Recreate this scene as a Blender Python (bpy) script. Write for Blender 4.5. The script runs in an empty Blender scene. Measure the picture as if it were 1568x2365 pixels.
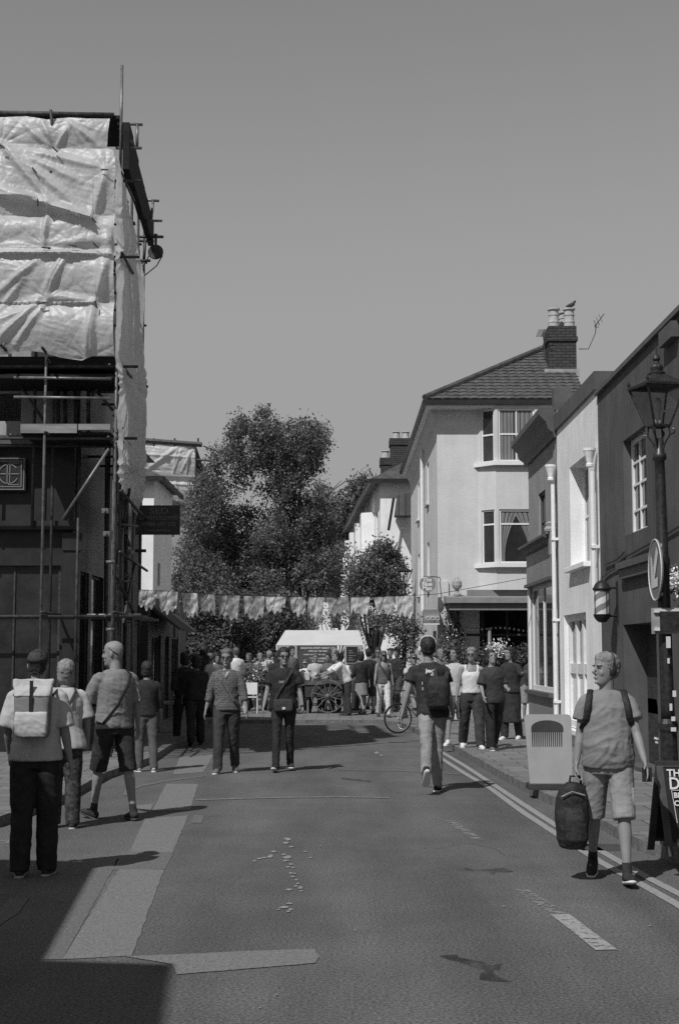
import bpy, bmesh, math, random
import numpy as np
from mathutils import Vector, Matrix, noise
from mathutils.bvhtree import BVHTree
R = math.radians
rnd = random.Random(7)
C = bpy.context.scene.collection
sc = bpy.context.scene
# ---------------------------------------------------------------- camera
F0 = 3284.7; CAM = Vector((0, 0, 1.75)); PIT = math.atan(.0997)
cd = bpy.data.cameras.new('camera'); cam = bpy.data.objects.new('camera', cd); C.objects.link(cam)
cam.location = CAM; cam.rotation_euler = (R(90) + PIT, 0, 0)
cd.sensor_fit = 'VERTICAL'; cd.sensor_height = 36; cd.lens = 50; cd.clip_end = 2000; cd.clip_start = .1
sc.camera = cam
# ---------------------------------------------------------------- sky, sun, exposure
SUN_EL = 50; SUN_DIR = Vector((.53, .85, 0)).normalized() * math.cos(R(SUN_EL)) + Vector((0, 0, -math.sin(R(SUN_EL))))
w = bpy.data.worlds.new('World'); sc.world = w; w.use_nodes = True
nt = w.node_tree; nt.nodes.clear()
sky = nt.nodes.new('ShaderNodeTexSky'); sky.sky_type = 'NISHITA'; sky.sun_disc = False
sky.sun_elevation = R(SUN_EL); sky.sun_rotation = R(212); sky.dust_density = .4; sky.air_density = 1.0
bw = nt.nodes.new('ShaderNodeRGBToBW'); bg = nt.nodes.new('ShaderNodeBackground'); wo = nt.nodes.new('ShaderNodeOutputWorld')
bg.inputs['Strength'].default_value = .126
nt.links.new(sky.outputs[0], bw.inputs[0]); cap = nt.nodes.new('ShaderNodeMath'); cap.operation = 'SMOOTH_MIN'; cap.inputs[1].default_value = 3.0; cap.inputs[2].default_value = 1.2
nt.links.new(bw.outputs[0], cap.inputs[0]); nt.links.new(cap.outputs[0], bg.inputs[0]); nt.links.new(bg.outputs[0], wo.inputs[0])
sd = bpy.data.lights.new('sun', 'SUN'); sun = bpy.data.objects.new('sun', sd); C.objects.link(sun)
sd.energy = 4.0; sd.angle = R(.5); sun.rotation_euler = SUN_DIR.to_track_quat('-Z', 'Y').to_euler()
sc.view_settings.view_transform = 'Standard'; sc.view_settings.look = 'None'
sc.view_settings.exposure = -.1; sc.view_settings.gamma = 1
sc.cycles.use_denoising = False
sc.cycles.max_bounces = 5; sc.cycles.transparent_max_bounces = 8
# ---------------------------------------------------------------- pixel -> world
CF = Vector((0, math.cos(PIT), math.sin(PIT))); CU = Vector((0, -math.sin(PIT), math.cos(PIT)))
def ray(px, py): return CF * F0 + Vector((px - 784, 0, 0)) + CU * (1182.5 - py)
def at(px, py, Y): d = ray(px, py); return CAM + d * (Y / d.y)
def gp(px, py, z=0): d = ray(px, py); return CAM + d * ((z - 1.75) / d.z)
def onx(px, py, X): d = ray(px, py); return CAM + d * (X / d.x)
# ---------------------------------------------------------------- materials (all neutral greys: black and white photo)
MATS = {}
def mat(name, v, rough=.8, var=.12, scale=6, bump=0, bscale=40, spec=.3, kind='noise', v2=None, trans=0, metal=0, stretch=None, detail=4, streak=0):
    if name in MATS: return MATS[name]
    m = bpy.data.materials.new(name); m.use_nodes = True; n = m.node_tree.nodes; l = m.node_tree.links
    p = n['Principled BSDF']; p.inputs['Roughness'].default_value = rough; p.inputs['Metallic'].default_value = metal
    p.inputs['Specular IOR Level'].default_value = spec
    tc = n.new('ShaderNodeTexCoord'); mp = n.new('ShaderNodeMapping'); l.new(tc.outputs['Object'], mp.inputs[0])
    if stretch: mp.inputs['Scale'].default_value = stretch
    tx = n.new('ShaderNodeTexNoise'); tx.inputs['Scale'].default_value = scale; tx.inputs['Detail'].default_value = detail; tx.inputs['Roughness'].default_value = .65
    l.new(mp.outputs[0], tx.inputs['Vector'])
    cr = n.new('ShaderNodeValToRGB'); e = cr.color_ramp.elements
    lo = v * (1 - var); hi = v * (1 + var)
    if v2 is not None: lo, hi = v, v2
    e[0].position = .35; e[1].position = .65
    e[0].color = (lo, lo, lo, 1); e[1].color = (hi, hi, hi, 1)
    l.new(tx.outputs['Fac'], cr.inputs[0]); col = cr.outputs[0]
    hb = tx.outputs['Fac']
    if streak:
        m3 = n.new('ShaderNodeMapping'); m3.inputs['Scale'].default_value = (2.2, 2.2, .16); l.new(tc.outputs['Object'], m3.inputs[0])
        t3 = n.new('ShaderNodeTexNoise'); t3.inputs['Scale'].default_value = 2.4; t3.inputs['Detail'].default_value = 6; t3.inputs['Roughness'].default_value = .7; l.new(m3.outputs[0], t3.inputs[0])
        r3 = n.new('ShaderNodeValToRGB'); r3.color_ramp.elements[0].position = .3; r3.color_ramp.elements[1].position = .55; r3.color_ramp.elements[0].color = (1-streak,)*3+(1,); r3.color_ramp.elements[1].color = (1,)*4
        x3 = n.new('ShaderNodeMix'); x3.data_type = 'RGBA'; x3.blend_type = 'MULTIPLY'; x3.inputs[0].default_value = 1; l.new(t3.outputs['Fac'], r3.inputs[0]); l.new(col, x3.inputs[6]); l.new(r3.outputs[0], x3.inputs[7]); col = x3.outputs[2]
    if kind in ('brick', 'slab', 'tile', 'board', 'check'):
        b = n.new('ShaderNodeTexBrick')
        if kind in ('brick', 'check'):
            sx_ = n.new('ShaderNodeSeparateXYZ'); ad = n.new('ShaderNodeMath'); cb_ = n.new('ShaderNodeCombineXYZ'); l.new(mp.outputs[0], sx_.inputs[0]); l.new(sx_.outputs[0], ad.inputs[0]); l.new(sx_.outputs[1], ad.inputs[1]); l.new(ad.outputs[0], cb_.inputs[0]); l.new(sx_.outputs[2], cb_.inputs[1]); l.new(cb_.outputs[0], b.inputs['Vector'])
        else: l.new(mp.outputs[0], b.inputs['Vector'])
        cfg = {'brick': (.23, .08, .012, .5), 'slab': (.6, .45, .012, .5), 'tile': (.24, .2, .02, .5), 'board': (4, .2, .01, .3), 'check': (.02, .02, .006, .5)}[kind]
        b.inputs['Scale'].default_value = 1; b.inputs['Brick Width'].default_value = cfg[0]; b.inputs['Row Height'].default_value = cfg[1]; b.inputs['Mortar Size'].default_value = cfg[2]
        b.offset = cfg[3]; b.inputs['Mortar'].default_value = (v * .45,) * 3 + (1,)
        b.inputs['Color1'].default_value = (v * .85,) * 3 + (1,); b.inputs['Color2'].default_value = (v * 1.15,) * 3 + (1,)
        if kind == 'check': b.inputs['Mortar'].default_value = (v * 6,) * 3 + (1,)
        mx = n.new('ShaderNodeMix'); mx.data_type = 'RGBA'; mx.blend_type = 'MULTIPLY'; mx.inputs[0].default_value = 1
        g = n.new('ShaderNodeValToRGB'); ge = g.color_ramp.elements; ge[0].color = (1 - var,) * 3 + (1,); ge[1].color = (1 + var,) * 3 + (1,); l.new(tx.outputs['Fac'], g.inputs[0])
        l.new(b.outputs['Color'], mx.inputs[6]); l.new(g.outputs[0], mx.inputs[7]); col = mx.outputs[2]
        inv = n.new('ShaderNodeMath'); inv.operation = 'SUBTRACT'; inv.inputs[0].default_value = 1; l.new(b.outputs['Fac'], inv.inputs[1])
        bp = n.new('ShaderNodeBump'); bp.inputs['Strength'].default_value = .5; bp.inputs['Distance'].default_value = .01
        l.new(inv.outputs[0], bp.inputs['Height']); l.new(bp.outputs[0], p.inputs['Normal'])
    elif bump:
        t2 = n.new('ShaderNodeTexNoise'); t2.inputs['Scale'].default_value = bscale; t2.inputs['Detail'].default_value = 6; l.new(mp.outputs[0], t2.inputs['Vector'])
        bp = n.new('ShaderNodeBump'); bp.inputs['Strength'].default_value = bump; bp.inputs['Distance'].default_value = .02
        l.new(t2.outputs['Fac'], bp.inputs['Height']); l.new(bp.outputs[0], p.inputs['Normal'])
    l.new(col, p.inputs['Base Color'])
    if trans:
        t = n.new('ShaderNodeBsdfTranslucent'); ms = n.new('ShaderNodeMixShader'); ms.inputs[0].default_value = trans
        l.new(col, t.inputs[0]); l.new(p.outputs[0], ms.inputs[1]); l.new(t.outputs[0], ms.inputs[2])
        l.new(ms.outputs[0], n['Material Output'].inputs[0])
    MATS[name] = m; return m
def glass(name='window_glass', v=.03, rough=.08, spec=.6):
    return mat(name, v, rough=rough, var=.4, scale=1.5, spec=spec, bump=.12, bscale=2)
def asphalt():
    m = mat('asphalt', .126, rough=.9, var=.1, scale=.9, bump=.6, bscale=160, spec=.2)
    n = m.node_tree.nodes; l = m.node_tree.links; p = n['Principled BSDF']
    tc = [x for x in n if x.bl_idname == 'ShaderNodeTexCoord'][0]; col = p.inputs['Base Color'].links[0].from_socket
    def mul(a, sock, lo, hi, p0=.35, p1=.65):
        r = n.new('ShaderNodeValToRGB'); r.color_ramp.elements[0].position = p0; r.color_ramp.elements[1].position = p1
        r.color_ramp.elements[0].color = (lo,) * 3 + (1,); r.color_ramp.elements[1].color = (hi,) * 3 + (1,); l.new(sock, r.inputs[0])
        x = n.new('ShaderNodeMix'); x.data_type = 'RGBA'; x.blend_type = 'MULTIPLY'; x.inputs[0].default_value = 1
        l.new(a, x.inputs[6]); l.new(r.outputs[0], x.inputs[7]); return x.outputs[2]
    t = n.new('ShaderNodeTexNoise'); t.inputs['Scale'].default_value = 55; t.inputs['Detail'].default_value = 3; l.new(tc.outputs['Object'], t.inputs[0]); col = mul(col, t.outputs['Fac'], .5, 1.55, .3, .7)
    t = n.new('ShaderNodeTexVoronoi'); t.inputs['Scale'].default_value = 90; l.new(tc.outputs['Object'], t.inputs[0]); col = mul(col, t.outputs['Distance'], 1.25, .9, .1, .5)
    mp = n.new('ShaderNodeMapping'); mp.inputs['Scale'].default_value = (1, .12, 1); l.new(tc.outputs['Object'], mp.inputs[0])
    t = n.new('ShaderNodeTexNoise'); t.inputs['Scale'].default_value = 1.3; t.inputs['Detail'].default_value = 5; l.new(mp.outputs[0], t.inputs[0]); col = mul(col, t.outputs['Fac'], .8, 1.16)
    t = n.new('ShaderNodeTexNoise'); t.inputs['Scale'].default_value = 5; t.inputs['Detail'].default_value = 8; t.inputs['Roughness'].default_value = .8; l.new(tc.outputs['Object'], t.inputs[0]); col = mul(col, t.outputs['Fac'], .62, 1.0, .27, .36)
    l.new(col, p.inputs['Base Color']); return m
def worn(name, v, cover=.5, soft=.08, scale=9, stretch=(1, 1, 1)):
    """old road paint: paint where a noise mask is high, bare road elsewhere"""
    m = mat(name, v, rough=.85, var=.15, scale=30, spec=.2); n = m.node_tree.nodes; l = m.node_tree.links
    t = n.new('ShaderNodeTexNoise'); t.inputs['Scale'].default_value = scale; t.inputs['Detail'].default_value = 7; t.inputs['Roughness'].default_value = .75
    tc = n.new('ShaderNodeTexCoord'); mp = n.new('ShaderNodeMapping'); mp.inputs['Scale'].default_value = stretch; l.new(tc.outputs['Object'], mp.inputs[0]); l.new(mp.outputs[0], t.inputs[0])
    r = n.new('ShaderNodeValToRGB'); r.color_ramp.elements[0].position = cover - soft; r.color_ramp.elements[1].position = cover + soft; l.new(t.outputs['Fac'], r.inputs[0])
    tr = n.new('ShaderNodeBsdfTransparent'); ms = n.new('ShaderNodeMixShader'); l.new(r.outputs[0], ms.inputs[0]); l.new(tr.outputs[0], ms.inputs[1]); l.new(n['Principled BSDF'].outputs[0], ms.inputs[2])
    l.new(ms.outputs[0], n['Material Output'].inputs[0]); return m
# ---------------------------------------------------------------- mesh helpers
class MB:
    def __init__(s): s.v = []; s.f = []
    def add(s, vs, fs):
        k = len(s.v); s.v += [tuple(x) for x in vs]; s.f += [tuple(i + k for i in f) for f in fs]; return s
    def box(s, a, b, M=None):
        x0, y0, z0 = a; x1, y1, z1 = b
        vs = [Vector(p) for p in ((x0,y0,z0),(x1,y0,z0),(x1,y1,z0),(x0,y1,z0),(x0,y0,z1),(x1,y0,z1),(x1,y1,z1),(x0,y1,z1))]
        if M: vs = [M @ p for p in vs]
        return s.add(vs, [(0,3,2,1),(4,5,6,7),(0,1,5,4),(1,2,6,5),(2,3,7,6),(3,0,4,7)])
    def obox(s, o, u, v, w):
        """oriented box: corner o and three edge vectors"""
        o, u, v, w = map(Vector, (o, u, v, w))
        if u.cross(v).dot(w) < 0: u, v = v, u
        vs = [o, o+u, o+u+v, o+v, o+w, o+u+w, o+u+v+w, o+v+w]
        return s.add(vs, [(0,3,2,1),(4,5,6,7),(0,1,5,4),(1,2,6,5),(2,3,7,6),(3,0,4,7)])
    def tube(s, pts, r, n=8, cap=True):
        pts = [Vector(p) for p in pts]; k = len(pts); rr = r if isinstance(r, (list, tuple)) else [r] * k
        return s.loft(pts, [(q, q) for q in rr], n, cap)
    def loft(s, pts, rad, n=12, cap=True, side=None):
        pts = [Vector(p) for p in pts]; k = len(pts); vs = []; pa = None
        for i, p in enumerate(pts):
            t = (pts[min(i+1, k-1)] - pts[max(i-1, 0)])
            t = t.normalized() if t.length > 1e-9 else Vector((0, 0, 1))
            ref = Vector(side) if side is not None else (pa if pa is not None else Vector((1, 0, 0)))
            a = ref - t * ref.dot(t)
            if a.length < .15: a = Vector((0, 1, 0)) - t * t.y
            if a.length < .05: a = Vector((0, 0, 1)) - t * t.z
            a.normalize(); b = t.cross(a); pa = a
            rx, ry = rad[i] if isinstance(rad[i], (tuple, list)) else (rad[i], rad[i])
            for j in range(n):
                th = 2 * math.pi * j / n; vs.append(p + a * math.cos(th) * rx + b * math.sin(th) * ry)
        fs = [(i*n+j, i*n+(j+1) % n, (i+1)*n+(j+1) % n, (i+1)*n+j) for i in range(k-1) for j in range(n)]
        if cap: fs += [tuple(range(n-1, -1, -1)), tuple((k-1)*n + j for j in range(n))]
        return s.add(vs, fs)
    def lathe(s, c, prof, n=16, squash=1):
        c = Vector(c); vs = []
        for r, z in prof:
            for j in range(n): th = 2*math.pi*j/n; vs.append(c + Vector((math.cos(th)*r, math.sin(th)*r*squash, z)))
        k = len(prof)
        fs = [(i*n+j, i*n+(j+1) % n, (i+1)*n+(j+1) % n, (i+1)*n+j) for i in range(k-1) for j in range(n)]
        fs += [tuple(range(n-1, -1, -1)), tuple((k-1)*n + j for j in range(n))]
        return s.add(vs, fs)
    def ell(s, c, r, n=12, m=8, M=None):
        c = Vector(c); vs = []
        for i in range(m+1):
            ph = math.pi*i/m
            for j in range(n):
                th = 2*math.pi*j/n; q = Vector((r[0]*math.sin(ph)*math.cos(th), r[1]*math.sin(ph)*math.sin(th), -r[2]*math.cos(ph)))
                if M: q = M @ q
                vs.append(c + q)
        return s.add(vs, [(i*n+j, i*n+(j+1) % n, (i+1)*n+(j+1) % n, (i+1)*n+j) for i in range(m) for j in range(n)])
    def poly(s, pts): return s.add(pts, [tuple(range(len(pts)))])
    def prism(s, pts, off):
        """polygon (list of points) extruded by vector off, closed"""
        pts = [Vector(p) for p in pts]; off = Vector(off); n = len(pts)
        return s.add(pts + [p + off for p in pts], [tuple(range(n-1, -1, -1)), tuple(range(n, 2*n))] + [(i, (i+1) % n, n+(i+1) % n, n+i) for i in range(n)])
    def ring(s, c, u, v, r, t, n=32, m=6):
        c, u, v = Vector(c), Vector(u), Vector(v); w = u.cross(v); vs = []
        for i in range(n):
            th = 2*math.pi*i/n; d = u*math.cos(th)+v*math.sin(th)
            for j in range(m):
                ph = 2*math.pi*j/m; vs.append(c + d*(r+t*math.cos(ph)) + w*t*math.sin(ph))
        return s.add(vs, [(i*m+j, i*m+(j+1) % m, ((i+1) % n)*m+(j+1) % m, ((i+1) % n)*m+j) for i in range(n) for j in range(m)])
    def build(s, name, m, parent=None, smooth=False, bevel=0):
        me = bpy.data.meshes.new(name); me.from_pydata(s.v, [], s.f)
        bm = bmesh.new(); bm.from_mesh(me); bmesh.ops.recalc_face_normals(bm, faces=bm.faces); bm.to_mesh(me); bm.free()
        if smooth:
            me.polygons.foreach_set('use_smooth', [True]*len(me.polygons))
        o = bpy.data.objects.new(name, me); C.objects.link(o)
        if m: me.materials.append(m)
        if parent: o.parent = parent; o.matrix_parent_inverse = parent_inv(parent)
        if bevel:
            b = o.modifiers.new('bevel', 'BEVEL'); b.width = bevel; b.segments = 2; b.limit_method = 'ANGLE'
        return o
def parent_inv(p):
    M = Matrix.Identity(4); q = p; chain = []
    while q: chain.append(q); q = q.parent
    for q in reversed(chain): M = M @ q.matrix_parent_inverse @ Matrix.LocRotScale(q.location, q.rotation_euler, q.scale)
    return M.inverted()
def tag(o, label=None, cat=None, group=None, kind=None):
    if label: o['label'] = label
    if cat: o['category'] = cat
    if group: o['group'] = group
    if kind: o['kind'] = kind
    return o
def thing(name, label, cat, loc=(0, 0, 0), group=None, rz=0):
    o = bpy.data.objects.new(name, None); C.objects.link(o); o.location = loc; o.rotation_euler = (0, 0, rz); o.empty_display_size = .2
    return tag(o, label, cat, group)
def struct(name, mb, m, **k): return tag(mb.build(name, m, **k), kind='structure')
def copy_tree(o, parent=None):
    c = o.copy(); C.objects.link(c)
    if parent: c.parent = parent
    for ch in list(o.children): copy_tree(ch, c)
    return c
def text_mesh(s, size, align='CENTER', extrude=.001, bold=0, font_sx=1):
    cu = bpy.data.curves.new('t', 'FONT'); cu.body = s; cu.size = size; cu.align_x = align; cu.align_y = 'CENTER'; cu.extrude = extrude; cu.offset = bold; cu.resolution_u = 3
    o = bpy.data.objects.new('t', cu); C.objects.link(o); bpy.context.view_layer.update()
    me = bpy.data.meshes.new_from_object(o.evaluated_get(bpy.context.evaluated_depsgraph_get()))
    v = [(x.co.x*font_sx, x.co.y, x.co.z) for x in me.vertices]; f = [tuple(p.vertices) for p in me.polygons]
    bpy.data.objects.remove(o); bpy.data.curves.remove(cu); bpy.data.meshes.remove(me); return v, f
def text_on(name, s, size, o, u, v, m, parent, align='CENTER', bold=0, sx=1):
    """letters lying on the plane through o spanned by u (reading direction) and v (up)"""
    vv, ff = text_mesh(s, size, align, .002, bold, sx); o, u, v = Vector(o), Vector(u).normalized(), Vector(v).normalized(); n = u.cross(v)
    return MB().add([o + u*a + v*b + n*(c+.003) for a, b, c in vv], ff).build(name, m, parent)
TMP = []
def fuse(mb, name, vox, m, parent, smooth=3, disp=None, colour=None):
    """union of overlapping closed shapes into one continuous surface"""
    me = bpy.data.meshes.new('tmp'); me.from_pydata(mb.v, [], mb.f)
    bm = bmesh.new(); bm.from_mesh(me); bmesh.ops.recalc_face_normals(bm, faces=bm.faces); bm.to_mesh(me); bm.free()
    o = bpy.data.objects.new('tmp', me); C.objects.link(o)
    r = o.modifiers.new('r', 'REMESH'); r.mode = 'VOXEL'; r.voxel_size = vox; r.adaptivity = 0
    bpy.context.view_layer.update()
    ne = bpy.data.meshes.new_from_object(o.evaluated_get(bpy.context.evaluated_depsgraph_get()))
    bpy.data.objects.remove(o); bpy.data.meshes.remove(me)
    bm = bmesh.new(); bm.from_mesh(ne)
    for _ in range(smooth): bmesh.ops.smooth_vert(bm, verts=bm.verts, factor=.5, use_axis_x=True, use_axis_y=True, use_axis_z=True)
    bm.normal_update()
    if disp:
        new = [v.co + v.normal * disp(v.co, v.normal) for v in bm.verts]
        for v, c in zip(bm.verts, new): v.co = c
    for f in bm.faces: f.smooth = True
    bm.to_mesh(ne); bm.free(); ne.name = name
    ms = m if isinstance(m, (list, tuple)) else [m]
    ne.materials.clear()
    for x in ms: ne.materials.append(x)
    if colour:
        for p in ne.polygons: p.material_index = colour(p.center)
    o = bpy.data.objects.new(name, ne); C.objects.link(o); o.parent = parent; return o
# ---------------------------------------------------------------- walls with real openings
def wall_quads(mb, o, u, n, W, z0, z1, holes, reveal=.12):
    """front skin from o along u (width W), outward normal n; holes (a,b,za,zb) get reveals"""
    o, u, n = Vector(o), Vector(u).normalized(), Vector(n).normalized(); Z = Vector((0, 0, 1))
    us = sorted({0, W, *[h[0] for h in holes], *[h[1] for h in holes]}); zs = sorted({z0, z1, *[h[2] for h in holes], *[h[3] for h in holes]})
    P = lambda a, z, d=0: o + u*a + Z*z - n*d
    for i in range(len(us)-1):
        for j in range(len(zs)-1):
            a, b, c, d = us[i], us[i+1], zs[j], zs[j+1]; ma, mz = (a+b)/2, (c+d)/2
            if any(h[0] < ma < h[1] and h[2] < mz < h[3] for h in holes): continue
            mb.poly([P(a, c), P(b, c), P(b, d), P(a, d)])
    for h in holes:
        a, b, c, d = h[:4]; r = h[4] if len(h) > 4 else reveal
        mb.poly([P(a, c), P(a, d), P(a, d, r), P(a, c, r)]); mb.poly([P(b, c), P(b, c, r), P(b, d, r), P(b, d)])
        mb.poly([P(a, d), P(b, d), P(b, d, r), P(a, d, r)]); mb.poly([P(a, c), P(a, c, r), P(b, c, r), P(b, c)])
def window(o, u, n, a, b, c, d, depth, cols, rows, fm, gm, parent, bar=.03, fr=.05, thick=.05, name='window', meet=None, pane=True):
    """glazed window: frame with glazing bars, glass behind; outer face sits 'depth' behind the wall"""
    o, u, n = Vector(o), Vector(u).normalized(), Vector(n).normalized(); Z = Vector((0, 0, 1)); P = lambda x, z, k: o + u*x + Z*z - n*k
    mb = MB(); B = lambda x0, x1, z0, z1, k0=depth, k1=depth+thick: mb.obox(P(x0, z0, k0), u*(x1-x0), Z*(z1-z0), -n*(k1-k0))
    B(a, a+fr, c, d); B(b-fr, b, c, d); B(a+fr, b-fr, c, c+fr); B(a+fr, b-fr, d-fr, d)
    for i in range(1, cols): x = a+fr+(b-a-2*fr)*i/cols; B(x-bar/2, x+bar/2, c+fr, d-fr, depth+.004, depth+thick-.004)
    zz = [c+fr+(d-c-2*fr)*i/rows for i in range(1, rows)] if meet is None else [c+(d-c)*q for q in meet]
    for z in zz: B(a+fr, b-fr, z-bar*.7, z+bar*.7, depth+.008, depth+thick-.008)
    w_ = mb.build(name, fm, parent)
    if pane: MB().poly([P(a, c, depth+thick*.6), P(b, c, depth+thick*.6), P(b, d, depth+thick*.6), P(a, d, depth+thick*.6)]).build('pane', gm, w_)
    return w_
# ================================================================ materials
M_ASPH = asphalt()
M_ground = mat('far_ground', .1, scale=.3)
M_slab = mat('paving_slab', .17, rough=.9, var=.16, scale=1.6, kind='slab', spec=.2)
M_kerb = mat('kerb_stone', .15, rough=.9, var=.3, scale=7, bump=.4)
M_patch = mat('pale_road_patch', .182, rough=.9, var=.3, scale=55, bump=.5, bscale=150, spec=.2)
M_patch2 = mat('mid_road_patch', .142, rough=.9, var=.32, scale=55, bump=.5, bscale=150, spec=.2)
M_paint = worn('worn_road_paint', .3, .42, .06, 14)
M_paint2 = worn('very_worn_road_paint', .3, .53, .03, 9, (1, 2.5, 1))
M_line = worn('yellow_line_paint', .27, .36, .07, 16)
M_oil = worn('oil_stain', .035, .5, .12, 3)
M_oil2 = worn('faint_stain', .07, .52, .15, 5)
M_wwhite = mat('white_render', .83, streak=.13, rough=.85, var=.07, scale=1.3, bump=.25, bscale=60, spec=.2)
M_cream = mat('cream_render', .6, streak=.08, rough=.85, var=.07, scale=1.1, bump=.3, bscale=45, spec=.2)
M_darkr = mat('dark_grey_render', .1, streak=.22, rough=.85, var=.16, scale=1.4, bump=.25, bscale=60, spec=.2)
M_midr = mat('mid_grey_render', .3, streak=.15, rough=.85, var=.1, scale=1.6, bump=.2, spec=.2)
M_fascia = mat('grey_fascia_paint', .22, rough=.5, var=.1, scale=2, spec=.4)
M_cornice = mat('dark_cornice_paint', .09, rough=.55, var=.15, scale=3)
M_black = mat('black_paint', .02, rough=.45, var=.3, scale=3, spec=.4)
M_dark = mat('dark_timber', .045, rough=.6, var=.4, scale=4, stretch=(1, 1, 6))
M_whitep = mat('white_paint', .75, rough=.45, var=.05, scale=8)
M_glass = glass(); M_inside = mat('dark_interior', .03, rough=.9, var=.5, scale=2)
M_tile = mat('roof_tile', .095, rough=.8, var=.35, scale=5, kind='tile', stretch=(1, 1, 1))
M_slate = mat('slate', .07, rough=.6, var=.3, scale=4)
M_brick = mat('chimney_brick', .06, rough=.9, var=.5, scale=5, kind='brick')
M_pot = mat('clay_pot', .42, rough=.8, var=.15, scale=9)
M_curt = mat('net_curtain', .2, rough=.9, var=.25, scale=6, stretch=(9, 9, .3))
M_lead = mat('lead', .3, rough=.6, var=.3, scale=5)
# ================================================================ ground
struct('ground', MB().poly([(-600, -300, -.06), (600, -300, -.06), (600, 900, -.06), (-600, 900, -.06)]), M_ground)
struct('road', MB().poly([(-30, -20, 0), (12, -20, 0), (12, 110, 0), (-30, 110, 0)]), M_ASPH)
def flat(name, pts, z, m, kind=True):
    mb = MB().poly([(p[0], p[1], z) for p in pts]); return tag(mb.build(name, m), kind='structure')
G = lambda *a: [gp(a[i], a[i+1]) for i in range(0, len(a), 2)]
kr = G(1568,1996, 1474,1966, 1404,1926, 1274,1861, 1159,1801, 1024,1721)
kr = [Vector((3.0, 4, 0)), Vector((2.85, 8, 0))] + kr + [Vector((1.72, 31, 0)), Vector((1.5, 34.5, 0)), Vector((.9, 36.2, 0))]
def pavement(name, line, inner, h=.11, kw=.13, m=M_slab):
    """raised paving with a separate kerb along 'line'"""
    L = [Vector((p[0], p[1], 0)) for p in line]; N = []
    for i, p in enumerate(L):
        t = (L[min(i+1, len(L)-1)] - L[max(i-1, 0)]).normalized(); nn = Vector((t.y, -t.x, 0))
        if nn.dot(Vector(inner[0]) - p) < 0: nn = -nn
        N.append(p + nn*kw)
    mb = MB()
    for i in range(len(L)-1):
        a, b, c, d = L[i], L[i+1], N[i+1], N[i]; up = Vector((0, 0, h))
        k = max(1, round((b-a).length/.9))
        for j in range(k):
            s0, s1 = j/k, (j+1)/k - .012/max(.3, (b-a).length)
            q = [a.lerp(b, s0), a.lerp(b, s1), d.lerp(c, s1), d.lerp(c, s0)]
            mb.prism([x + Vector((0, 0, -.05)) for x in q], up + Vector((0, 0, .05 + rnd.uniform(-.004, .003))))
    struct('kerb', mb, M_kerb)
    pts = [p + Vector((0, 0, h-.006)) for p in N] + [Vector((q[0], q[1], h-.006)) for q in inner]
    bm = bmesh.new(); f = bm.faces.new([bm.verts.new(p) for p in pts]); bmesh.ops.triangulate(bm, faces=[f])
    me = bpy.data.meshes.new(name); bm.to_mesh(me); bm.free(); o = bpy.data.objects.new(name, me); C.objects.link(o); me.materials.append(m)
    if me.polygons[0].normal.z < 0: me.flip_normals()
    return tag(o, kind='structure')
pavement('right_pavement', kr, [(9, 36.2, 0), (9, 4, 0)])
# market square paving beyond the kerb
pz = [Vector((-3.0, 36.3, 0)), Vector((9.2, 36.3, 0))]
pavement('market_square', [(-9, 36.3, 0), (9.2, 36.3, 0)], [(9.2, 100, 0), (-14, 100, 0), (-14, 36.3, 0)], h=.09)
kl = [(-14, 13.2), (-4.2, 13.9), (-3.45, 14.6), (-3.22, 17), (-3.25, 20.2), (-3.0, 23), (-3.1, 28), (-3.3, 36.2)]
pavement('left_pavement', kl, [(-14, 36.2, 0), (-14, 13.3, 0)])
pavement('near_left_pavement', [(-14, 8.6), (-4.6, 8.4), (-3.8, 7.6), (-3.7, 2), (-3.7, -12)], [(-14, -12, 0), (-14, 8.5, 0)])
# road patches and painted marks
def patch(name, pts, z, m, j=.005, step=.1):
    L = [Vector((p[0], p[1], z)) for p in pts]; out = []
    for i in range(len(L)):
        a, b = L[i], L[(i+1) % len(L)]; n = max(1, int((b-a).length/step))
        for k in range(n): q = a.lerp(b, k/n); out.append(q+Vector((noise.noise(q*6), noise.noise(q*6+Vector((7, 3, 1))), 0))*j*2)
    bm = bmesh.new(); f = bm.faces.new([bm.verts.new(p) for p in out]); bmesh.ops.triangulate(bm, faces=[f]); me = bpy.data.meshes.new(name); bm.to_mesh(me); bm.free()
    if me.polygons[0].normal.z < 0: me.flip_normals()
    o = bpy.data.objects.new(name, me); C.objects.link(o); me.materials.append(m); return tag(o, kind='structure')
patch('road_patch', G(275,2009, 380,2009, 305,2209, 145,2217), .004, M_patch)
patch('road_patch', G(335,1891, 435,1884, 400,1969, 300,1969), .004, M_patch)
patch('road_patch', G(385,1811, 458,1811, 440,1871, 352,1874), .004, M_patch)  # gap below this piece is a figure's shadow, built into the pale strip
patch('road_patch', G(416,1748, 495,1742, 470,1784, 400,1789), .004, M_patch)
patch('road_patch', G(310,1872, 350,1870, 355,1857, 312,1861), .004, M_patch)
patch('road_patch', G(290,2211, 400,2206, 560,2199, 700,2193, 728,2194, 736,2212, 728,2226, 560,2240, 410,2252, 398,2228), .005, M_patch)
patch('road_patch', G(450,1882, 472,1884, 466,1902, 440,1901), .004, M_patch2)
patch('road_patch', G(225,1985, 275,1985, 145,2217, 100,2217), .0035, M_patch2)
patch('road_patch', G(275,1969, 402,1969, 382,2008, 262,2010), .0035, M_patch2)
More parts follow.
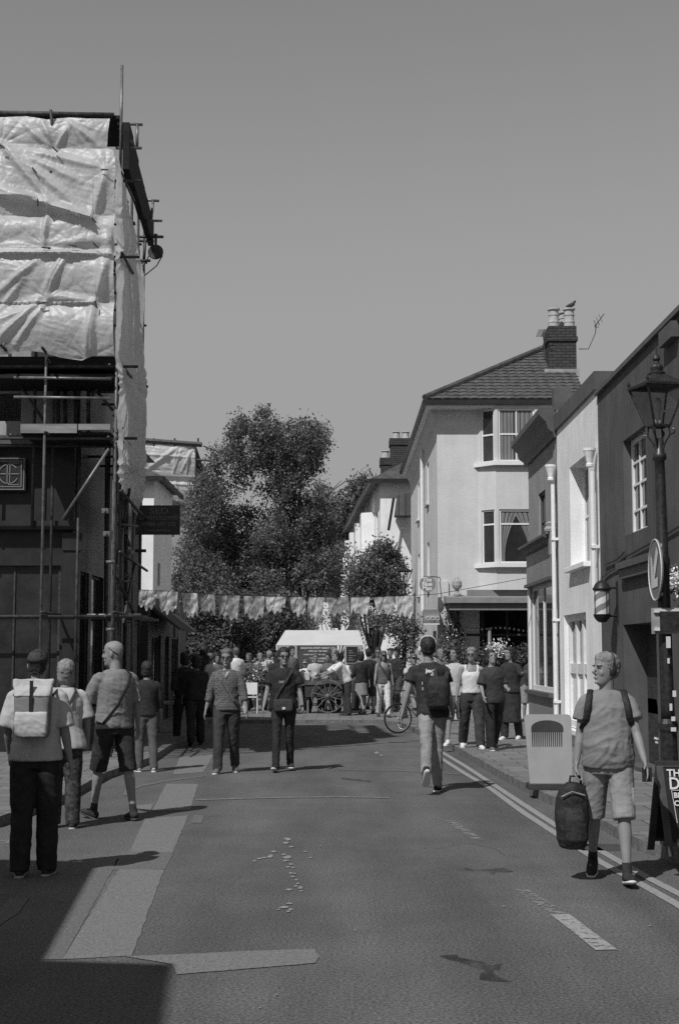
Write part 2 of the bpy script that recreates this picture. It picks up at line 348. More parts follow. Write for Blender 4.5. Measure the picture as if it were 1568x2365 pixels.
def strip(name, line, wd, m, z=.006):
    L = [Vector((p[0], p[1], z)) for p in line]; mb = MB(); S = []
    for i, p in enumerate(L):
        t = (L[min(i+1, len(L)-1)] - L[max(i-1, 0)]).normalized(); nn = Vector((t.y, -t.x, 0)); S.append((p-nn*wd/2, p+nn*wd/2))
    for i in range(len(L)-1): mb.poly([S[i][0], S[i][1], S[i+1][1], S[i+1][0]])
    return tag(mb.build(name, m), kind='structure')
up = G(1650,2110, 1568,2066, 1504,2033, 1289,1911, 1204,1856, 1144,1816, 1074,1770, 1014,1734)
lo = G(1650,2145, 1568,2093, 1479,2043, 1384,1991, 1289,1930, 1209,1878, 1134,1823, 1070,1785, 1014,1749)
strip('road_line', up, .085, M_line); strip('road_line', lo, .085, M_line)
strip('road_line', G(1292,2113, 1400,2196), .13, M_paint)
strip('road_line', G(1204,2056, 1292,2113), .1, M_paint2)
strip('road_line', G(1039,1896, 1104,1941), .1, M_paint2)
strip('road_line', G(450,1848, 620,1843, 784,1841, 900,1843), .1, M_paint2)
strip('road_line', G(450,1848, 620,1843, 784,1841, 900,1843), .16, M_patch2, .005)
strip('road_line', G(784,1779, 930,1781, 1070,1789), .14, M_patch2, .005)
strip('road_line', G(296,1838, 300,1824, 318,1817, 380,1805, 470,1793), .12, M_patch2, .005)
strip('road_line', G(0,1944, 40,1944), .3, M_paint2)
strip('road_line', G(-60,2160, 20,2110, 45,2075), .14, M_patch2, .005)
# worn remains of painted letters: many small chips of paint
rc_ = random.Random(4); mb = MB()
M_chip = mat('paint_chip', .24, rough=.8, var=.2, scale=20)
for (x, y, w_, h_) in ((664,1939,16,5),(660,1948,14,4),(672,1957,10,3),(632,1968,12,4),(625,1979,14,5),(600,1984,12,4),(588,1990,8,3),(610,1982,8,3),(664,1981,18,5),(660,1989,12,4),(655,1975,8,3),(705,1968,8,2),(718,1982,8,2),(672,1997,10,3),(665,2004,10,3),(676,2005,8,3),(672,2018,9,3),(681,2019,8,3),(676,2026,8,3),(684,2034,9,3),(688,2042,7,3),(683,2048,8,3),(694,2052,10,5),(696,2059,6,3),(667,2056,16,4),(668,2088,12,4),(655,2097,22,4),(671,2102,12,4),(644,2102,10,2),(666,2107,9,3),(740,1955,5,2),(705,2200,5,2),(820,2150,6,3),(1163,2095,6,3),(640,2300,5,2),(600,2330,5,2),(870,1739,10,4),(880,1745,6,3),(1500,2140,6,2)):
    c0 = gp(x, y); sx_, sy_ = w_/F0*c0.y*.62, h_*1.2/F0*c0.y*c0.y/1.75*.6; n = 9
    mb.poly([(c0.x+sx_*math.cos(6.283*i/n)*rc_.uniform(.55, 1.1), c0.y+sy_*math.sin(6.283*i/n)*rc_.uniform(.55, 1.1), .006) for i in range(n)])
tag(mb.build('worn_lettering', M_chip), kind='structure')
patch('oil_stain', G(1018,2208, 1050,2203, 1085,2216, 1120,2226, 1185,2228, 1150,2240, 1165,2270, 1110,2262, 1085,2240, 1060,2222), .005, M_oil, .05, .05)
patch('oil_stain', G(1040,2000, 1100,2006, 1175,2004, 1190,2012, 1130,2020, 1080,2012), .005, M_oil2, .08, .08)
patch('oil_stain', G(788,1796, 860,1803, 856,1808, 788,1800), .005, M_oil2, .03, .1)
def crack(pts, wd=.008):
    L = []
    for a, b in zip(pts[:-1], pts[1:]):
        n = max(2, int((b-a).length/.12))
        for k in range(n): q = a.lerp(b, k/n); L.append(q+Vector((noise.noise(q*3.1), noise.noise(q*3.1+Vector((4, 9, 2))), 0))*.16)
    mb = MB()
    for i in range(len(L)-1):
        t = (L[i+1]-L[i]).normalized(); nn = Vector((t.y, -t.x, 0))*wd*rc_.uniform(.3, 1); mb.poly([(L[i]-nn)[:2]+(.0045,), (L[i]+nn)[:2]+(.0045,), (L[i+1]+nn)[:2]+(.0045,), (L[i+1]-nn)[:2]+(.0045,)])
    tag(mb.build('road_crack', M_crack), kind='structure')
M_crack = mat('crack', .06, var=.3)
crack(G(980,1960, 1100,1950, 1220,1985), .003)
MB  # drain cover by the right kerb
dq = gp(1385, 1958); tag(MB().box((dq.x-.2, dq.y-.22, -.05), (dq.x+.2, dq.y+.22, .006)).build('drain_cover', M_crack), kind='structure')
# ================================================================ right-hand row: facade plane x = XW, outward normal -x
XW = 4.2; NX = (-1, 0, 0); UY = (0, 1, 0)
def hole(p_near_top, p_far_bottom, X=XW): a, b = onx(*p_near_top, X), onx(*p_far_bottom, X); return a.y, b.y, b.z, a.z
def shell(mb, x0, x1, y0, y1, z0, z1, skip='-x'):
    """plain walls round the back, for shadow and side views"""
    mb.poly([(x1, y0, z0), (x1, y1, z0), (x1, y1, z1), (x1, y0, z1)]); mb.poly([(x0, y0, z0), (x1, y0, z0), (x1, y0, z1), (x0, y0, z1)])
    mb.poly([(x0, y1, z0), (x1, y1, z0), (x1, y1, z1), (x0, y1, z1)]); mb.poly([(x0, y0, z1-.25), (x1, y0, z1-.25), (x1, y1, z1-.25), (x0, y1, z1-.25)])
O = Vector((XW, 0, 0))
def sill(parent, y0, y1, z, d=.1, h=.07, m=None, X=XW, name='sill'): return MB().box((X-d, y0-.06, z-h), (X+.05, y1+.06, z), ).build(name, m or M_whitep, parent, bevel=.008)
# --- B3 dark grey shop
Y3a, Y3b = 8.0, 22.9; Z3 = 5.93
b3 = thing('shop_building', 'dark grey rendered two storey barber shop behind the near lamp post', 'building', (6, 15, 0))
hu = hole((1489, 981), (1442, 1238)); hd = (18.95, 21.15, .16, onx(1440, 1443, XW).z); hw = (13.2, 17.7, .55, 2.35)
mb = MB(); OO = Vector((XW, Y3a, 0)); rel = lambda h: (h[0]-Y3a, h[1]-Y3a) + tuple(h[2:])
hu2 = (15.0, 16.3, hu[2], hu[3])
wall_quads(mb, OO, UY, NX, Y3b-Y3a, 0, Z3, [rel(hu), rel(hd)+(.5,), rel(hw), rel(hu2)], .2); shell(mb, XW, 10, Y3a, Y3b, 0, Z3)
mb.build('wall', M_darkr, b3)
for h in (hu, hu2):
    q = rel(h); window(OO, UY, NX, q[0], q[1], q[2], q[3], .12, 3, 4, M_whitep, M_glass, b3, bar=.025, fr=.06, thick=.06, meet=(.25, .52, .75))
MB().box((XW-.06, Y3a, Z3), (XW+.3, Y3b-.012, Z3+.07)).build('coping', M_cornice, b3)
MB().box((XW-.1, 17.3, 5.66), (XW-.003, 18.0, 5.86)).build('gutter', M_cornice, b3)
mb = MB().box((XW-.13, 18.3, 2.98), (XW-.004, 21.0, 3.08)).box((XW-.08, 18.3, 2.84), (XW-.004, 21.0, 2.978)); mb.build('dark_ledge', M_cornice, b3)  # dark ledge added to give the dark band on this wall
# doorway: dark timber door and shop glass
q = rel(hd)
d_ = MB().box((XW+.34, hd[0]+.95, .16), (XW+.4, hd[1], hd[3])); d_ = d_.build('door', M_dark, b3)
MB().tube([(XW+.31, 20.1, 1.0), (XW+.31, 20.1, 1.3)], .012).build('handle', M_lead, d_)
window(OO, UY, NX, q[0], q[0]+.95, q[2]+.3, q[3], .36, 1, 1, M_dark, M_glass, b3, name='shop_window')
MB().box((XW+.33, hd[0], .0), (XW+.45, hd[0]+.95, .455)).build('stall_riser', M_dark, b3)
q = rel(hw); window(OO, UY, NX, q[0], q[1], q[2], q[3], .15, 3, 1, M_dark, M_glass, b3, bar=.05, name='shop_window')
# posters and opening hours on the door glass
P0 = onx(1492, 1612, XW+.33); P1 = onx(1518, 1650, XW+.33)
MB().poly([(XW+.34, P0.y, P0.z), (XW+.34, P0.y, P1.z), (XW+.34, P1.y-.05, P1.z), (XW+.34, P1.y+.12, P0.z)]).build('poster', M_whitep, b3)
for (s, px, py, sz) in (('OPEN', 1531, 1696, .07), ('MON-FRI  9-6', 1515, 1706, .045), ('SAT  9-5', 1516, 1715, .045)):
    p = onx(px, py, XW+.335); text_on('opening_hours', s, sz, p, (0, -1, 0), (0, 0, 1), M_whitep, b3)
# cables
for pts in ([(1392,1332),(1403,1322),(1425,1310),(1440,1300),(1441,1287)], [(1441,1287),(1500,1255),(1540,1232),(1568,1215)], [(1395,1305),(1425,1291),(1441,1275)]):
    MB().tube([onx(x, y, XW-.03) for x, y in pts], .014, 5).build('cable', M_black, b3)
# --- B2 white house
Y2a, Y2b = 22.9, 27.25; Z2 = 6.05
b2 = thing('white_house', 'narrow white rendered house with dark parapet coping and two white drainpipes', 'building', (6, 25, 0))
OO = Vector((XW, Y2a, 0)); rel = lambda h: (h[0]-Y2a, h[1]-Y2a) + tuple(h[2:])
hU = hole((1357, 1046), (1318, 1312)); hL = hole((1352, 1413), (1305, 1679)); hL = (hL[0], hL[1], max(hL[2], .42), hL[3])
mb = MB(); wall_quads(mb, OO, UY, NX, Y2b-Y2a, 0, Z2, [rel(hU)+(.34,), rel(hL)+(.2,)]); shell(mb, XW, 10, Y2a+.004, Y2b, 0, Z2); mb.build('wall', M_wwhite, b2)
q = rel(hU); window(OO, UY, NX, q[0], q[1], q[2], q[3], .26, 2, 2, M_whitep, M_glass, b2)
q = rel(hL); window(OO, UY, NX, q[0], q[1], q[2], q[3], .08, 3, 2, M_whitep, M_glass, b2, bar=.13, fr=.12, thick=.11, meet=(.52,))
for h in (hU, hL): sill(b2, h[0], h[1], h[2], .12, .09, M_wwhite)
MB().prism([onx(1309, 1560, XW), onx(1309, 1676, XW), onx(1350, 1676, XW), onx(1357, 1545, XW)], (.02, 0, 0)) if 0 else None
MB().box((XW+.13, hL[0]+.1, hL[2]+.1), (XW+.15, hL[1]-.1, hL[2]+(hL[3]-hL[2])*.49)).build('blind', M_whitep, b2)
MB().box((XW-.05, Y2a, Z2), (XW+.4, Y2b, Z2+.3)).build('coping', M_cornice, b2)
def pipe(parent, y, ztop, zbot, m, hop=True):
    mb = MB().tube([(XW-.09, y, zbot), (XW-.09, y, ztop-.42 if hop else ztop)], .04, 12)
    for z in np.arange(zbot+.7, ztop-.6, 1.55): mb.box((XW-.135, y-.06, z), (XW-.004, y+.06, z+.05))
    o = mb.build('drainpipe', m, parent)
    if hop:
        MB().lathe((XW-.13, y, ztop-.45), [(.042, .1), (.06, .11), (.06, .15), (.048, .17), (.065, .25), (.095, .35), (.105, .37), (.105, .41), (.085, .41)], 16, 1).build('hopper', m, parent)
pz1 = onx(1380, 1020, XW-.1)
pipe(b2, 22.98, pz1.z+.02, 2.75, M_whitep)
# --- B1 shop with cornice
Y1a, Y1b = 27.25, 31.45; Z1 = 5.95
b1 = thing('shop_building', 'grey shop with heavy dark cornice and tall corner shop window beside the white house', 'building', (6, 29.5, 0))
OO = Vector((XW, Y1a, 0)); rel = lambda h: (h[0]-Y1a, h[1]-Y1a) + tuple(h[2:])
hs = (27.95, 31.3, .98, onx(1281, 1336, XW).z); hu1 = (28.9, 29.9, 3.9, 5.1)
mb = MB(); wall_quads(mb, OO, UY, NX, Y1b-Y1a, 0, Z1+.5, [rel(hs)+(.12,), rel(hu1)+(.1,)]); shell(mb, XW, 10, Y1a+.004, Y1b, 0, Z1+.5); mb.build('wall', M_midr, b1)
q = rel(hs); window(OO, UY, NX, q[0], q[1], q[2], q[3], .03, 2, 1, M_whitep, M_glass, b1, bar=.09, fr=.1, name='shop_window')
q = rel(hu1); window(OO, UY, NX, q[0], q[1], q[2], q[3], .05, 2, 2, M_cornice, M_glass, b1)
# end wall glass facing away side: white corner post
MB().box((XW-.05, Y1b-.12, .98), (XW+.08, Y1b+.05, hs[3]+.02)).build('corner_post', M_whitep, b1)
# profiled cornices
def cornice(parent, y0, y1, z, prof, m, name='cornice'):
    pts = [(XW-.003, y0, z)] + [(XW-a, y0, z+b) for a, b in prof] + [(XW-.003, y0, z+prof[-1][1])]
    return MB().prism(pts, (0, y1-y0, 0)).build(name, m, parent)
cornice(b1, Y1a+.02, Y1b+.3, 5.93, [(.05, 0), (.07, .1), (.16, .16), (.2, .3), (.3, .4), (.34, .44), (.34, .56), (.3, .58)], M_cornice)
cz = onx(1265, 1228, 3.97).z
cornice(b1, Y1a+.45, Y1b+.1, cz-.17, [(.04, 0), (.1, .05), (.14, .1), (.24, .14), (.24, .19)], M_cornice, 'shop_cornice')
zf = hs[3]+.05
MB().box((XW-.06, Y1a+.45, zf), (XW-.003, Y1b+.06, cz-.18)).build('fascia', M_fascia, b1)
MB().box((XW-.12, Y1a+.45, zf-.07), (XW-.003, Y1b+.08, zf-.004)).build('blind_box', M_cornice, b1)
MB().box((XW-.14, Y1a+.6, .9), (XW-.003, Y1b+.06, .977)).build('sill', M_cornice, b1)
MB().box((XW-.05, Y1a+.6, .1), (XW-.004, Y1b+.04, .897)).build('stall_riser', M_fascia, b1)
MB().box((XW-.05, Y1a+.28, .12), (XW-.004, Y1a+.597, 2.6)).build('pilaster', M_whitep, b1)
MB().box((XW-.13, Y1a+.22, cz-.4), (XW-.004, Y1a+.445, cz+.05)).lathe((XW-.1, Y1a+.33, cz+.05), [(.12, 0), (.13, .05), (.09, .1), (.11, .16), (.04, .2)], 12).build('console', M_midr, b1)
MB().box((XW-.04, Y1a+.0, Z1+.505), (XW+.3, Y1a+.3, 6.9)).build('party_wall', M_cornice, b1)
pipe(b1, Y1a+.02, onx(1277, 1066, XW-.1).z, .12, M_whitep)
# ================================================================ cream corner building
YC = 36.5; XC = 2.52; YE = 50; ZE = 8.25; XR = 6.3
bc = thing('corner_building', 'tall cream rendered corner building with tiled hip roof and stacked bay windows', 'building', (4.5, 40, 0))
# bay: angled side from (3.58, YC) to (3.98, YC-.42), front to XR-.9
bx0, bx1, by = 3.58, 3.99, YC-.42
at_ = lambda px, py: at(px, py, by)
W1 = dict(z1=at_(1190, 943).z, z0=at_(1190, 1066).z); W2 = dict(z1=at_(1190, 1176).z, z0=at_(1190, 1301).z)
mb = MB(); OC = Vector((0, YC, 0))
wall_quads(mb, (XC, YC, 0), (1, 0, 0), (0, -1, 0), bx0-XC, 0, ZE, [(.36, bx0-XC, -1, 2.95)] if 0 else [], .1)
AF = Vector((bx1-bx0, by-YC, 0)); af = AF.length; an = Vector((AF.y, -AF.x, 0)).normalized()
zb = at_(1190, 1362).z
wall_quads(mb, (bx0, YC, 0), AF, an, af, zb, ZE, [(.1, af-.06, W1['z0'], W1['z1']), (.1, af-.06, W2['z0'], W2['z1'])], .08)
bw_ = 5.15-bx1
wall_quads(mb, (bx1, by, 0), (1, 0, 0), (0, -1, 0), bw_, zb, ZE, [(.07, bw_-.15, W1['z0'], W1['z1']), (.07, bw_-.15, W2['z0'], W2['z1'])], .08)
mb.poly([(bx0, YC, zb), (bx1, by, zb), (5.15, by, zb), (5.5, YC, zb)])
mb.poly([(5.15, by, zb), (5.5, YC, zb), (5.5, YC, ZE), (5.15, by, ZE)])
gf = [(4.05-XC-.9, 6.05-XC, .1, 2.72)]
mb.poly([(bx0, YC, 2.95), (XR, YC, 2.95), (XR, YC, ZE), (bx0, YC, ZE)])
# left (street) face with windows
lw = [(3.4, 4.3, 3.6, 4.9), (3.4, 4.3, 6.0, 7.2), (8.2, 9.1, 3.6, 4.9), (8.2, 9.1, 6.0, 7.2), (.7, 1.9, .1, 2.35)]
wall_quads(mb, (XC, YC, 0), (0, 1, 0), (-1, 0, 0), YE-YC, 0, ZE, lw, .12)
mb.poly([(XC, YE, 0), (XR, YE, 0), (XR, YE, ZE), (XC, YE, ZE)]); mb.poly([(XR, YC, 0), (XR, YE, 0), (XR, YE, ZE), (XR, YC, ZE)]); mb.poly([(XR, YC, ZE), (XR, YE, ZE), (XR, YE, 10.28), (XR, 39.66, 10.28)])
mb.build('wall', M_cream, bc)
for a, b, c, d in lw[:4]: window((XC, YC, 0), (0, 1, 0), (-1, 0, 0), a, b, c, d, .05, 2, 2, M_whitep, M_glass, bc); sill(bc, YC+a, YC+b, c, .08, .07, M_cream, XC)
for k, Wd in enumerate((W1, W2)):
    c, d = Wd['z0'], Wd['z1']; meet = (.52,) if k == 0 else (.73,)
    window((bx0, YC, 0), AF, an, .1, af-.06, c, d, .03, 1, 2, M_whitep, M_glass, bc, meet=meet, fr=.04)
    window((bx1, by, 0), (1, 0, 0), (0, -1, 0), .07, bw_-.15, c, d, .03, 2 if k == 0 else 1, 2, M_whitep, M_glass, bc, meet=meet, fr=.05)
    mb = MB(); s0, s1 = Vector((bx0, YC, c)), Vector((bx1, by, c)); o1 = an*.1 + Vector((-.05, 0, 0))
    mb.prism([s0+Vector((-.12, -.0, 0)), s1+Vector((-.06, -.12, 0)), Vector((5.25, by-.12, c)), Vector((5.25, by+.05, c)), s1+Vector((.05, .05, 0)), s0+Vector((.02, .05, 0))], (0, 0, -.1)); mb.build('sill', M_whitep, bc)
# curtains just in front of dark glass are seen through it: cloth hung behind a clear pane is drawn as cloth on the room side
def curtain(x0, x1, z0, z1, y, pinch=0, side=1, v=M_curt):
    mb = MB(); n = 26; m = 12; vs = []
    for j in range(m+1):
        t = j/m; z = z1+(z0-z1)*t; k = 1-pinch*math.sin(min(1, t*1.1)*math.pi/2) if pinch else 1
        for i in range(n+1):
            s = i/n; x = (x0+(x1-x0)*s*k) if side > 0 else (x1-(x1-x0)*s*k)
            vs.append((x, y+.006*math.sin(s*24), z))
    mb.add(vs, [(j*(n+1)+i, j*(n+1)+i+1, (j+1)*(n+1)+i+1, (j+1)*(n+1)+i) for j in range(m) for i in range(n)]); return mb.build('curtain', v, bc, smooth=True)
for (x0, x1) in ((bx1+.1, bx1+.46), (bx1+.5, bx1+.95)): curtain(x0, x1, W1['z0']+.05, W1['z1']-.05, by+.055)
curtain(bx1+.1, bx1+.55, W2['z0']+.05, W2['z1']-.05, by+.055, .75, 1); curtain(bx1+.45, bx1+.95, W2['z0']+.05, W2['z1']-.05, by+.055, .8, -1)
# roof
e = .3; X0, Y0 = XC-e, YC-e-.12; t_ = 3.56; RX, RY, RZ = X0+t_, Y0+t_, 10.31
def slab_roof(name, faces, m, parent, th=.09):
    mb = MB()
    for f in faces: mb.prism(f, (0, 0, -th))
    return mb.build(name, m, parent)
roofF = [(X0, Y0, ZE), (XR+.06, Y0, ZE), (XR+.06, RY, RZ), (RX, RY, RZ)]
# real courses: overlapping rows of wavy tiles on the visible slope
def tiled(p00, p10, p01, p11, rows, m, parent, name='roof', wave=.24, amp=.018, step=.03, n=160):
    p00, p10, p01, p11 = map(Vector, (p00, p10, p01, p11)); nrm = (p10-p00).cross(p01-p00).normalized()
    if nrm.z < 0: nrm = -nrm
    mb = MB()
    for r in range(rows):
        a0, a1 = p00.lerp(p01, r/rows), p10.lerp(p11, r/rows); b0, b1 = p00.lerp(p01, (r+1)/rows+.15/rows), p10.lerp(p11, (r+1)/rows+.15/rows)
        vs = []; L = (a1-a0).length; jj = rnd.uniform(-.004, .004)
        for i in range(n+1):
            s = i/n; A = a0.lerp(a1, s); T = A.x; wv = amp*abs(math.sin(math.pi*T/wave)) ; B = b0+(b1-b0)*max(0, min(1, (T-b0.x)/max(.01, b1.x-b0.x)))
            vs += [A+nrm*(wv), A+nrm*(step+wv+jj), B+nrm*(.004+wv*.6)]
        mb.add(vs, [(3*i, 3*i+3, 3*i+4, 3*i+1) for i in range(n)]+[(3*i+1, 3*i+4, 3*i+5, 3*i+2) for i in range(n)])
    return mb.build(name, m, parent)
rf = slab_roof('roof', [roofF, [(X0, Y0, ZE), (RX, RY, RZ), (RX, YE+.3, RZ), (X0, YE+.3, ZE)], [(RX, RY, RZ+.002), (XR+.06, RY, RZ+.002), (XR+.06, YE+.3, RZ+.002), (RX, YE+.3, RZ+.002)]], M_slate, bc)
tiled((X0, Y0, ZE+.01), (XR+.06, Y0, ZE+.01), (RX, RY, RZ+.01), (XR+.06, RY, RZ+.01), 17, mat('interlocking_tile', .085, rough=.8, var=.4, scale=7, bump=.3), rf, 'tile_courses')
MB().tube([(X0-.03, Y0, ZE+.05), (RX, RY, RZ+.07)], .09, 8).tube([(RX, RY, RZ+.06), (XR+.06, RY, RZ+.06)], .08, 8).build('ridge_tiles', M_slate, rf)
# gutter and soffit
mb = MB().box((X0-.06, Y0-.09, ZE-.13), (XR, Y0, ZE-.01)).box((X0-.09, Y0, ZE-.13), (X0-.003, YE+.3, ZE-.01)); mb.build('gutter', M_black, bc)
mb = MB().box((X0, Y0+.003, ZE-.2), (XR, YC-.003, ZE-.095)).box((X0, YC, ZE-.2), (XC-.003, YE+.2, ZE-.095)); mb.build('soffit', M_whitep, bc)
MB().prism([(XC-.003, YC+.003, ZE-.2), (XC-.18, YC+.003, ZE-.2), (XC-.003, YC+.003, ZE-.55)], (0, YE-YC, 0)).build('cove', M_cream, bc)
pp = MB().tube([(XC-.08, YC+5.4, 3.0), (XC-.08, YC+5.4, ZE-.3)], .05, 8).build('drainpipe', M_whitep, bc)
# chimney
cx0, cx1, cy0, cy1 = 5.66, 6.46, 38.0, 38.9
zt = 1.75 + (1510-742)*cy0/F0
ch = thing('chimney_stack', '', '', (6, 38.5, 9)); bpy.data.objects.remove(ch)
chm = MB().box((cx0+.03, cy0+.03, 8.6), (cx1-.03, cy1-.03, zt-.42)).box((cx0-.01, cy0-.01, zt-.417), (cx1+.01, cy1+.01, zt-.3)).box((cx0+.02, cy0+.02, zt-.297), (cx1-.02, cy1-.02, zt-.0)).build('chimney', M_brick, bc)
MB().box((cx0-.12, cy0-.1, 9.22), (cx1+.02, cy0+.025, 9.42)).build('flashing', M_lead, chm)
for i, (x, y) in enumerate(((cx0+.2, cy0+.25), (cx0+.62, cy0+.25), (cx0+.55, cy0+.65))):
    MB().lathe((x, y, zt-.003), [(.15, 0), (.145, .12), (.155, .13), (.155, .16), (.14, .17), (.135, .32), (.15, .33), (.15, .36), (.13, .37), (.13, .47), (.17, .49), (.17, .53), (.12, .53)], 18).build('chimney_pot', M_pot, chm)
# pigeon on the right pot
pg = MB().loft([(0, -.14, .05), (0, -.08, .07), (0, .02, .1), (0, .09, .14), (0, .12, .19), (0, .15, .22), (0, .18, .215)], [.012, .035, .06, .055, .035, .033, .008], 10).tube([(.02, .02, .0), (.02, .03, .07)], .006).tube([(-.02, .02, .0), (-.02, .03, .07)], .006)
pg = pg.build('pigeon', mat('feather_grey', .05), None, smooth=True); pg.location = (cx0+.66, cy0+.25, zt+.53); pg.rotation_euler = (0, 0, R(-70)); tag(pg, 'dark pigeon perched on the right chimney pot of the cream building', 'bird')
# aerials
M_al = mat('aerial_metal', .06, rough=.5)
def yagi(base, top, heading, n, label):
    t = thing('tv_aerial', label, 'aerial', base); base, top = Vector(base), Vector(top)
    MB().tube([base, top], .014, 6).build('mast', M_al, t); h = Vector(heading).normalized(); mb = MB().tube([top-h*.45, top+h*.45], .01, 6); s = h.cross(Vector((0, 0, 1))).normalized()
    for i in range(n): c = top-h*.42+h*.84*i/(n-1); mb.tube([c-s*.16, c+s*.16], .006, 5)
    mb.build('boom', M_al, t); return t
yagi((cx0-.06, cy0+.1, 9.75), (cx0-.12, cy0+.1, 10.45), (.05, 1, 0), 9, 'small television aerial strapped to the left of the tall brick chimney')
a2 = thing('tv_aerial', 'thin bent television aerial leaning out right of the tall brick chimney', 'aerial', (cx1, cy0+.4, 9.9))
p = [at(1336, 806, 38.4), at(1358, 806, 38.4), at(1374, 770, 38.4), at(1376, 750, 38.4)]; MB().tube(p, .013, 6).build('mast', M_al, a2)
mb = MB().tube([at(1372, 755, 38.4), at(1394, 725, 38.4)], .012, 6)
for (x, y) in ((1374, 748), (1380, 742), (1386, 735)): mb.tube([at(x-4, y-9, 38.3), at(x+4, y+9, 38.5)], .006, 5)
mb.tube([at(1373, 757, 38.4), at(1373, 742, 38.4), at(1380, 741, 38.4), at(1381, 757, 38.4), at(1373, 757, 38.4)], .006, 5); mb.build('boom', M_al, a2)
# ground floor of the corner building
yf = YC-.9
AP = lambda px, py, y=yf: at(px, py, y)
aw = thing('shop_awning', 'long striped grey awning box over the dark open cafe front', 'awning', AP(1120, 1400))
pA, pB = AP(1037, 1380), AP(1222, 1409)
MB().box((pA.x, yf, pB.z), (4.9, YC-.45, pA.z-.14)).build('fascia_board', mat('awning_board', .2, var=.15, scale=8, stretch=(4, 1, .2)), aw)
MB().prism([(pA.x-.08, yf-.1, pA.z-.136), (pA.x-.08, YC-.03, pA.z-.136), (pA.x-.08, YC-.03, pA.z+.08), (pA.x-.08, yf-.1, pA.z)], (5.0-pA.x, 0, 0)).build('hood', mat('awning_hood', .24, var=.12, scale=4), aw)
q0 = AP(1080, 1362, YC-.3); MB().box((q0.x, YC-.3, q0.z-.18), (5.0, YC-.003, q0.z)).build('cornice', M_fascia, bc)
bm_ = MB().box((pA.x, yf+.02, pA.z-.33), (pA.x+.1, YC-.5, pA.z-.14)); 
# recess interior
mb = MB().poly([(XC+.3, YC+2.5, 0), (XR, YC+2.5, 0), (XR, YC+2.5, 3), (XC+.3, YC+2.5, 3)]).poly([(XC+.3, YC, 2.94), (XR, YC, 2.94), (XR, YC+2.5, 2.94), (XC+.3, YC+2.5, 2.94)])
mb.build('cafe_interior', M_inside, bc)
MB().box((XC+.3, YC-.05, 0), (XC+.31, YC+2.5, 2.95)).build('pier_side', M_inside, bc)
MB().box((XC, YC-.06, 0), (XC+.27, YC+.0-.003, 3.6)).build('pier', M_cream, bc)
MB().box((3.0, YC-.03, 0), (XR, YC+.06, .62)).build('stall_riser', M_midr, bc)
MB().box((4.52, yf+.5, 0), (4.98, yf+.72, .98)).build('plinth', M_whitep, bc)
mb = MB()
for x in (3.0, 3.62, 4.25, 4.9): mb.box((x, YC-.02, .623), (x+.06, YC+.04, 2.94))
mb.box((3.0, YC-.016, 2.2), (XR, YC+.03, 2.26)); mb.build('shop_frame', M_dark, bc)
MB().tube([AP(1130, 1450, YC-.5), AP(1130, 1530, YC-.5)], .045, 8).build('awning_post', M_midr, aw)
fin = thing('stone_finial', 'weathered stone pineapple finial standing on the awning end', 'ornament', AP(1055, 1374, YC-.35))
f0 = AP(1055, 1376, YC-.35); MB().lathe(f0, [(.1, 0), (.1, .05), (.05, .08), (.05, .16), (.11, .2), (.13, .26), (.12, .36), (.07, .42), (.05, .45), (.02, .48)], 14).build('urn', M_lead, fin)
# string of bulbs
sb = thing('bulb_string', 'string of small pale light bulbs across the dark cafe front', 'lights', AP(1130, 1450, YC-.2))
mb = MB(); n = 15
pts = [at(1060+i*158/n, 1447+3*math.sin(i*.5)+i*.35, YC-.25) for i in range(n+1)]
MB().tube(pts, .006, 5).build('cable', M_black, sb)
for p in pts[1:]: MB().ell(p-Vector((0, 0, .03)), (.022, .022, .03), 8, 6).build('bulb', M_whitep, sb)
# round hanging sign
rs = thing('round_sign', 'round grey hanging shop sign with white lettering on the cream corner', 'sign', at(987, 1349, YC-.45))
pc = at(987, 1349, YC-.45); rr = .205
mb = MB(); n = 40; mb.prism([(pc.x+rr*math.cos(2*math.pi*i/n), pc.y, pc.z+rr*math.sin(2*math.pi*i/n)) for i in range(n)], (0, .03, 0)); mb.build('disc', mat('sign_grey', .22, var=.06), rs)
for i, s in enumerate(('The', 'Blue', 'Man')): text_on('lettering', s, .145, pc+Vector((-.01, -.001, .11-.11*i)), (1, 0, 0), (0, 0, 1), M_whitep, rs, bold=.004)
MB().tube([pc+Vector((.15, .015, .19)), (XC+.05, YC-.02, pc.z+.19)], .012).tube([pc+Vector((-.1, .015, .19)), pc+Vector((.15, .015, .19))], .012).build('bracket', M_black, rs)
# shell canopy over side entrance, facing camera-left
sc_ = thing('door_canopy', 'small curved metal canopy over the corner entrance under the round sign', 'canopy', at(998, 1425, YC+.2))
cc = at(1012, 1440, YC-.3); mb = MB(); vs = []; n = 14
for i in range(n+1):
    a = math.pi/2*i/n
    for x in (-.38, .02): vs.append((cc.x+x*(1 if x > 0 else 1), cc.y-.35*math.cos(a)+.2, cc.z+.36*math.sin(a)))
mb.add(vs, [(2*i, 2*i+1, 2*i+3, 2*i+2) for i in range(n)]); mb.poly([vs[2*i] for i in range(n+1)] + [(cc.x-.38, cc.y+.2, cc.z)])
mb.build('hood', mat('canopy_metal', .25, rough=.3, metal=.6, var=.2), sc_)
mb = MB()
for k in range(3): mb.ring((cc.x-.27+k*.12, cc.y-.155, cc.z+.13), (1, 0, 0), (0, 0, 1), .05, .006, 16, 5)
mb.build('scroll_trim', M_whitep, sc_); MB().box((cc.x-.38, cc.y-.16, cc.z-.03), (cc.x+.02, cc.y-.14, cc.z-.003)).build('edge', M_whitep, sc_)
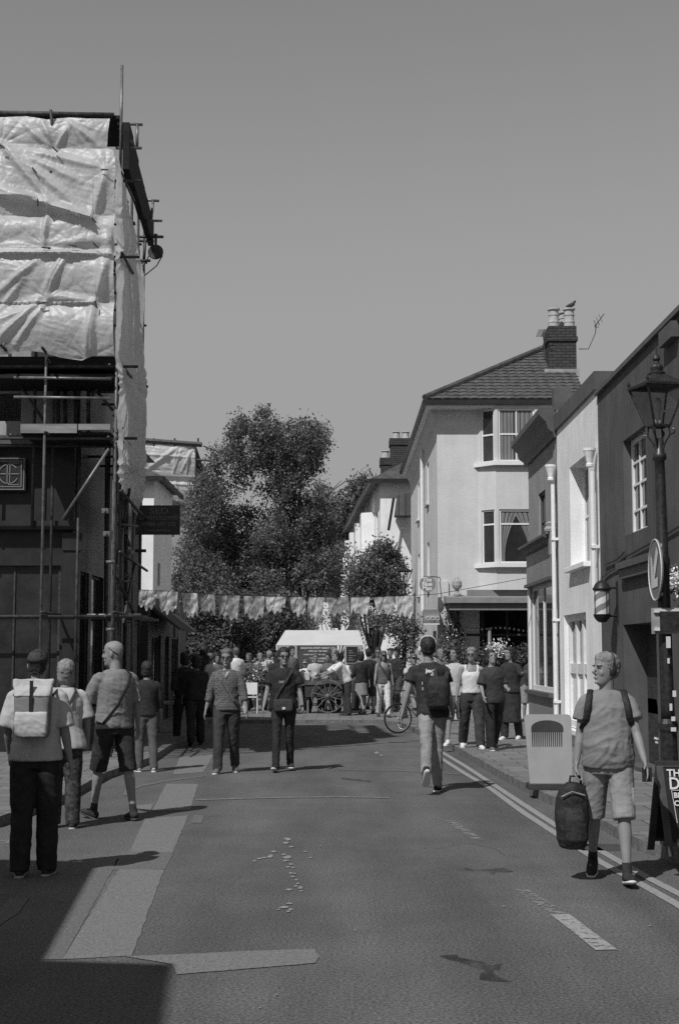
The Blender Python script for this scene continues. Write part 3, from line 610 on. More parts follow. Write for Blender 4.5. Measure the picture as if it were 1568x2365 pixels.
# ================================================================ scaffolded building on the left corner
M_tube = mat('galvanised_tube', .17, rough=.45, var=.3, scale=9, metal=.4)
M_tubed = mat('weathered_tube', .06, rough=.6, var=.4, scale=9, metal=.2)
M_board = mat('scaffold_board', .22, rough=.9, var=.25, scale=5, stretch=(.4, 3, 3))
M_boardd = mat('dark_scaffold_board', .014, rough=.9, var=.35, scale=5, stretch=(.4, 3, 3))
def sheetmat(name, v, tr):
    m = mat(name, v, rough=.4, var=.1, scale=2.5, spec=.5, trans=tr, bump=.6, bscale=7); return m
M_sheet = sheetmat('plastic_sheeting', .66, .42)
YS = 23.0; YB = 24.3; SX = lambda y: -3.62 - .05*(y-23)
bl = thing('corner_shop_building', 'pale walled left building behind scaffolding above a black painted shopfront', 'building', (-8, 27, 0))
M_wl = mat('weathered_render', .34, rough=.9, var=.2, scale=1.2, bump=.2)
XB = -4.55; zsf = at(150, 1010, YB).z
mb = MB(); wall_quads(mb, (-16, YB, 0), (1, 0, 0), (0, -1, 0), XB+16, zsf, 9.6, [(8.2, 9.0, 6.2, 7.4), (9.6, 10.5, 5.75, 6.25)], .1)
mb.poly([(XB, YB, zsf), (XB, 28.6, zsf), (XB, 28.6, 9.6), (XB, YB, 9.6)]); mb.poly([(-16, 28.6, 0), (XB, 28.6, 0), (XB, 28.6, 9.6), (-16, 28.6, 9.6)]); mb.poly([(-16, YB, 9.6), (XB, YB, 9.6), (XB, 28.6, 9.6), (-16, 28.6, 9.6)])
mb.build('wall', M_wl, bl)
# black shopfront with pilasters and panels
sf = MB(); x0 = -16; xs = [-16, -14, -12, -10, -8.3, -6.55, XB]
holes = []
for a, b in zip(xs[:-1], xs[1:]): holes.append((a+16+.2, b+16-.2, .7, 3.25))
wall_quads(sf, (-16, YB-.05, 0), (1, 0, 0), (0, -1, 0), XB+16, 0, zsf-.004, holes, .12)
hs2 = [(.4, 1.6, .7, 3.2), (1.9, 3.2, .7, 3.2)]
wall_quads(sf, (XB+.003, YB-.05, 0), (0, 1, 0), (1, 0, 0), 4.3, 0, zsf-.004, hs2, .12)
sf = sf.build('shopfront', M_black, bl)
for h in holes: window((-16, YB-.05, 0), (1, 0, 0), (0, -1, 0), *h[:4], .07, 2, 1, M_dark, M_glass, sf, name='shop_window')
for h in hs2: window((XB+.003, YB-.05, 0), (0, 1, 0), (1, 0, 0), *h, .07, 1, 1, M_dark, M_glass, sf, name='shop_window')
mb = MB()
for x in xs[1:]: mb = MB().box((x-.14, YB-.13, 0), (x+.14, YB-.053, 3.5)).box((x-.17, YB-.16, 3.503), (x+.17, YB-.053, 3.8)); mb.build('pilaster', M_black, sf)
MB().box((-16, YB-.25, 3.85), (XB+.1, YB-.053, 4.0)).build('fascia_cornice', M_black, sf)
MB().box((-16, YB-.32, zsf-.16), (XB+.16, YB-.053, zsf-.01)).build('fascia_cornice', M_cornice, sf)
# square monogram sign with ring
ms = thing('monogram_sign', 'square black sign with pale double frame and ringed monogram on the left shopfront', 'sign', at(20, 1095, YB-.2))
def frame(mb, a, b, c, d, t, y):
    mb.box((a, y, c), (b, y+.012, c+t)).box((a, y, d-t), (b, y+.012, d)).box((a, y, c+t), (a+t, y+.012, d-t)).box((b-t, y, c+t), (b, y+.012, d-t))
pA = at(-17, 1131, YB-.22); pB = at(58, 1058, YB-.22); y = pA.y
MB().box((pA.x-.02, y+.015, pA.z-.02), (pB.x+.02, y+.06, pB.z+.02)).build('board', M_black, ms)
mb = MB(); t = .016; frame(mb, pA.x, pB.x, pA.z, pB.z, t, y); mb.build('frame', M_curt, ms)
mb = MB(); frame(mb, pA.x+.045, pB.x-.045, pA.z+.045, pB.z-.045, t, y); mb.build('frame', M_curt, ms)
c = (pA+pB)/2; rr = (pB.x-pA.x)/2-.105
mb = MB(); n = 40
for i in range(n):
    a0 = 2*math.pi*i/n; a1 = 2*math.pi*(i+1)/n
    if -.55 < a0 < -.1 or a0 > 5.75 or a0 < .5: continue
    q = [(c.x+k*math.cos(a), y, c.z+k*math.sin(a)) for k, a in ((rr-.008, a0), (rr+.008, a0), (rr+.008, a1), (rr-.008, a1))]; mb.prism(q, (0, .012, 0))
mb.box((c.x-.03, y, c.z-rr), (c.x-.014, y+.012, c.z+rr)).box((c.x+.014, y, c.z-rr), (c.x+.03, y+.012, c.z+rr)).box((c.x-rr-.02, y, c.z-.008), (c.x+rr+.02, y+.012, c.z+.008))
mb.box((c.x-.0, y, c.z+rr+.012), (c.x+rr+.02, y+.012, c.z+rr+.026)).box((c.x-.0, y, c.z-rr-.026), (c.x+rr+.02, y+.012, c.z-rr-.012)); mb.build('monogram', M_curt, ms)
# ---------------------------------------------------------------- the scaffold
sf_ = thing('scaffold', 'tall tube scaffold wrapped in pale plastic sheeting round the left corner building', 'scaffolding', (-3.62, YS, 0))
def T(a, b, r=.025, m=None, par=None): return MB().tube([a, b], r, 8).build('scaffold_tube', m or M_tube, par or sf_, smooth=True)
XP = at(100, 1200, YS).x; XCn = -3.66; ZT = at(262, 262, YS).z
for x in (-9.3, -6.9, XP): T((x, YS, 0.02), (x, YS, ZT+(.2 if x != XP else -.2)), m=M_tube)
T((XCn, YS+.04, .02), (XCn, YS+.04, 9.7)); T((XCn+.02, YS-.02, 9.75), (XCn+.02, YS-.02, at(268, 152, YS).z))
for x in (-9.3, -6.9, XP-.05, XCn-.12): T((x, YB-.35, .02), (x, YB-.35, 9.9), m=M_tubed)
ys = [24.3, 25.6, 26.9, 28.2]
for y in ys: T((SX(y)-.08, y, .02), (SX(y)-.08, y, 10.3), m=M_tubed)
for y in ys[:-1]: T((SX(y)-.85, y+.2, .02), (SX(y)-.85, y+.2, 10.2), m=M_tubed)
lift = [2.35, at(100, 1000, YS).z-.08, at(100, 845, YS).z, 8.3, 9.6]
for z in lift:
    T((-10, YS+.06, z), (XCn+.35, YS+.06, z), m=M_tubed); T((-10, YB-.4, z), (XCn, YB-.4, z), m=M_tubed); T((SX(22.9)-.14, 22.9, z), (SX(28.6)-.14, 28.6, z), m=M_tubed)
    for x in (-9.2, -6.8, XP+.06, XCn+.06): T((x, YS-.25, z+.06), (x, YB, z+.06), m=M_tubed)
    for y in ys: T((SX(y)-1.0, y+.06, z+.06), (SX(y)+(.3 if z < 5 else -.02), y+.06, z+.06), m=M_tubed if z > 5 else M_tube)
for py in (872, 917): a, b = at(33, py, YS-.07), at(258, py+3, YS-.07); T(a, b)
T(at(145, 1200, YS-.08), at(252, 1036, YS-.08))
T(at(225, 905, YS+.5), at(262, 948, YS+.5), m=M_tubed); T(at(200, 935, YS+.4), at(225, 898, YS+.4), m=M_tubed)
for x in (135, 152, 176, 205): T(at(x, 1000, YB-.12), at(x, 895, YB-.12), .035, M_tubed)
T(at(20, 835, YS-.03)-Vector((0, .25, -.25)), at(6, 800, YS-.4)) ; T(at(108, 815, YS-.1), at(98, 802, YS-.45), m=M_tubed); T(at(18, 812, YS-.1), at(2, 795, YS-.45), m=M_tubed)
T(at(126, 345, YS-.05), at(118, 253, YS-.25), m=M_tubed)
# front top rail pair (dark), boards of the decks
T(at(-60, 260, YS-.05), at(264, 266, YS-.05), .045, M_tubed); 
for (x0, y0, x1, y1, th, m) in ((-60, 822, 262, 850, .9, M_boardd), (-60, 862, 262, 872, .9, M_boardd)):
    a, b = at(x0, y0, YS), at(x1, y1, YS); MB().box((a.x, YS+.05, b.z), (b.x, YB-.1, a.z)).build('deck', m, sf_)
a, b = at(50, 980, YS), at(256, 1001, YS); MB().box((a.x, YS-.05, b.z), (at(180, 980, YS).x, YS-.012, a.z)).build('toe_board', M_board, sf_); MB().box((at(180, 980, YS).x+.02, YS-.05, b.z+.05), (b.x, YS-.012, a.z)).build('toe_board', M_board, sf_)
MB().box((a.x, YS, b.z-.02), (b.x, YB-.1, b.z+.02)).build('deck', M_boardd, sf_)
# side boards of the temporary roof: stepped dark boards along the street side
zz = [(22.9, 23.6, 9.75, 10.55), (23.6, 24.6, 9.8, 10.5), (24.6, 25.9, 9.82, 10.42), (25.9, 27.2, 9.9, 10.4), (27.2, 28.0, 9.93, 10.4)]
for y0, y1, z0, z1 in zz: MB().prism([(SX(y0)+.02, y0, z0), (SX(y1)+.02, y1, z0), (SX(y1)+.02, y1, z1), (SX(y0)+.02, y0, z1)], (.11, 0, 0)).build('side_board', M_boardd, sf_)
MB().box((-10, YS-.02, ZT-.1), (XCn, YB, ZT-.04)).build('roof_sheet', M_boardd, sf_)
# side brackets
def px3(lst, y, r, m=M_tube):
    for (a, b, c, d) in lst: T(at(a, b, y), at(c, d, y), r, m)
px3([(272, 285, 330, 288), (268, 342, 328, 342), (318, 288, 317, 340), (278, 296, 310, 338)], YS+.05, .026, M_tube)
px3([(330, 462, 368, 464), (325, 510, 375, 510), (354, 464, 350, 510)], 26.4, .026, M_tube)
px3([(282, 515, 312, 515), (280, 485, 298, 485)], 24.8, .03, M_tubed)
px3([(298, 547, 378, 547), (312, 556, 356, 557), (318, 552, 322, 600), (336, 557, 333, 600), (316, 602, 348, 602)], 27.6, .03, M_tubed)
px3([(325, 918, 341, 890), (316, 1190, 338, 1170), (303, 1272, 338, 1272)], 28.2, .032, M_tubed)
px3([(264, 1020, 284, 986), (266, 1021, 288, 1021), (246, 1298, 266, 1298), (246, 1454, 264, 1454)], YS-.1, .028, M_tube)
for (x, y) in ((244, 1180), (247, 1233), (288, 1175), (292, 1230), (300, 1275), (296, 1330), (286, 1150)):
    p = at(x, y, YS if x < 260 else 25.6); MB().box(p-Vector((.05, .05, .04)), p+Vector((.05, .05, .04))).box(p+Vector((-.015, -.1, -.02)), p+Vector((.015, -.052, .02))).build('coupler', M_tube, sf_)
rt_ = random.Random(12)
for y, dx in ((23.5, -.1), (23.9, -.75), (24.8, -.35), (25.2, -.1), (26.2, -.5), (26.6, -.05), (27.6, -.3), (28.0, -.8)): T((SX(y)+dx, y, .02), (SX(y)+dx+rt_.uniform(-.05, .05), y, 5.6), .026, M_tube if dx > -.2 else M_tubed)
for a, b in (((265, 1150), (300, 1260)), ((300, 1130), (270, 1300)), ((268, 1330), (312, 1420)), ((262, 1400), (300, 1400)), ((268, 1210), (318, 1215)), ((266, 1345), (316, 1340)), ((285, 1440), (312, 1300))): T(at(*a, 24.2), at(*b, 26.2), .026, M_tubed)
for z in (1.1, 3.4, 4.4): T((SX(23)+.05, 23.1, z), (SX(28.4)+.05, 28.4, z), .026, M_tubed)
for x in (-8.2, -7.4, -5.9, -5.2): T((x, YB-.3, 3.9), (x, YB-.3, 9.7), .028, M_tubed)
T(at(30, 860, YB-.5), at(120, 1000, YB-.5), .026, M_tubed)
# gin wheel with its rope
gw = thing('gin_wheel', 'round gin wheel with a looped rope hanging from the scaffold bracket', 'pulley', at(360, 582, 27.6))
c = at(360, 582, 27.6); mb = MB(); n = 28; mb.prism([(c.x+.13*math.cos(2*math.pi*i/n), c.y-.02, c.z+.13*math.sin(2*math.pi*i/n)) for i in range(n)], (0, .04, 0)); mb.ring(c, (1, 0, 0), (0, 0, 1), .135, .018, 28, 6); mb.build('wheel', M_tubed, gw)
MB().box((c.x-.02, c.y-.05, c.z), (c.x+.02, c.y-.03, c.z+.3)).box((c.x-.02, c.y+.03, c.z), (c.x+.02, c.y+.05, c.z+.3)).box((c.x-.03, c.y-.05, c.z+.3), (c.x+.03, c.y+.05, c.z+.36)).build('hanger', M_tubed, gw)
a = [at(345, 590, 27.6), at(335, 610, 27.6), at(318, 630, 27.6), at(297, 645, 27.6)]; b = [at(376, 590, 27.6), at(362, 614, 27.6), at(335, 636, 27.6), at(297, 647, 27.6)]
MB().tube(a, .012, 6).tube(b, .012, 6).build('rope', M_black, gw)
# ---------------------------------------------------------------- plastic sheeting as real folded cloth
def seg_d(px, py, a, b):
    ax, ay = a; bx, by = b; dx, dy = bx-ax, by-ay; L = dx*dx+dy*dy; t = np.clip(((px-ax)*dx+(py-ay)*dy)/L, 0, 1)
    return np.hypot(px-ax-t*dx, py-ay-t*dy), t
def folds(PX, PY, ridges, ties, bill, seed):
    """relief (metres, towards the viewer) over picture coordinates of the sheet"""
    H = np.zeros_like(PX); rg = np.random.RandomState(seed)
    for (ax, ay, bx, by, wd, am) in ridges:
        d, t = seg_d(PX, PY, (ax, ay), (bx, by)); H += am*np.exp(-(d/wd)**2)*(.35+.65*np.sin(np.pi*np.clip(t, .04, .96)))
    for (tx, ty, k, am, rl) in ties:
        r = np.hypot(PX-tx, PY-ty); th = np.arctan2(PY-ty, PX-tx); ph = rg.uniform(0, 6)
        f = np.abs(np.sin(k*th/2+ph+.4*np.sin(3*th)))**.7
        H += am*f*np.minimum(1, r/25)*np.exp(-(r/rl)**1.5) - am*1.2*np.exp(-(r/14)**2)
    for (y0, y1, am) in bill:
        s = np.clip((PY-y0)/(y1-y0), 0, 1); H += am*np.sin(np.pi*s**.8)*((PY >= y0) & (PY <= y1))
    return H
def cloth(name, P, nu, nv, outline, fold, nrm, m, parent, namp=.02, nsc=1.6):
    """outline(u,v)->(px,py); P(px,py)->point"""
    U, Vv = np.meshgrid(np.linspace(0, 1, nu), np.linspace(0, 1, nv)); PX = np.zeros_like(U); PY = np.zeros_like(U)
    for j in range(nv):
        for i in range(nu): PX[j, i], PY[j, i] = outline(U[j, i], Vv[j, i])
    H = fold(PX, PY); vs = []
    for j in range(nv):
        for i in range(nu):
            p = P(PX[j, i], PY[j, i]); q = Vector((p.x*1.0+p.y*.7, p.z, 3.1))*nsc
            a = noise.noise(Vector((q.x*1.5+q.y*.9, q.y*1.1-q.x*.3, 1.7))); b = noise.noise(q*4.3+Vector((9, 2, 5))); c_ = noise.noise(Vector((q.x*9, q.y*14, 2)))
            d_ = noise.noise(Vector((q.x*2.2+q.y*7, q.y*2.1-q.x*1.3, 6.5))); e_ = noise.noise(Vector((q.x*7-q.y*2, q.y*5, 8.5)))
            h = H[j, i]+namp*a*1.6+namp*.5*b-namp*.9*abs(d_)-namp*.5*abs(e_)+namp*.2*c_
            vs.append(p+nrm*float(h))
    fs = [(j*nu+i, j*nu+i+1, (j+1)*nu+i+1, (j+1)*nu+i) for j in range(nv-1) for i in range(nu-1)]
    return MB().add(vs, fs).build(name, m, parent, smooth=True)
def ip(tab, t): return float(np.interp(t, [a for a, _ in tab], [b for _, b in tab]))
botF = [(-90, 825), (0, 822), (60, 812), (100, 815), (140, 826), (190, 833), (215, 824), (262, 822)]
topF = [(-90, 262), (0, 272), (60, 268), (110, 278), (160, 272), (205, 276), (262, 274)]
def outF(u, v):
    x = -90+ip([(0, 345), (.125, 338), (.14, 359), (.3, 357), (1, 355)], v)*u
    return x, ip(topF, x)*(1-v)+ip(botF, x)*v
ridF = [(5, 335, 120, 470, 5, .09), (5, 335, 215, 505, 6, .08), (5, 335, 190, 425, 5, .06), (5, 335, 240, 392, 5, .06), (130, 345, 100, 285, 4, .06), (130, 345, 165, 290, 4, .05), (165, 285, 230, 340, 4, .05), (165, 285, 200, 345, 3, .04), (60, 290, 110, 340, 4, .05),
        (115, 480, 215, 512, 8, .14), (215, 512, 250, 395, 6, .1), (0, 440, 110, 478, 6, .1), (115, 480, 105, 572, 4, .07), (0, 460, 110, 462, 4, .05), (0, 575, 105, 572, 8, .08), (105, 572, 250, 560, 9, .12), (0, 590, 220, 592, 5, .07), (250, 560, 262, 590, 6, .08),
        (150, 590, 105, 680, 4, .07), (162, 590, 112, 685, 3, .06), (0, 680, 100, 600, 5, .07), (0, 720, 60, 650, 4, .05), (60, 700, 120, 690, 5, .06), (120, 688, 225, 700, 6, .09), (0, 790, 90, 705, 5, .1), (40, 800, 115, 695, 4, .07), (215, 705, 200, 830, 4, .08), (222, 700, 212, 825, 4, .08), (250, 560, 222, 700, 7, .07), (255, 600, 225, 700, 4, .06), (0, 745, 110, 700, 4, .05)]
tieF = [(5, 335, 14, .07, 110), (128, 345, 12, .05, 60), (165, 280, 16, .05, 60), (248, 395, 12, .04, 70), (215, 510, 12, .05, 60), (108, 572, 14, .05, 90), (170, 565, 10, .04, 50), (222, 700, 14, .05, 90), (115, 693, 14, .05, 90), (90, 470, 10, .04, 60), (205, 828, 14, .05, 90), (-20, 575, 12, .05, 100), (250, 275, 12, .03, 60)]
bilF = [(270, 345, .05), (345, 500, .1), (500, 572, .12), (580, 700, .14), (700, 830, .16)]
def fF(PX, PY):
    h = folds(PX, PY, [(a, b, c, d, w_*1.7, m_*.95) for a, b, c, d, w_, m_ in ridF], [(a, b, k, m_*.25, r_*1.2) for a, b, k, m_, r_ in tieF], bilF, 3)
    # overlapping laps: lower edge of one strip standing proud of the next
    for (x0, y0, x1, y1, am) in ((-90, 300, 262, 352, .0), (112, 482, 218, 515, .14), (-90, 440, 112, 478, .1), (-90, 590, 262, 594, .08), (-90, 700, 225, 704, .06)):
        ye = y0+(y1-y0)*np.clip((PX-x0)/(x1-x0), 0, 1); ins = (PX >= x0) & (PX <= x1); dd = ye-PY
        h += am*ins*np.where(dd > 0, np.exp(-(dd/26)), 0)
    return h
fs_ = cloth('sheeting', lambda x, y: at(x, y, YS-.12), 230, 300, outF, fF, Vector((0, -1, 0)), M_sheet, sf_, .011)
# side sheet, along the street side of the scaffold (plane x = SX(y))
def side_pt(px, py, off=-.0):
    d = ray(px, py); # solve x = SX(y)+off
    t = (-3.62+off+.05*23)/(d.x+.05*d.y); return CAM+d*t
def outS(u, v):
    # v along height; left edge is the corner, right edge far
    yl = ip([(0, 345), (.15, 400), (.86, 1100), (1, 1185)], v); xl = ip([(0, 264), (.86, 262), (.93, 283), (1, 312)], v)
    yr = ip([(0, 347), (.08, 400), (.3, 600), (.34, 640), (1, 1190)], v); xr = ip([(0, 267), (.08, 281), (.3, 322), (.34, 331), (.5, 328), (.62, 333), (.8, 329), (.93, 330), (1, 316)], v)
    return xl+(xr-xl)*u, yl+(yr-yl)*u
ridS = [(270, 380, 262, 420, 5, .05), (265, 480, 300, 478, 4, .07), (262, 500, 300, 508, 4, .06), (262, 560, 292, 590, 5, .08), (265, 590, 285, 700, 5, .05), (262, 840, 285, 1000, 6, .1), (275, 830, 300, 960, 5, .08), (285, 900, 300, 1090, 5, .09), (315, 900, 305, 1150, 5, .08), (262, 1000, 310, 1150, 6, .08), (295, 700, 300, 900, 5, .06), (328, 800, 320, 1000, 4, .06)]
cloth('sheeting', side_pt, 90, 300, outS, lambda a, b: folds(a, b, [(p_, q_, r_, s_, w_*1.4, m_*.4) for p_, q_, r_, s_, w_, m_ in ridS], [(290, 590, 10, .04, 60), (305, 1100, 14, .06, 100), (290, 880, 12, .05, 90)], [(345, 500, .03), (500, 600, .03), (600, 830, .05), (830, 1190, .06)], 5), Vector((1, 0, 0)), M_sheet, sf_, .014)
# strap ties on the sheet
for (x, y, a) in ((5, 338, .7), (128, 345, .8), (80, 393, .9), (242, 392, 0), (217, 508, .8), (106, 572, .1), (170, 568, .2), (222, 567, .8), (97, 700, -.3), (222, 703, 1.4), (88, 468, 1.5)):
    p = at(x, y, YS-.33); d = Vector((math.cos(a), 0, -math.sin(a)))*.06; MB().tube([p-d, p+d], .012, 6).build('strap', M_black, sf_)
# SED sign
sg = thing('scaffold_sign', 'dark scaffolding company board hung on the street side of the scaffold', 'sign', at(365, 1200, 28.0))
a, b = at(313, 1235, 28.0), at(417, 1167, 28.0)
MB().prism([(a.x, 28.0, a.z), (b.x, 28.0, a.z), (b.x, 28.0, b.z), (a.x+.11, 28.0, b.z), (a.x, 28.0, a.z+.3)], (0, .03, 0)).build('board', mat('sign_dark', .055, rough=.5, var=.15), sg)
M_gl = mat('sign_lettering', .17, rough=.5)
cx = (a.x+b.x)/2; W_ = b.x-a.x
for s, z, sz, sx in (('SED', .80, .17, 1.3), ('SCAFFOLDING', .57, .115, 1.02), ('07486 697 232', .35, .115, .98), ('www.scaffolding', .15, .05, 1.3)): text_on('lettering', s, sz, (cx+(.02), 28.0, a.z+(b.z-a.z)*z), (1, 0, 0), (0, 0, 1), M_gl, sg, sx=sx, bold=.002)
MB().box((a.x, 27.985, a.z), (a.x+.012, 27.998, a.z+.3)).box((b.x-.012, 27.985, a.z), (b.x, 27.998, b.z)).build('trim', M_gl, sg)
# ================================================================ building off frame at near left (casts the foreground shadow)
nb = thing('near_house', 'near left house beside the camera whose roof shades the road', 'building', (-9, 0, 0))
HT = 6.0; HT2 = 7.1; k_ = 1/math.tan(R(SUN_EL)); ov = Vector((-.529*k_, -.849*k_, 0))
ga, gb_, gc, gd, ge = gp(228, 1990), gp(104, 2218), gp(400, 2228), gp(376, 2380), gp(-60, 1984)
q = [p+ov*HT for p in (ge, ga, gb_)]; q2 = [p+ov*HT2 for p in (gb_, gc, gd)]
d_ = (q[2]-q[1]).normalized(); far = q[2]+d_*12; lf = q[0]+(q[0]-q[1]).normalized()*9
MB().prism([lf, q[0], q[1], q[2], far, Vector((-16, far.y, 0))], (0, 0, HT)).build('wall', M_wwhite, nb)
d2 = (q2[2]-q2[1]).normalized(); MB().prism([v+Vector((0, 0, HT+.004)) for v in (q2[0]-Vector((6, 0, 0)), q2[0], q2[1], q2[2], q2[2]+d2*8, q2[2]+d2*8-Vector((9, 0, 0)))], (0, 0, HT2-HT)).build('roof', M_slate, nb)
# ================================================================ left row beyond the scaffold
M_lgrey = mat('plain_grey_render', .3, rough=.9, var=.1, scale=1.5)  # plain grey wall colour of the far houses
l1 = thing('terraced_house', 'dark fronted terraced house squeezed right behind the sheeted scaffold', 'building', (-6, 31, 0))
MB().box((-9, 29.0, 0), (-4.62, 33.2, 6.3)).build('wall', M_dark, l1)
MB().prism([(-4.35, 28.9, 6.25), (-6.8, 28.9, 7.6), (-9.2, 28.9, 6.25)], (0, 4.5, 0)).build('roof', M_slate, l1)
MB().box((-4.6, 30, 3.9), (-4.56, 31, 5.2)).build('window', M_glass, l1)
l2 = thing('house', 'white rendered house with dark hipped eaves beside the hanging scaffold sign', 'building', (-7, 44, 0))
X2 = at(355, 1250, 42).x; z2 = at(355, 1102, 42).z
hw2 = [(1.1, 1.7, at(365, 1352, 43).z, at(365, 1299, 43).z), (1.1, 1.7, at(365, 1210, 43).z, at(365, 1165, 43).z)]
mb = MB(); mb.poly([(-12, 42, 0), (X2, 42, 0), (X2, 42, z2), (-12, 42, z2)]); wall_quads(mb, (X2, 42, 0), (0, 1, 0), (1, 0, 0), 4.6, 0, z2, hw2, .1); mb.poly([(-12, 46.6, 0), (X2, 46.6, 0), (X2, 46.6, z2), (-12, 46.6, z2)]); mb.build('wall', M_wwhite, l2)
for h in hw2: window((X2, 42, 0), (0, 1, 0), (1, 0, 0), *h, .05, 2, 2, M_cornice, M_glass, l2)
MB().add([(-12, 41.7, z2), (X2+.28, 41.7, z2), (X2+.28, 46.9, z2), (-12, 46.9, z2), (-8, 44.3, z2+1.3), (X2-2.2, 44.3, z2+1.3)], [(0, 1, 5, 4), (1, 2, 5), (2, 3, 4, 5), (0, 4, 3), (0, 3, 2, 1)]).build('roof', M_slate, l2)
MB().box((-12, 41.65, z2-.14), (X2+.32, 41.74, z2-.01)).box((X2+.26, 41.745, z2-.14), (X2+.34, 46.9, z2-.01)).build('gutter', M_black, l2)
MB().box((-12, 41.97, .0), (X2-.42, 41.995, z2-.2)).build('painted_band', M_lgrey, l2) if 0 else None
# low dark shop row
l3 = thing('shop_row', 'low dark shop row with canopy and dim glazing on the shaded left side', 'building', (-5.6, 37, 0))
XS3 = -4.45; hs3 = [(.6, 2.4, .6, 2.2), (3.2, 4.1, .1, 2.2), (4.7, 6.6, .6, 2.2)]
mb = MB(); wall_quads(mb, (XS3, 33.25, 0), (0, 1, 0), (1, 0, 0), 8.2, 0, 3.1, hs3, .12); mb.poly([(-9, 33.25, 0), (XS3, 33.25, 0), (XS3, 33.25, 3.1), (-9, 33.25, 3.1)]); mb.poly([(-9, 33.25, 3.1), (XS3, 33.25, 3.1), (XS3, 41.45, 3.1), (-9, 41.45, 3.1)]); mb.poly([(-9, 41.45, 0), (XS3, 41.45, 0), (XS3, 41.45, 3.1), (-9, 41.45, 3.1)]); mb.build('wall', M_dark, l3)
for h in hs3: window((XS3, 33.25, 0), (0, 1, 0), (1, 0, 0), *h, .06, 2, 1, M_cornice, M_glass, l3)
MB().prism([(XS3, 33.6, 2.9), (XS3+.7, 33.6, 2.35), (XS3+.7, 33.6, 2.3), (XS3, 33.6, 2.8)], (0, 4, 0)).build('canopy', mat('canopy_cloth', .06), l3)
text_on('lettering', 'IS', .14, at(324, 1440, 33.1), (1, 0, 0), (0, 0, 1), M_lead, l3)
MB().box(at(311, 1535, 33.0), at(316, 1447, 33.02)).build('pale_post', M_whitep, l3)
for x, y0, y1, m in ((385, 1420, 1560, M_fascia), (411, 1400, 1640, M_cornice)): MB().box(at(x, y1, 38.5), at(x+5, y0, 38.9)).build('pilaster', m, l3)
# second scaffold far off
s2 = thing('scaffold', 'distant sheeted scaffold on a house roof beyond the white house', 'scaffolding', (-7, 62, 0))
Y6 = 62; a, b = at(300, 1100, Y6), at(452, 1022, Y6)
o2_ = lambda u, v: (300+152*u, ip([(0, 1018), (1, 1029)], u)*(1-v)+ip([(0, 1075), (.5, 1092), (1, 1102)], u)*v)
cloth('sheeting', lambda x, y: at(x, y, Y6), 100, 50, o2_, lambda A, B: folds(A, B, [(338, 1085, 410, 1035, 3, .12), (345, 1085, 400, 1045, 2, .07), (330, 1050, 450, 1058, 3, .08), (420, 1090, 445, 1040, 3, .1), (400, 1095, 420, 1040, 2, .08), (410, 1040, 400, 1090, 2, .06), (430, 1100, 440, 1045, 2, .08)], [(440, 1040, 14, .06, 40), (340, 1085, 14, .06, 40)], [(1018, 1098, .15)], 8), Vector((0, -1, 0)), M_sheet, s2, .03, .8)
o3_ = lambda u, v: (375+82*u, ip([(0, 1098), (1, 1103)], u)*(1-v)+ip([(0, 1145), (.5, 1160), (.85, 1166), (1, 1150)], u)*v)
cloth('sheeting', lambda x, y: at(x, y, Y6+.4), 60, 40, o3_, lambda A, B: folds(A, B, [(405, 1100, 415, 1160, 3, .1), (380, 1118, 450, 1122, 3, .08)], [(412, 1100, 12, .06, 40)], [(1098, 1165, .25)], 8), Vector((0, -1, 0)), M_sheet, s2, .03, .8)
def T2(a, b, y=Y6-.1, r=.05, y2=None): return MB().tube([at(*a, y), at(*b, y2 or y)], r, 6).build('scaffold_tube', M_tubed, s2)
T2((300, 1015), (467, 1027), r=.12); T2((455, 1062), (488, 1064)); T2((470, 1030), (520, 1050), r=.03); T2((488, 1050), (486, 1085), r=.03); T2((425, 1190), (480, 1192)); T2((425, 1232), (470, 1232)); T2((445, 1232), (462, 1192)); T2((400, 1165), (400, 1240)); T2((452, 1030), (452, 1240), r=.04); T2((470, 1070), (470, 1240), r=.03); T2((410, 1160), (456, 1180), r=.06)
for x in (356, 404, 458): T2((x, 1012), (x, 1030), r=.04)
MB().prism([at(452, 1026, Y6), at(474, 1090, Y6+5), at(462, 1092, Y6+5), at(452, 1070, Y6)], (-.15, 0, 0)).build('side_board', M_boardd, s2)
h2 = thing('house', 'plain grey house carrying the distant sheeted scaffold', 'building', (-8, 66, 0))
MB().box((at(330, 1100, Y6+1).x, Y6+1.2, 0), (at(448, 1100, Y6+1).x, Y6+9, at(400, 1080, Y6+1.2).z)).build('wall', M_lgrey, h2)
MB().box((at(330, 1100, Y6+1).x, Y6+1.1, at(400, 1080, Y6+1.2).z), (at(450, 1100, Y6+1).x, Y6+9, at(400, 1060, Y6+1.2).z)).build('roof', M_slate, h2)
# ================================================================ terrace beyond the cream building (street bends left)
tr = thing('terrace', 'far sunlit white terrace with bay windows curving behind the trees', 'building', (2, 60, 0))
pA = Vector((at(878, 1120, 52.5).x, 52.5, 0)); pB = Vector((at(806, 1250, 76).x, 76, 0)); zE = at(878, 1108, 52.5).z
u = (pB-pA); L = u.length; u.normalize(); nn = Vector((-u.y, u.x, 0));
if nn.x > 0: nn = -nn
hh = [];
for k in range(5):
    for z0, z1 in ((1.0, 2.3), (3.6, 4.9), (6.0, 7.2)): hh.append((1.4+k*4.6, 2.5+k*4.6, z0, min(z1, zE-.4)))
mb = MB(); wall_quads(mb, pA, u, nn, L, 0, zE, hh, .1); mb.poly([pA, pA+Vector((5, 0, 0)), pA+Vector((5, 0, zE)), pA+Vector((0, 0, zE))]); mb.poly([pB, pB+Vector((5, 0, 0)), pB+Vector((5, 0, zE)), pB+Vector((0, 0, zE))]); mb.build('wall', M_wwhite, tr)
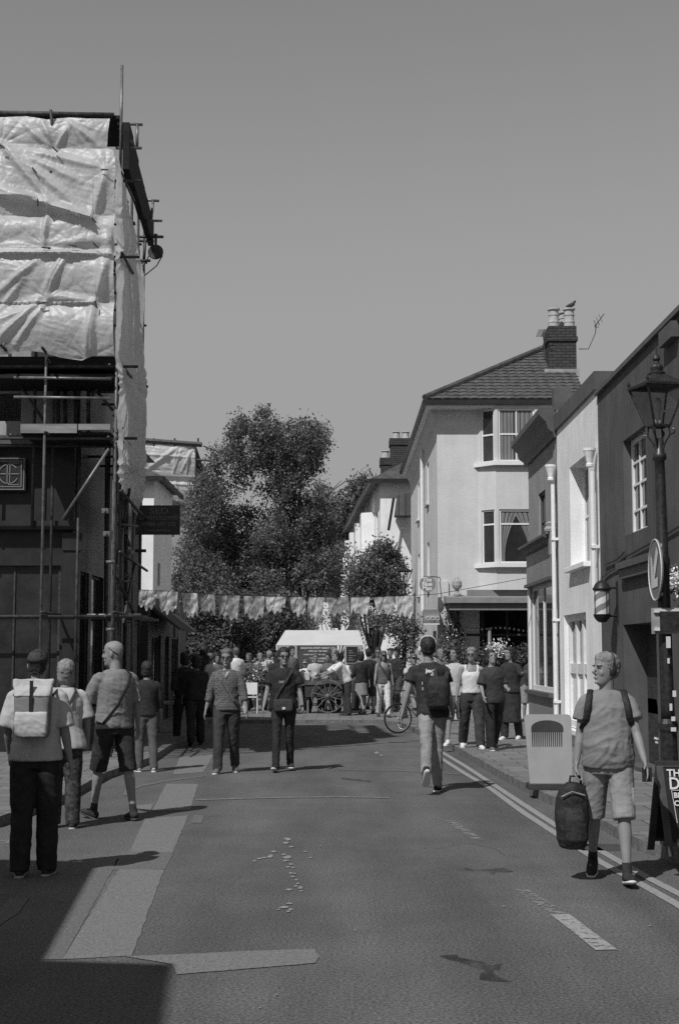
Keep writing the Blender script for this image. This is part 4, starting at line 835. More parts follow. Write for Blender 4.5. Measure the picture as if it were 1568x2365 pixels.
for h in hh: window(pA, u, nn, *h, .04, 2, 2, M_whitep, M_glass, tr)
for k in range(5):
    p = pA+u*(3.2+k*4.6); mb = MB(); f = [p, p+u*.35+nn*.5, p+u*1.1+nn*.5, p+u*1.5]; mb.prism(f, (0, 0, 7.3)); mb.build('bay', M_wwhite, tr)
e_ = nn*.35; ev = Vector((0, 0, zE)); rv = Vector((2.4, 0, 1.7+zE)); z_ = Vector((0, -.3, 0))
MB().add([pA+e_+ev+z_, pB+e_+ev, pB+rv, pA+rv+Vector((0, 2.2, 0)), pA+Vector((5.2, -.3, zE)), pB+Vector((5.2, 0, zE))], [(0, 1, 2, 3), (0, 3, 4), (3, 2, 5, 4), (0, 4, 5, 1)]).build('roof', M_slate, tr)
MB().prism([pA+e_+ev+z_, pA+e_+ev+z_+Vector((0, 0, -.15)), pA+ev+z_+Vector((5, 0, -.15)), pA+ev+z_+Vector((5, 0, 0))], (0, -.08, 0)).build('gutter', M_black, tr)
mb = MB().prism([pA+e_+ev+Vector((0, -.3, -.16)), pB+e_+ev+Vector((0, 0, -.16)), pB+e_+ev+Vector((0, 0, .0)), pA+e_+ev+Vector((0, -.3, 0))], nn*.08); mb.build('gutter', M_black, tr)
for (x0, y0, x1, y1, y) in ((880, 1057, 902, 1120, 55), (902, 1012, 950, 1105, 57)):
    a, b = at(x0, y1, y), at(x1, y0, y); k = MB().box((a.x, y, a.z-1), (b.x, y+.9, b.z-.28)).box((a.x-.04, y-.04, b.z-.277), (b.x+.04, y+.94, b.z)).build('chimney', M_brick, tr)
    for i in range(1 if x0 == 880 else 2): MB().lathe((a.x+(b.x-a.x)*(.5 if x0 == 880 else .3+.45*i), y+.4, b.z), [(.16, 0), (.14, .1), (.13, .26), (.17, .3), (.15, .32)], 12).build('chimney_pot', M_pot, k)
a = at(918, 1190, 51.5); b = at(950, 1137, 51.5); MB().prism([(a.x, 51.5, b.z-.1), (a.x-.1, 51.5, a.z), (b.x, 51.5, a.z), (b.x, 51.5, b.z)], (0, .9, 0)).build('hood', M_tile, tr)
MB().tube([at(909, 1150, 51.9), at(897, 1225, 51.9)], .05, 6).build('drainpipe', M_black, tr)
# backdrop terrace across the end, seen between the leaves
for i, (x0, x1, y, z, m, lab) in enumerate(((-14, -7.6, 92, 8.2, M_lgrey, 'plain grey house glimpsed far left behind the trees'), (-7.5, -1.3, 94, 8.0, M_midr, 'plain mid grey house glimpsed behind the middle of the big tree'), (-1.2, 2.4, 84, 5.2, M_wwhite, 'white house glimpsed over the market tent roof'))):
    t = thing('background_house', lab, 'building', ((x0+x1)/2, y, 0)); hb = [(a, a+1.1, z0, z0+1.3) for a in np.arange(.7, x1-x0-1.3, 2.0) for z0 in (3.2,)]
    mb = MB(); wall_quads(mb, (x0, y, 0), (1, 0, 0), (0, -1, 0), x1-x0, 0, z, hb, .1); mb.build('wall', m, t)
    for h in hb: window((x0, y, 0), (1, 0, 0), (0, -1, 0), *h, .04, 2, 2, M_whitep, M_glass, t)
    MB().prism([(x0-.2, y-.3, z), (x0-.2, y+6.3, z), (x0-.2, y+3, z+1.9)], (x1-x0+.4, 0, 0)).build('roof', M_slate, t)
# ================================================================ foliage
def leafmat(name, v, tr=.35):
    m = mat(name, v, rough=.5, var=.45, scale=1.1, spec=.35, trans=tr, detail=3); return m
M_leaf = leafmat('leaf', .14); M_leaf2 = leafmat('leaf_light', .13); M_bark = mat('bark', .07, rough=.95, var=.4, scale=6, bump=.5)
def leaves(clumps, size, seed, per=900, droop=.15):
    """clumps: (centre, rx, rz, weight) ; thousands of leaf-shaped faces bunched into twigs"""
    rg = np.random.RandomState(seed); V_ = []; 
    for (c, rx, rz, w_) in clumps:
        n = max(int(per*w_), 12); k = max(3, int(n/16))
        d = rg.normal(size=(k, 3)); d /= np.linalg.norm(d, axis=1)[:, None]; rad = rg.uniform(.35, 1.04, (k, 1))**.6
        tw = d*rad*np.array([rx, rx, rz]) + np.array(c)
        idx = rg.randint(0, k, n); p = tw[idx]+rg.normal(size=(n, 3))*size*1.35
        a = rg.normal(size=(n, 3)); a[:, 2] -= droop; a /= np.linalg.norm(a, axis=1)[:, None]
        b = np.cross(a, rg.normal(size=(n, 3))); b /= np.linalg.norm(b, axis=1)[:, None]
        s = size*rg.uniform(.6, 1.25, (n, 1)); nrm = np.cross(a, b)*s*.12
        q = np.stack([p-a*s*.5, p-b*s*.3-a*s*.08+nrm, p+a*s*.62, p+b*s*.3-a*s*.08+nrm], 1); V_.append(q.reshape(-1, 3))
    V_ = np.concatenate(V_); m = len(V_)//4; return V_, m
def leafobj(name, clumps, size, seed, m, parent, per=900):
    v, n = leaves(clumps, size, seed, per); me = bpy.data.meshes.new(name)
    me.vertices.add(4*n); me.vertices.foreach_set('co', v.ravel()); me.loops.add(4*n); me.loops.foreach_set('vertex_index', np.arange(4*n)); me.polygons.add(n); me.polygons.foreach_set('loop_start', np.arange(n)*4)
    me.update(calc_edges=True); me.validate(); o = bpy.data.objects.new(name, me); C.objects.link(o); me.materials.append(m)
    if parent: o.parent = parent; o.matrix_parent_inverse = parent_inv(parent)
    return o
def tree(label, base, h, pxl, Y, seed, size=.15, per=900, depth=1.6, m=None, trunk=.22, cat='tree', limbs=9):
    t = thing('tree', label, cat, base); rg = random.Random(seed); cl = []
    for (x, y, r, w_) in pxl:
        c = at(x, y, Y); rm = r*Y/F0; cl.append((Vector((c.x, Y+rg.uniform(-depth, depth), c.z)), rm, rm*.92, w_))
        for _ in range(3):
            th = rg.uniform(0, 6.28); k = rg.uniform(.85, 1.12)*rm; cl.append((Vector((c.x+math.cos(th)*k, Y+rg.uniform(-depth, depth), c.z+math.sin(th)*k)), rm*rg.uniform(.15, .32), rm*rg.uniform(.12, .28), w_*.1))
    leafobj('crown', cl, size, seed, m or M_leaf, t, per)
    mb = MB(); b = Vector(base); top = Vector((b.x+rg.uniform(-.2, .2), b.y, b.z+h*.45))
    mb.tube([b, b.lerp(top, .3)+Vector((.06, 0, 0)), b.lerp(top, .7)-Vector((.05, 0, 0)), top], [trunk*1.25, trunk, trunk*.85, trunk*.7], 10)
    for i, (c, rx, rz, w_) in enumerate(sorted(cl, key=lambda q: -q[3])[:limbs*2]):
        s = b.lerp(top, rg.uniform(.55, 1)); mid = s.lerp(c, .5)+Vector((rg.uniform(-.25, .25), 0, rg.uniform(-.1, .35))); mb.tube([s, mid, c], [trunk*.42, trunk*.25, trunk*.06], 6)
    mb.build('trunk', M_bark, t, smooth=True); return t
big = [(612,962,16,.25),(600,988,32,.7),(628,1000,30,.6),(545,985,14,.2),(566,1008,34,.55),(535,1030,26,.35),(520,1062,26,.4),(575,1050,36,.6),(620,1035,40,.9),(655,1050,34,.7),(700,1000,36,1),(730,1002,24,.6),(738,1030,18,.4),(722,1075,20,.4),(742,1140,14,.2),(690,1040,34,.7),(720,1048,22,.4),(640,1085,38,.9),(700,1085,32,.7),(560,1090,26,.35),(500,1090,24,.35),(480,1118,26,.45),(462,1145,24,.4),(500,1150,30,.5),(548,1122,16,.15),(612,1130,20,.2),(665,1125,34,.8),(660,1165,32,.7),(585,1180,20,.2),(545,1190,34,.7),(490,1195,38,.9),(455,1210,26,.5),(620,1200,30,.5),(680,1200,36,.8),(712,1170,24,.5),(460,1255,38,1),(510,1245,42,1.1),(565,1245,40,1.1),(625,1250,42,1.1),(685,1250,44,1.2),(735,1225,34,.8),(745,1270,40,1),(435,1300,32,.9),(480,1310,42,1.2),(540,1305,44,1.3),(600,1310,46,1.3),(660,1310,44,1.1),(715,1315,40,1),(770,1305,38,1),(420,1345,34,.8),(455,1355,36,1),(510,1355,42,1.2),(570,1358,42,1.2),(625,1355,36,.9),(765,1345,32,.8),(720,1355,20,.4)]
tree('tall broad dark leafy tree filling the end of the street', at(690, 1640, 60) * 1, 8, big, 60, 11, .125, 1350, 1.5)
dark = [(430,1410,40,1),(480,1420,44,1.2),(540,1425,48,1.2),(600,1420,46,1.2),(650,1425,40,1),(440,1470,42,1),(500,1485,48,1.1),(560,1485,48,1.1),(615,1475,44,1),(655,1470,30,.6),(420,1520,34,.6),(470,1530,34,.5),(690,1440,28,.4)]
tree('dense dark low tree hanging under the big tree behind the bunting', at(540, 1640, 54), 5, dark, 54, 12, .125, 2100, 1.3)
rt = [(870,1290,26,.6),(850,1310,28,.7),(890,1285,26,.6),(905,1310,24,.5),(865,1335,34,.9),(900,1345,28,.7),(835,1345,28,.7),(828,1370,26,.5),(870,1375,30,.6),(915,1370,20,.4),(880,1265,14,.2)]
tree('small dark tree beside the far lamp post in front of the terrace', at(868, 1640, 47), 4, rt, 47, 13, .1, 1500, .6, trunk=.12)
bt = [(800,1190,40,1),(840,1150,26,.6),(770,1180,34,.8),(760,1225,36,.9),(800,1240,38,1),(740,1160,22,.4),(830,1130,20,.4),(845,1115,14,.2),(815,1160,30,.8),(780,1285,34,.9),(790,1330,34,.8),(750,1200,30,.8)]
b4 = tree('bushy tree with arching bare twigs right of the big tree', at(800, 1640, 78), 8, bt, 78, 14, .18, 800, 1)
mb = MB()
for pts in ([(742,1170),(765,1135),(800,1110),(835,1107),(860,1120),(868,1140)], [(745,1165),(770,1128),(790,1108)], [(760,1170),(790,1130),(825,1110),(850,1122)], [(730,1160),(742,1120)], [(800,1112),(835,1105),(862,1130),(860,1160)]): mb.tube([at(x, y, 78) for x, y in pts], [.05]+[.03]*(len(pts)-2)+[.012], 5)
mb.build('twigs', M_bark, b4)
st = [(745,1420,20,.3),(770,1430,18,.25),(800,1420,22,.3),(830,1415,24,.4),(855,1420,20,.35),(870,1440,16,.3),(720,1430,16,.2),(815,1440,12,.2)]
tree('thin shrubby tree above the market tent', at(770, 1640, 56), 4, st, 56, 15, .11, 450, .5, trunk=.08)
# ivy and pot plants at the cafe
def plant(name, label, pxl, Y, size, seed, per=500, cat='plant', m=None, stem=None, depth=.15, flowers=None, loc=None):
    p0 = loc or gp(pxl[-1][0], 1650); t = thing(name, label, cat, (at(pxl[0][0], pxl[0][1], Y).x, Y, at(pxl[-1][0], pxl[-1][1], Y).z)); rg = random.Random(seed)
    cl = [(Vector((at(x, y, Y).x, Y+rg.uniform(-depth, depth), at(x, y, Y).z)), r*Y/F0, r*Y/F0, w_) for x, y, r, w_ in pxl]
    leafobj('leaves', cl, size, seed, m or M_leaf2, t, per)
    if stem: MB().tube([Vector(s) for s in stem], .012, 6).build('stem', M_bark, t)
    if flowers: leafobj('flowers', [(Vector((at(x, y, Y-.2).x, Y-.2, at(x, y, Y-.2).z)), r*Y/F0, r*Y/F0, w_) for x, y, r, w_ in flowers], size*.8, seed+1, M_whitep, t, per)['kind'] = 'stuff'
    return t
plant('ivy', 'leafy climber hanging down the left end of the dark cafe front', [(1043,1425,12,.4),(1046,1455,13,.5),(1050,1485,15,.5),(1040,1510,14,.5),(1052,1530,15,.5)], YC-.35, .07, 21, 700, flowers=[(1048,1462,10,.03),(1050,1500,12,.04)])
plant('hedge_plant', 'low leafy planter behind the crowd at the cafe front', [(1065,1515,16,.5),(1090,1520,16,.5),(1120,1522,18,.6),(1150,1525,18,.6),(1185,1520,18,.6),(1208,1515,16,.5),(1030,1500,14,.4),(1012,1510,12,.3)], YC-.7, .08, 22, 600, flowers=[(1150,1496,13,.35),(1140,1500,8,.1)])
# ================================================================ people
def cmat(name, v, var=.1, **k): return mat(name, v, rough=.9, var=var, scale=k.pop('scale', 9), spec=.15, bump=k.pop('bump', .15), bscale=90, **k)
M_skin = mat('skin', .23, rough=.55, var=.06, scale=14, spec=.3); M_skind = mat('skin_shaded', .16, rough=.55, var=.06, scale=14)  # second skin has shade put into its colour, for the two dim figures
M_eye = mat('eye_dark', .03, rough=.4); M_lip = mat('lip', .16, rough=.5)
M_hdark = mat('hair_dark', .025, rough=.6, var=.5, scale=30, stretch=(1, 1, .2)); M_hmid = mat('hair_mid', .1, rough=.6, var=.4, scale=30, stretch=(1, 1, .2)); M_hgrey = mat('hair_grey', .2, rough=.7, var=.3, scale=30, stretch=(1, 1, .2))
M_sole = mat('rubber_sole', .6, rough=.6, var=.05); M_soled = mat('dark_sole', .04, rough=.6)
def disp_fold(amp, sx=6, sz=9, seed=0):
    def f(p, n):
        q = Vector((p.x*sx+seed*3.1, p.y*sx, p.z*sz)); q = q+Vector((p.z*2.2*(1 if p.x > 0 else -1), 0, p.x*4)); a = noise.noise(q); b = noise.noise(q*2.3+Vector((5, 1, 2)))
        return amp*((1-2*abs(a))*.9-.35+.4*(1-2*abs(b))-.15)
    return f
def dleg(a, out, sd): a, out = R(a), R(out); return Vector((sd*math.sin(out), math.sin(a)*math.cos(out), -math.cos(a)*math.cos(out)))
class Fig: pass
def skeleton(H, pose):
    s = H/1.75; f = Fig(); f.s = s
    hw = pose.get('hipw', .09)*s; ln = R(pose.get('lean', 0)); sl = R(pose.get('side', 0))
    f.pel = Vector((0, 0, 0)); f.up = Vector((math.sin(sl), math.sin(ln), math.cos(ln))).normalized()
    f.fw = Vector((0, math.cos(ln), -math.sin(ln)))
    tw = R(pose.get('twist', 0)); f.sx = Vector((math.cos(tw), math.sin(tw), 0)); f.tf = Vector((-math.sin(tw), math.cos(tw), 0))
    f.legs = []; f.arms = []
    for sd, k in ((-1, 'legL'), (1, 'legR')):
        a, kn, o = pose.get(k, (0, 4, 3)); hip = Vector((sd*hw, 0, -.01*s)); knee = hip+dleg(a, o, sd)*.445*s; ank = knee+dleg(a-kn, o*.4, sd)*.425*s
        sh = a-kn; fp = pose.get('toe'+k[-1], None)
        if fp is None: fp = -sh-8 if sh < -22 else (8 if a > 14 else 0)     # + toes down when trailing
        if fp is not None and a > 14 and pose.get('toe'+k[-1]) is None: fp = -14
        fo = R(pose.get('fout', 8))*sd; fd = Vector((math.sin(fo)*math.cos(R(fp)), math.cos(fo)*math.cos(R(fp)), -math.sin(R(fp))))
        f.legs.append((hip, knee, ank, fd, R(fp)))
    sw = pose.get('shw', .178)*s
    f.neck = f.pel+f.up*.565*s
    for sd, k in ((-1, 'armL'), (1, 'armR')):
        a, o, el, inw = pose.get(k, (3, 8, 12, 0)); shd = f.pel+f.up*.497*s+f.sx*sd*sw
        ud = dleg(a, o, sd); elb = shd+ud*.29*s; fd = dleg(a+el, o-inw if o-inw > -89 else -89, sd); wr = elb+fd*.25*s; f.arms.append((shd, elb, wr, fd, sd))
    low = 1e9
    for hip, knee, ank, fd, fp in f.legs:
        upv = Vector((0, math.sin(fp), math.cos(fp))); 
        for q in (ank-upv*.075*s-fd*.06*s, ank-upv*.075*s+fd*.19*s): low = min(low, q.z)
    f.dz = Vector((0, 0, -low)); 
    mv = lambda p: p+f.dz
    f.pel = mv(f.pel); f.neck = mv(f.neck); f.legs = [(mv(a), mv(b), mv(c), d, e) for a, b, c, d, e in f.legs]; f.arms = [(mv(a), mv(b), mv(c), d, e) for a, b, c, d, e in f.arms]
    hy, hp, hr = pose.get('head', (0, 0, 0)); f.hm = Matrix.Rotation(R(hy), 3, 'Z') @ Matrix.Rotation(R(-hp), 3, 'X') @ Matrix.Rotation(R(hr), 3, 'Y')
    f.hc = f.neck+f.up*.055*s+Vector((0, .012*s, 0))+f.hm @ Vector((0, .012, .105))*s
    f.g = pose.get('girth', 1); f.belly = pose.get('belly', 0); f.k = pose.get('limb', 1)
    return f
def torso_pts(f, e=0, z0=-.07, top=.57, hem=0):
    tab = [(-.1, .15, .105), (-.04, .162, .11), (.04, .158, .108), (.12, .143, .103), (.2, .143, .106), (.28, .152, .113), (.36, .163, .118), (.42, .169, .114), (.465, .16, .102), (.5, .135, .088), (.53, .1, .074), (.557, .074, .062), (.585, .058, .056)]
    P, Rr = [], []
    for z, rx, ry in tab:
        if z < z0-.001 or z > top+.001: continue
        b = f.belly*math.exp(-((z-.12)/.13)**2); q = f.pel+f.up*z*f.s+f.tf*(b*.5*f.s)
        P.append(q); ee = e+(hem*max(0, (.1-z))*2 if hem else 0); Rr.append(((rx*f.g+ee+b*.35)*f.s, (ry*f.g+ee*.9+b*.6)*f.s))
    return P, Rr
def make_hand(mb, wr, fd, sd, s, curl=25, face=None):
    """palm, four unequal fingers and a thumb; thumb points forward, palm faces the thigh"""
    t = fd.normalized(); fwv = Vector((0, 1, 0)) if face is None else Vector(face); fwv = (fwv-t*fwv.dot(t)).normalized(); pn = t.cross(fwv); 
    if pn.x*sd > 0: pn = -pn
    mb.loft([wr-t*.02*s, wr+t*.02*s, wr+t*.055*s, wr+t*.09*s], [(.027*s, .02*s), (.034*s, .017*s), (.04*s, .015*s), (.037*s, .013*s)], 10, side=fwv)
    for i, (o, L) in enumerate(((-.028, .062), (-.0095, .074), (.0095, .08), (.028, .072))):
        b = wr+t*.082*s+fwv*o*s; d = t; pts = [b]; c = curl*(1+.12*(1.5-i))
        for k in range(3): ax = t.cross(pn).normalized(); d = Matrix.Rotation(R(c*(.6+.5*k)), 3, ax) @ t; pts.append(pts[-1]+d*L*s*(.42, .33, .28)[k])
        mb.tube(pts, [.0095*s, .009*s, .0082*s, .007*s], 7)
    b = wr+t*.03*s+fwv*.03*s; d1 = (t*.75+fwv*.55+pn*.25).normalized(); mb.tube([b-fwv*.012*s, b+d1*.035*s, b+(d1+t*.25+pn*.2).normalized()*.068*s], [.013*s, .0105*s, .008*s], 7)
def head_mesh(mb, f, big=1):
    hm, c, s = f.hm, f.hc, f.s*big; fwd = hm @ Vector((0, 1, 0)); side = hm @ Vector((1, 0, 0))
    tab = [(-.124, .062, .014, .014), (-.112, .052, .034, .036), (-.092, .036, .049, .058), (-.06, .018, .06, .078), (-.02, .006, .068, .09), (.02, 0, .073, .096), (.055, -.004, .073, .096), (.085, -.008, .062, .084), (.105, -.01, .042, .058), (.118, -.01, .015, .02)]
    mb.loft([c+hm @ Vector((0, y, z))*s for z, y, a, b in tab], [(a*s, b*s) for z, y, a, b in tab], 18, side=side)
    L = lambda x, y, z: c+hm @ Vector((x, y, z))*s
    mb.loft([L(0, .088, .018), L(0, .1, -.004), L(0, .114, -.026), L(0, .108, -.038), L(0, .09, -.04)], [(.008*s, .008*s), (.009*s, .01*s), (.014*s, .012*s), (.015*s, .009*s), (.01*s, .006*s)], 8, side=side)
    for sd in (-1, 1):
        mb.ell(L(sd*.03, .083, .024), (.024*s, .013*s, .008*s), 8, 6); mb.ell(L(sd*.04, .062, -.03), (.02*s, .018*s, .026*s), 8, 6)
        mb.ell(L(sd*.074, -.006, -.008), (.011*s, .02*s, .032*s), 8, 6, hm)
    mb.ell(L(0, .09, -.064), (.023*s, .011*s, .008*s), 8, 6); mb.ell(L(0, .088, -.076), (.018*s, .011*s, .008*s), 8, 6); mb.ell(L(0, .078, -.104), (.022*s, .016*s, .014*s), 8, 6)
    mb.loft([f.pel+f.up*.5*f.s, f.neck, c+hm @ Vector((0, -.012, -.06))*s], [.066*f.s*f.g, .056*f.s*f.g, .054*f.s], 12)
def face_colour(f, big=1):
    inv = f.hm.inverted(); s = f.s*big
    def fn(p):
        q = inv @ (Vector(p)-f.hc)/s
        if q.y > .055:
            if abs(abs(q.x)-.031) < .013 and abs(q.z-.004) < .0065: return 1
            if abs(abs(q.x)-.031) < .019 and abs(q.z-.0235) < .0045: return 1
            if abs(q.x) < .018 and abs(q.z+.07) < .004: return 2
        return 0
    return fn
def hairdo(mb, f, style, seed=0, big=1):
    hm, c, s = f.hm, f.hc, f.s*big; L = lambda x, y, z: c+hm @ Vector((x, y, z))*s; rg = random.Random(seed)
    if style != 'thin': mb.ell(L(0, -.004, .078), (.085*s, .097*s, .064*s), 16, 10, hm)
    if style == 'short': mb.ell(L(0, -.024, .038), (.088*s, .1*s, .096*s), 16, 12, hm); mb.ell(L(0, -.05, -.015), (.078*s, .06*s, .06*s), 14, 10, hm)
    if style == 'thin': mb.ell(L(0, -.03, .035), (.077*s, .08*s, .086*s), 16, 12, hm); mb.ell(L(0, -.05, -.015), (.071*s, .054*s, .06*s), 14, 10, hm)
    if style in ('bob', 'long', 'curly', 'bun'): mb.ell(L(0, -.022, .035), (.092*s, .106*s, .102*s), 16, 12, hm); mb.ell(L(0, -.045, -.02), (.084*s, .072*s, .074*s), 14, 10, hm)
    if style == 'bob': mb.ell(L(0, -.04, -.06), (.09*s, .065*s, .07*s), 14, 10, hm); [mb.ell(L(sd*.07, -.005, -.035), (.02*s, .035*s, .07*s), 10, 8, hm) for sd in (-1, 1)]
    if style == 'long': mb.loft([L(0, -.05, 0), L(0, -.075, -.08), L(0, -.085, -.17), L(0, -.08, -.24)], [(.08*s, .05*s), (.085*s, .045*s), (.08*s, .035*s), (.05*s, .02*s)], 12, side=hm @ Vector((1, 0, 0))); [mb.loft([L(sd*.06, .01, .03), L(sd*.078, .0, -.05), L(sd*.08, -.01, -.14)], [(.022*s, .04*s), (.022*s, .035*s), (.012*s, .02*s)], 10) for sd in (-1, 1)]
    if style == 'bun': mb.ell(L(0, -.1, .06), (.035*s, .035*s, .035*s), 12, 8)
    if style == 'curly':
        for _ in range(70):
            th = rg.uniform(0, 6.28); ph = rg.uniform(-.5, 1.5); d = Vector((math.cos(th)*math.cos(ph)*.09, math.sin(th)*math.cos(ph)*.098-.03, math.sin(ph)*.1+.03))
            if d.y > .045 and d.z < .08: continue
            mb.ell(L(*d), (.02*s,)*3, 6, 5)
        for sd in (-1, 1): mb.ell(L(sd*.08, -.02, -.05), (.03*s, .045*s, .06*s), 10, 8)
def person(label, loc, rz, H, pose, o, vox=.011, hv=None, group=None):
    """o: outfit dict; the body is one continuous skin, clothes are children fitted round it"""
    t = thing('person', label, 'person', loc, group, R(rz)); f = skeleton(H, pose); s = f.s; k = f.k; t['_'] = 0; del t['_']
    skin = o.get('skin', M_skin); hb = o.get('head', 1.05)
    mb = MB(); P, Rr = torso_pts(f, -.012); mb.loft(P, Rr, 16, side=f.sx); head_mesh(mb, f, hb)
    for (shd, elb, wr, fd, sd) in f.arms:
        mb.ell(shd-f.up*.02*s-f.sx*sd*.012*s, (.05*s*k, .05*s*k, .05*s*k), 12, 8)
        mb.loft([shd+f.up*.012*s-f.sx*sd*.02*s, shd-f.up*.022*s, shd.lerp(elb, .35), shd.lerp(elb, .75), elb, elb.lerp(wr, .3), elb.lerp(wr, .75), wr], [.03*s*k, .049*s*k, .047*s*k, .041*s*k, .037*s*k, .038*s*k, .029*s*k, .023*s*k], 12)
        make_hand(mb, wr, fd, sd, s*1.03, o.get('curl', 28) if not isinstance(o.get('curl'), dict) else o['curl'][sd], o.get('thumb'))
    for (hip, knee, ank, fd, fp) in f.legs:
        mb.loft([hip+Vector((0, 0, .05*s)), hip.lerp(knee, .25), hip.lerp(knee, .7), knee, knee.lerp(ank, .25)-Vector((0, .008*s, 0)), knee.lerp(ank, .65), ank, ank-Vector((0, 0, .03*s))], [.085*s*k, .08*s*k, .06*s*k, .05*s*k, .054*s*k, .04*s*k, .031*s*k, .033*s*k], 14)
        mb.loft([ank-fd*.03*s, ank-Vector((0, 0, .03*s))+fd*.03*s, ank-Vector((0, 0, .05*s))+fd*.13*s], [(.03*s, .03*s), (.036*s, .03*s), (.03*s, .015*s)], 10)
    fuse(mb, 'body', hv or vox*.75, [skin, M_eye, M_lip], t, 2, None, face_colour(f, hb))
    def cl(name, mb, m, amp=.006, v=None, sm=4, seed=0, sx=6, sz=9): return fuse(mb, name, v or vox, m, t, sm, disp_fold(amp*s*.75, sx, sz, seed+len(label)))
    # trousers / shorts / skirt
    if o.get('legs'):
        kind, m, wd = o['legs']; mb = MB(); P, Rr = torso_pts(f, .006, -.11, .13); mb.loft(P, Rr, 16, side=f.sx)
        for (hip, knee, ank, fd, fp) in f.legs:
            if kind == 'shorts': pts = [hip+Vector((0, 0, .06*s)), hip.lerp(knee, .3), hip.lerp(knee, .7), hip.lerp(knee, 1.03)]; rr = [.1*s, .102*s*wd, .092*s*wd, .09*s*wd]
            else:
                e = ank-Vector((0, 0, .035*s)) if kind != 'crop' else knee.lerp(ank, .75)
                pts = [hip+Vector((0, 0, .06*s)), hip.lerp(knee, .3), knee.lerp(hip, .25), knee, knee.lerp(e, .45), e]; rr = [.1*s, .1*s*(.5+.5*wd), .078*s*wd, .07*s*wd, .068*s*wd, .062*s*wd]
            mb.loft(pts, rr, 14)
        ob = cl('trousers' if kind != 'shorts' else 'shorts', mb, m, .009, seed=1)
        if o.get('pocket'):
            hip, knee = f.legs[1][0], f.legs[1][1]
            for sd in (0, 1):
                hip, knee = f.legs[sd][:2]; c = hip.lerp(knee, .62)+Vector(((sd*2-1)*.08*s, 0, 0)); pb = MB().box((c.x-.014, c.y-.06*s, c.z-.07*s), (c.x+.012, c.y+.06*s, c.z+.07*s)).build('cargo_pocket', m, None, bevel=.006); pb.parent = ob
    if o.get('skirt'):
        m, L, wd = o['skirt']; mb = MB(); mb.loft([f.pel+Vector((0, 0, .14*s)), f.pel, f.pel-Vector((0, 0, L*.5*s)), f.pel-Vector((0, 0, L*s))], [(.15*s, .11*s), (.175*s, .13*s), (.19*s*wd, .15*s*wd), (.22*s*wd, .18*s*wd)], 18); cl('skirt', mb, m, .015, seed=2, sx=12, sz=2)
    # top
    if o.get('top'):
        kind, m, e = o['top']; hemz = o.get('hem', -.06); mb = MB(); P, Rr = torso_pts(f, e, hemz, .565 if kind != 'tank' else .46, o.get('flare', 0)); Rr[-1] = (Rr[-1][0]*.86, Rr[-1][1]*.86); mb.loft(P, Rr, 18, side=f.sx)
        frac = {'tee': .62, 'long': 1.75, 'tank': 0, 'half': .95, 'roll': 1.3}[kind]
        for (shd, elb, wr, fd, sd) in f.arms:
            a0 = shd+f.up*.012*s-f.sx*sd*.03*s; sh2 = shd-f.up*.02*s-f.sx*sd*.008*s
            if kind != 'tank': mb.ell(shd-f.up*.026*s-f.sx*sd*.022*s, ((.055+e*.35)*s*k, (.054+e*.35)*s*k, (.054+e*.3)*s*k), 12, 8)
            if kind == 'tank': mb.loft([f.pel+f.up*.4*s+f.sx*sd*.1*s, f.pel+f.up*.5*s+f.sx*sd*.115*s, f.pel+f.up*.555*s+f.sx*sd*.1*s], [(.05*s, .1*s), (.03*s, .1*s), (.02*s, .06*s)], 10, side=f.sx); continue
            if frac <= 1: e1 = shd.lerp(elb, frac); pts = [a0, sh2, shd.lerp(e1, .5), e1]; rr = [.03*s*k, (.052+e*.35)*s*k, (.054+e*.5)*s*k, (.056+e*.75)*s*k]
            else: e1 = elb.lerp(wr, min(1, frac-.78)); pts = [a0, sh2, shd.lerp(elb, .6), elb, e1]; rr = [.03*s*k, (.052+e*.35)*s*k, (.054+e*.5)*s*k, (.046+e*.5)*s*k, (.036+e*.5)*s*k]
            mb.loft(pts, rr, 14)
        f.top = cl('shirt' if kind not in ('tank',) else 'vest_top', mb, m, o.get('fold', .008), seed=4); 
    if o.get('collar'): mb = MB().ring(f.neck-f.up*.005*s, f.sx, f.tf, .066*s, .012*s, 20, 6); c_ = mb.build('collar', o['collar'], None, smooth=True); c_.parent = t
    # shoes
    for i, (hip, knee, ank, fd, fp) in enumerate(f.legs):
        upv = (Vector((0, 0, 1))-fd*fd.z).normalized(); b = ank-upv*.045*s; sm, so = o.get('shoes', (M_hdark, M_sole)); mb = MB()
        mb.loft([b-fd*.07*s, b-fd*.05*s+upv*.01*s, b+fd*.02*s+upv*.012*s, b+fd*.09*s-upv*.002*s, b+fd*.15*s-upv*.01*s, b+fd*.19*s-upv*.012*s], [(.02*s, .022*s), (.036*s, .04*s), (.042*s, .045*s), (.048*s, .034*s), (.044*s, .024*s), (.022*s, .012*s)], 12, side=fd.cross(upv)); mb.loft([ank+Vector((0, 0, .03*s)), b], [.04*s, .042*s], 12)
        ob = cl('shoe', mb, sm, .001, v=max(.007, vox*.8), sm=2); sb = MB().loft([b-fd*.078*s-upv*.03*s, b-fd*.05*s-upv*.03*s, b+fd*.05*s-upv*.03*s, b+fd*.13*s-upv*.03*s, b+fd*.19*s-upv*.027*s, b+fd*.2*s-upv*.024*s], [(.02*s, .012*s), (.038*s, .017*s), (.042*s, .015*s), (.049*s, .015*s), (.034*s, .013*s), (.012*s, .008*s)], 14, side=fd.cross(upv)).build('sole', so, None, smooth=True); sb.parent = ob
        if o.get('socks'): c_ = MB().tube([ank-upv*.02*s, knee.lerp(ank, .82)], [.037*s, .036*s], 12).build('sock', o['socks'], None, smooth=True); c_.parent = t
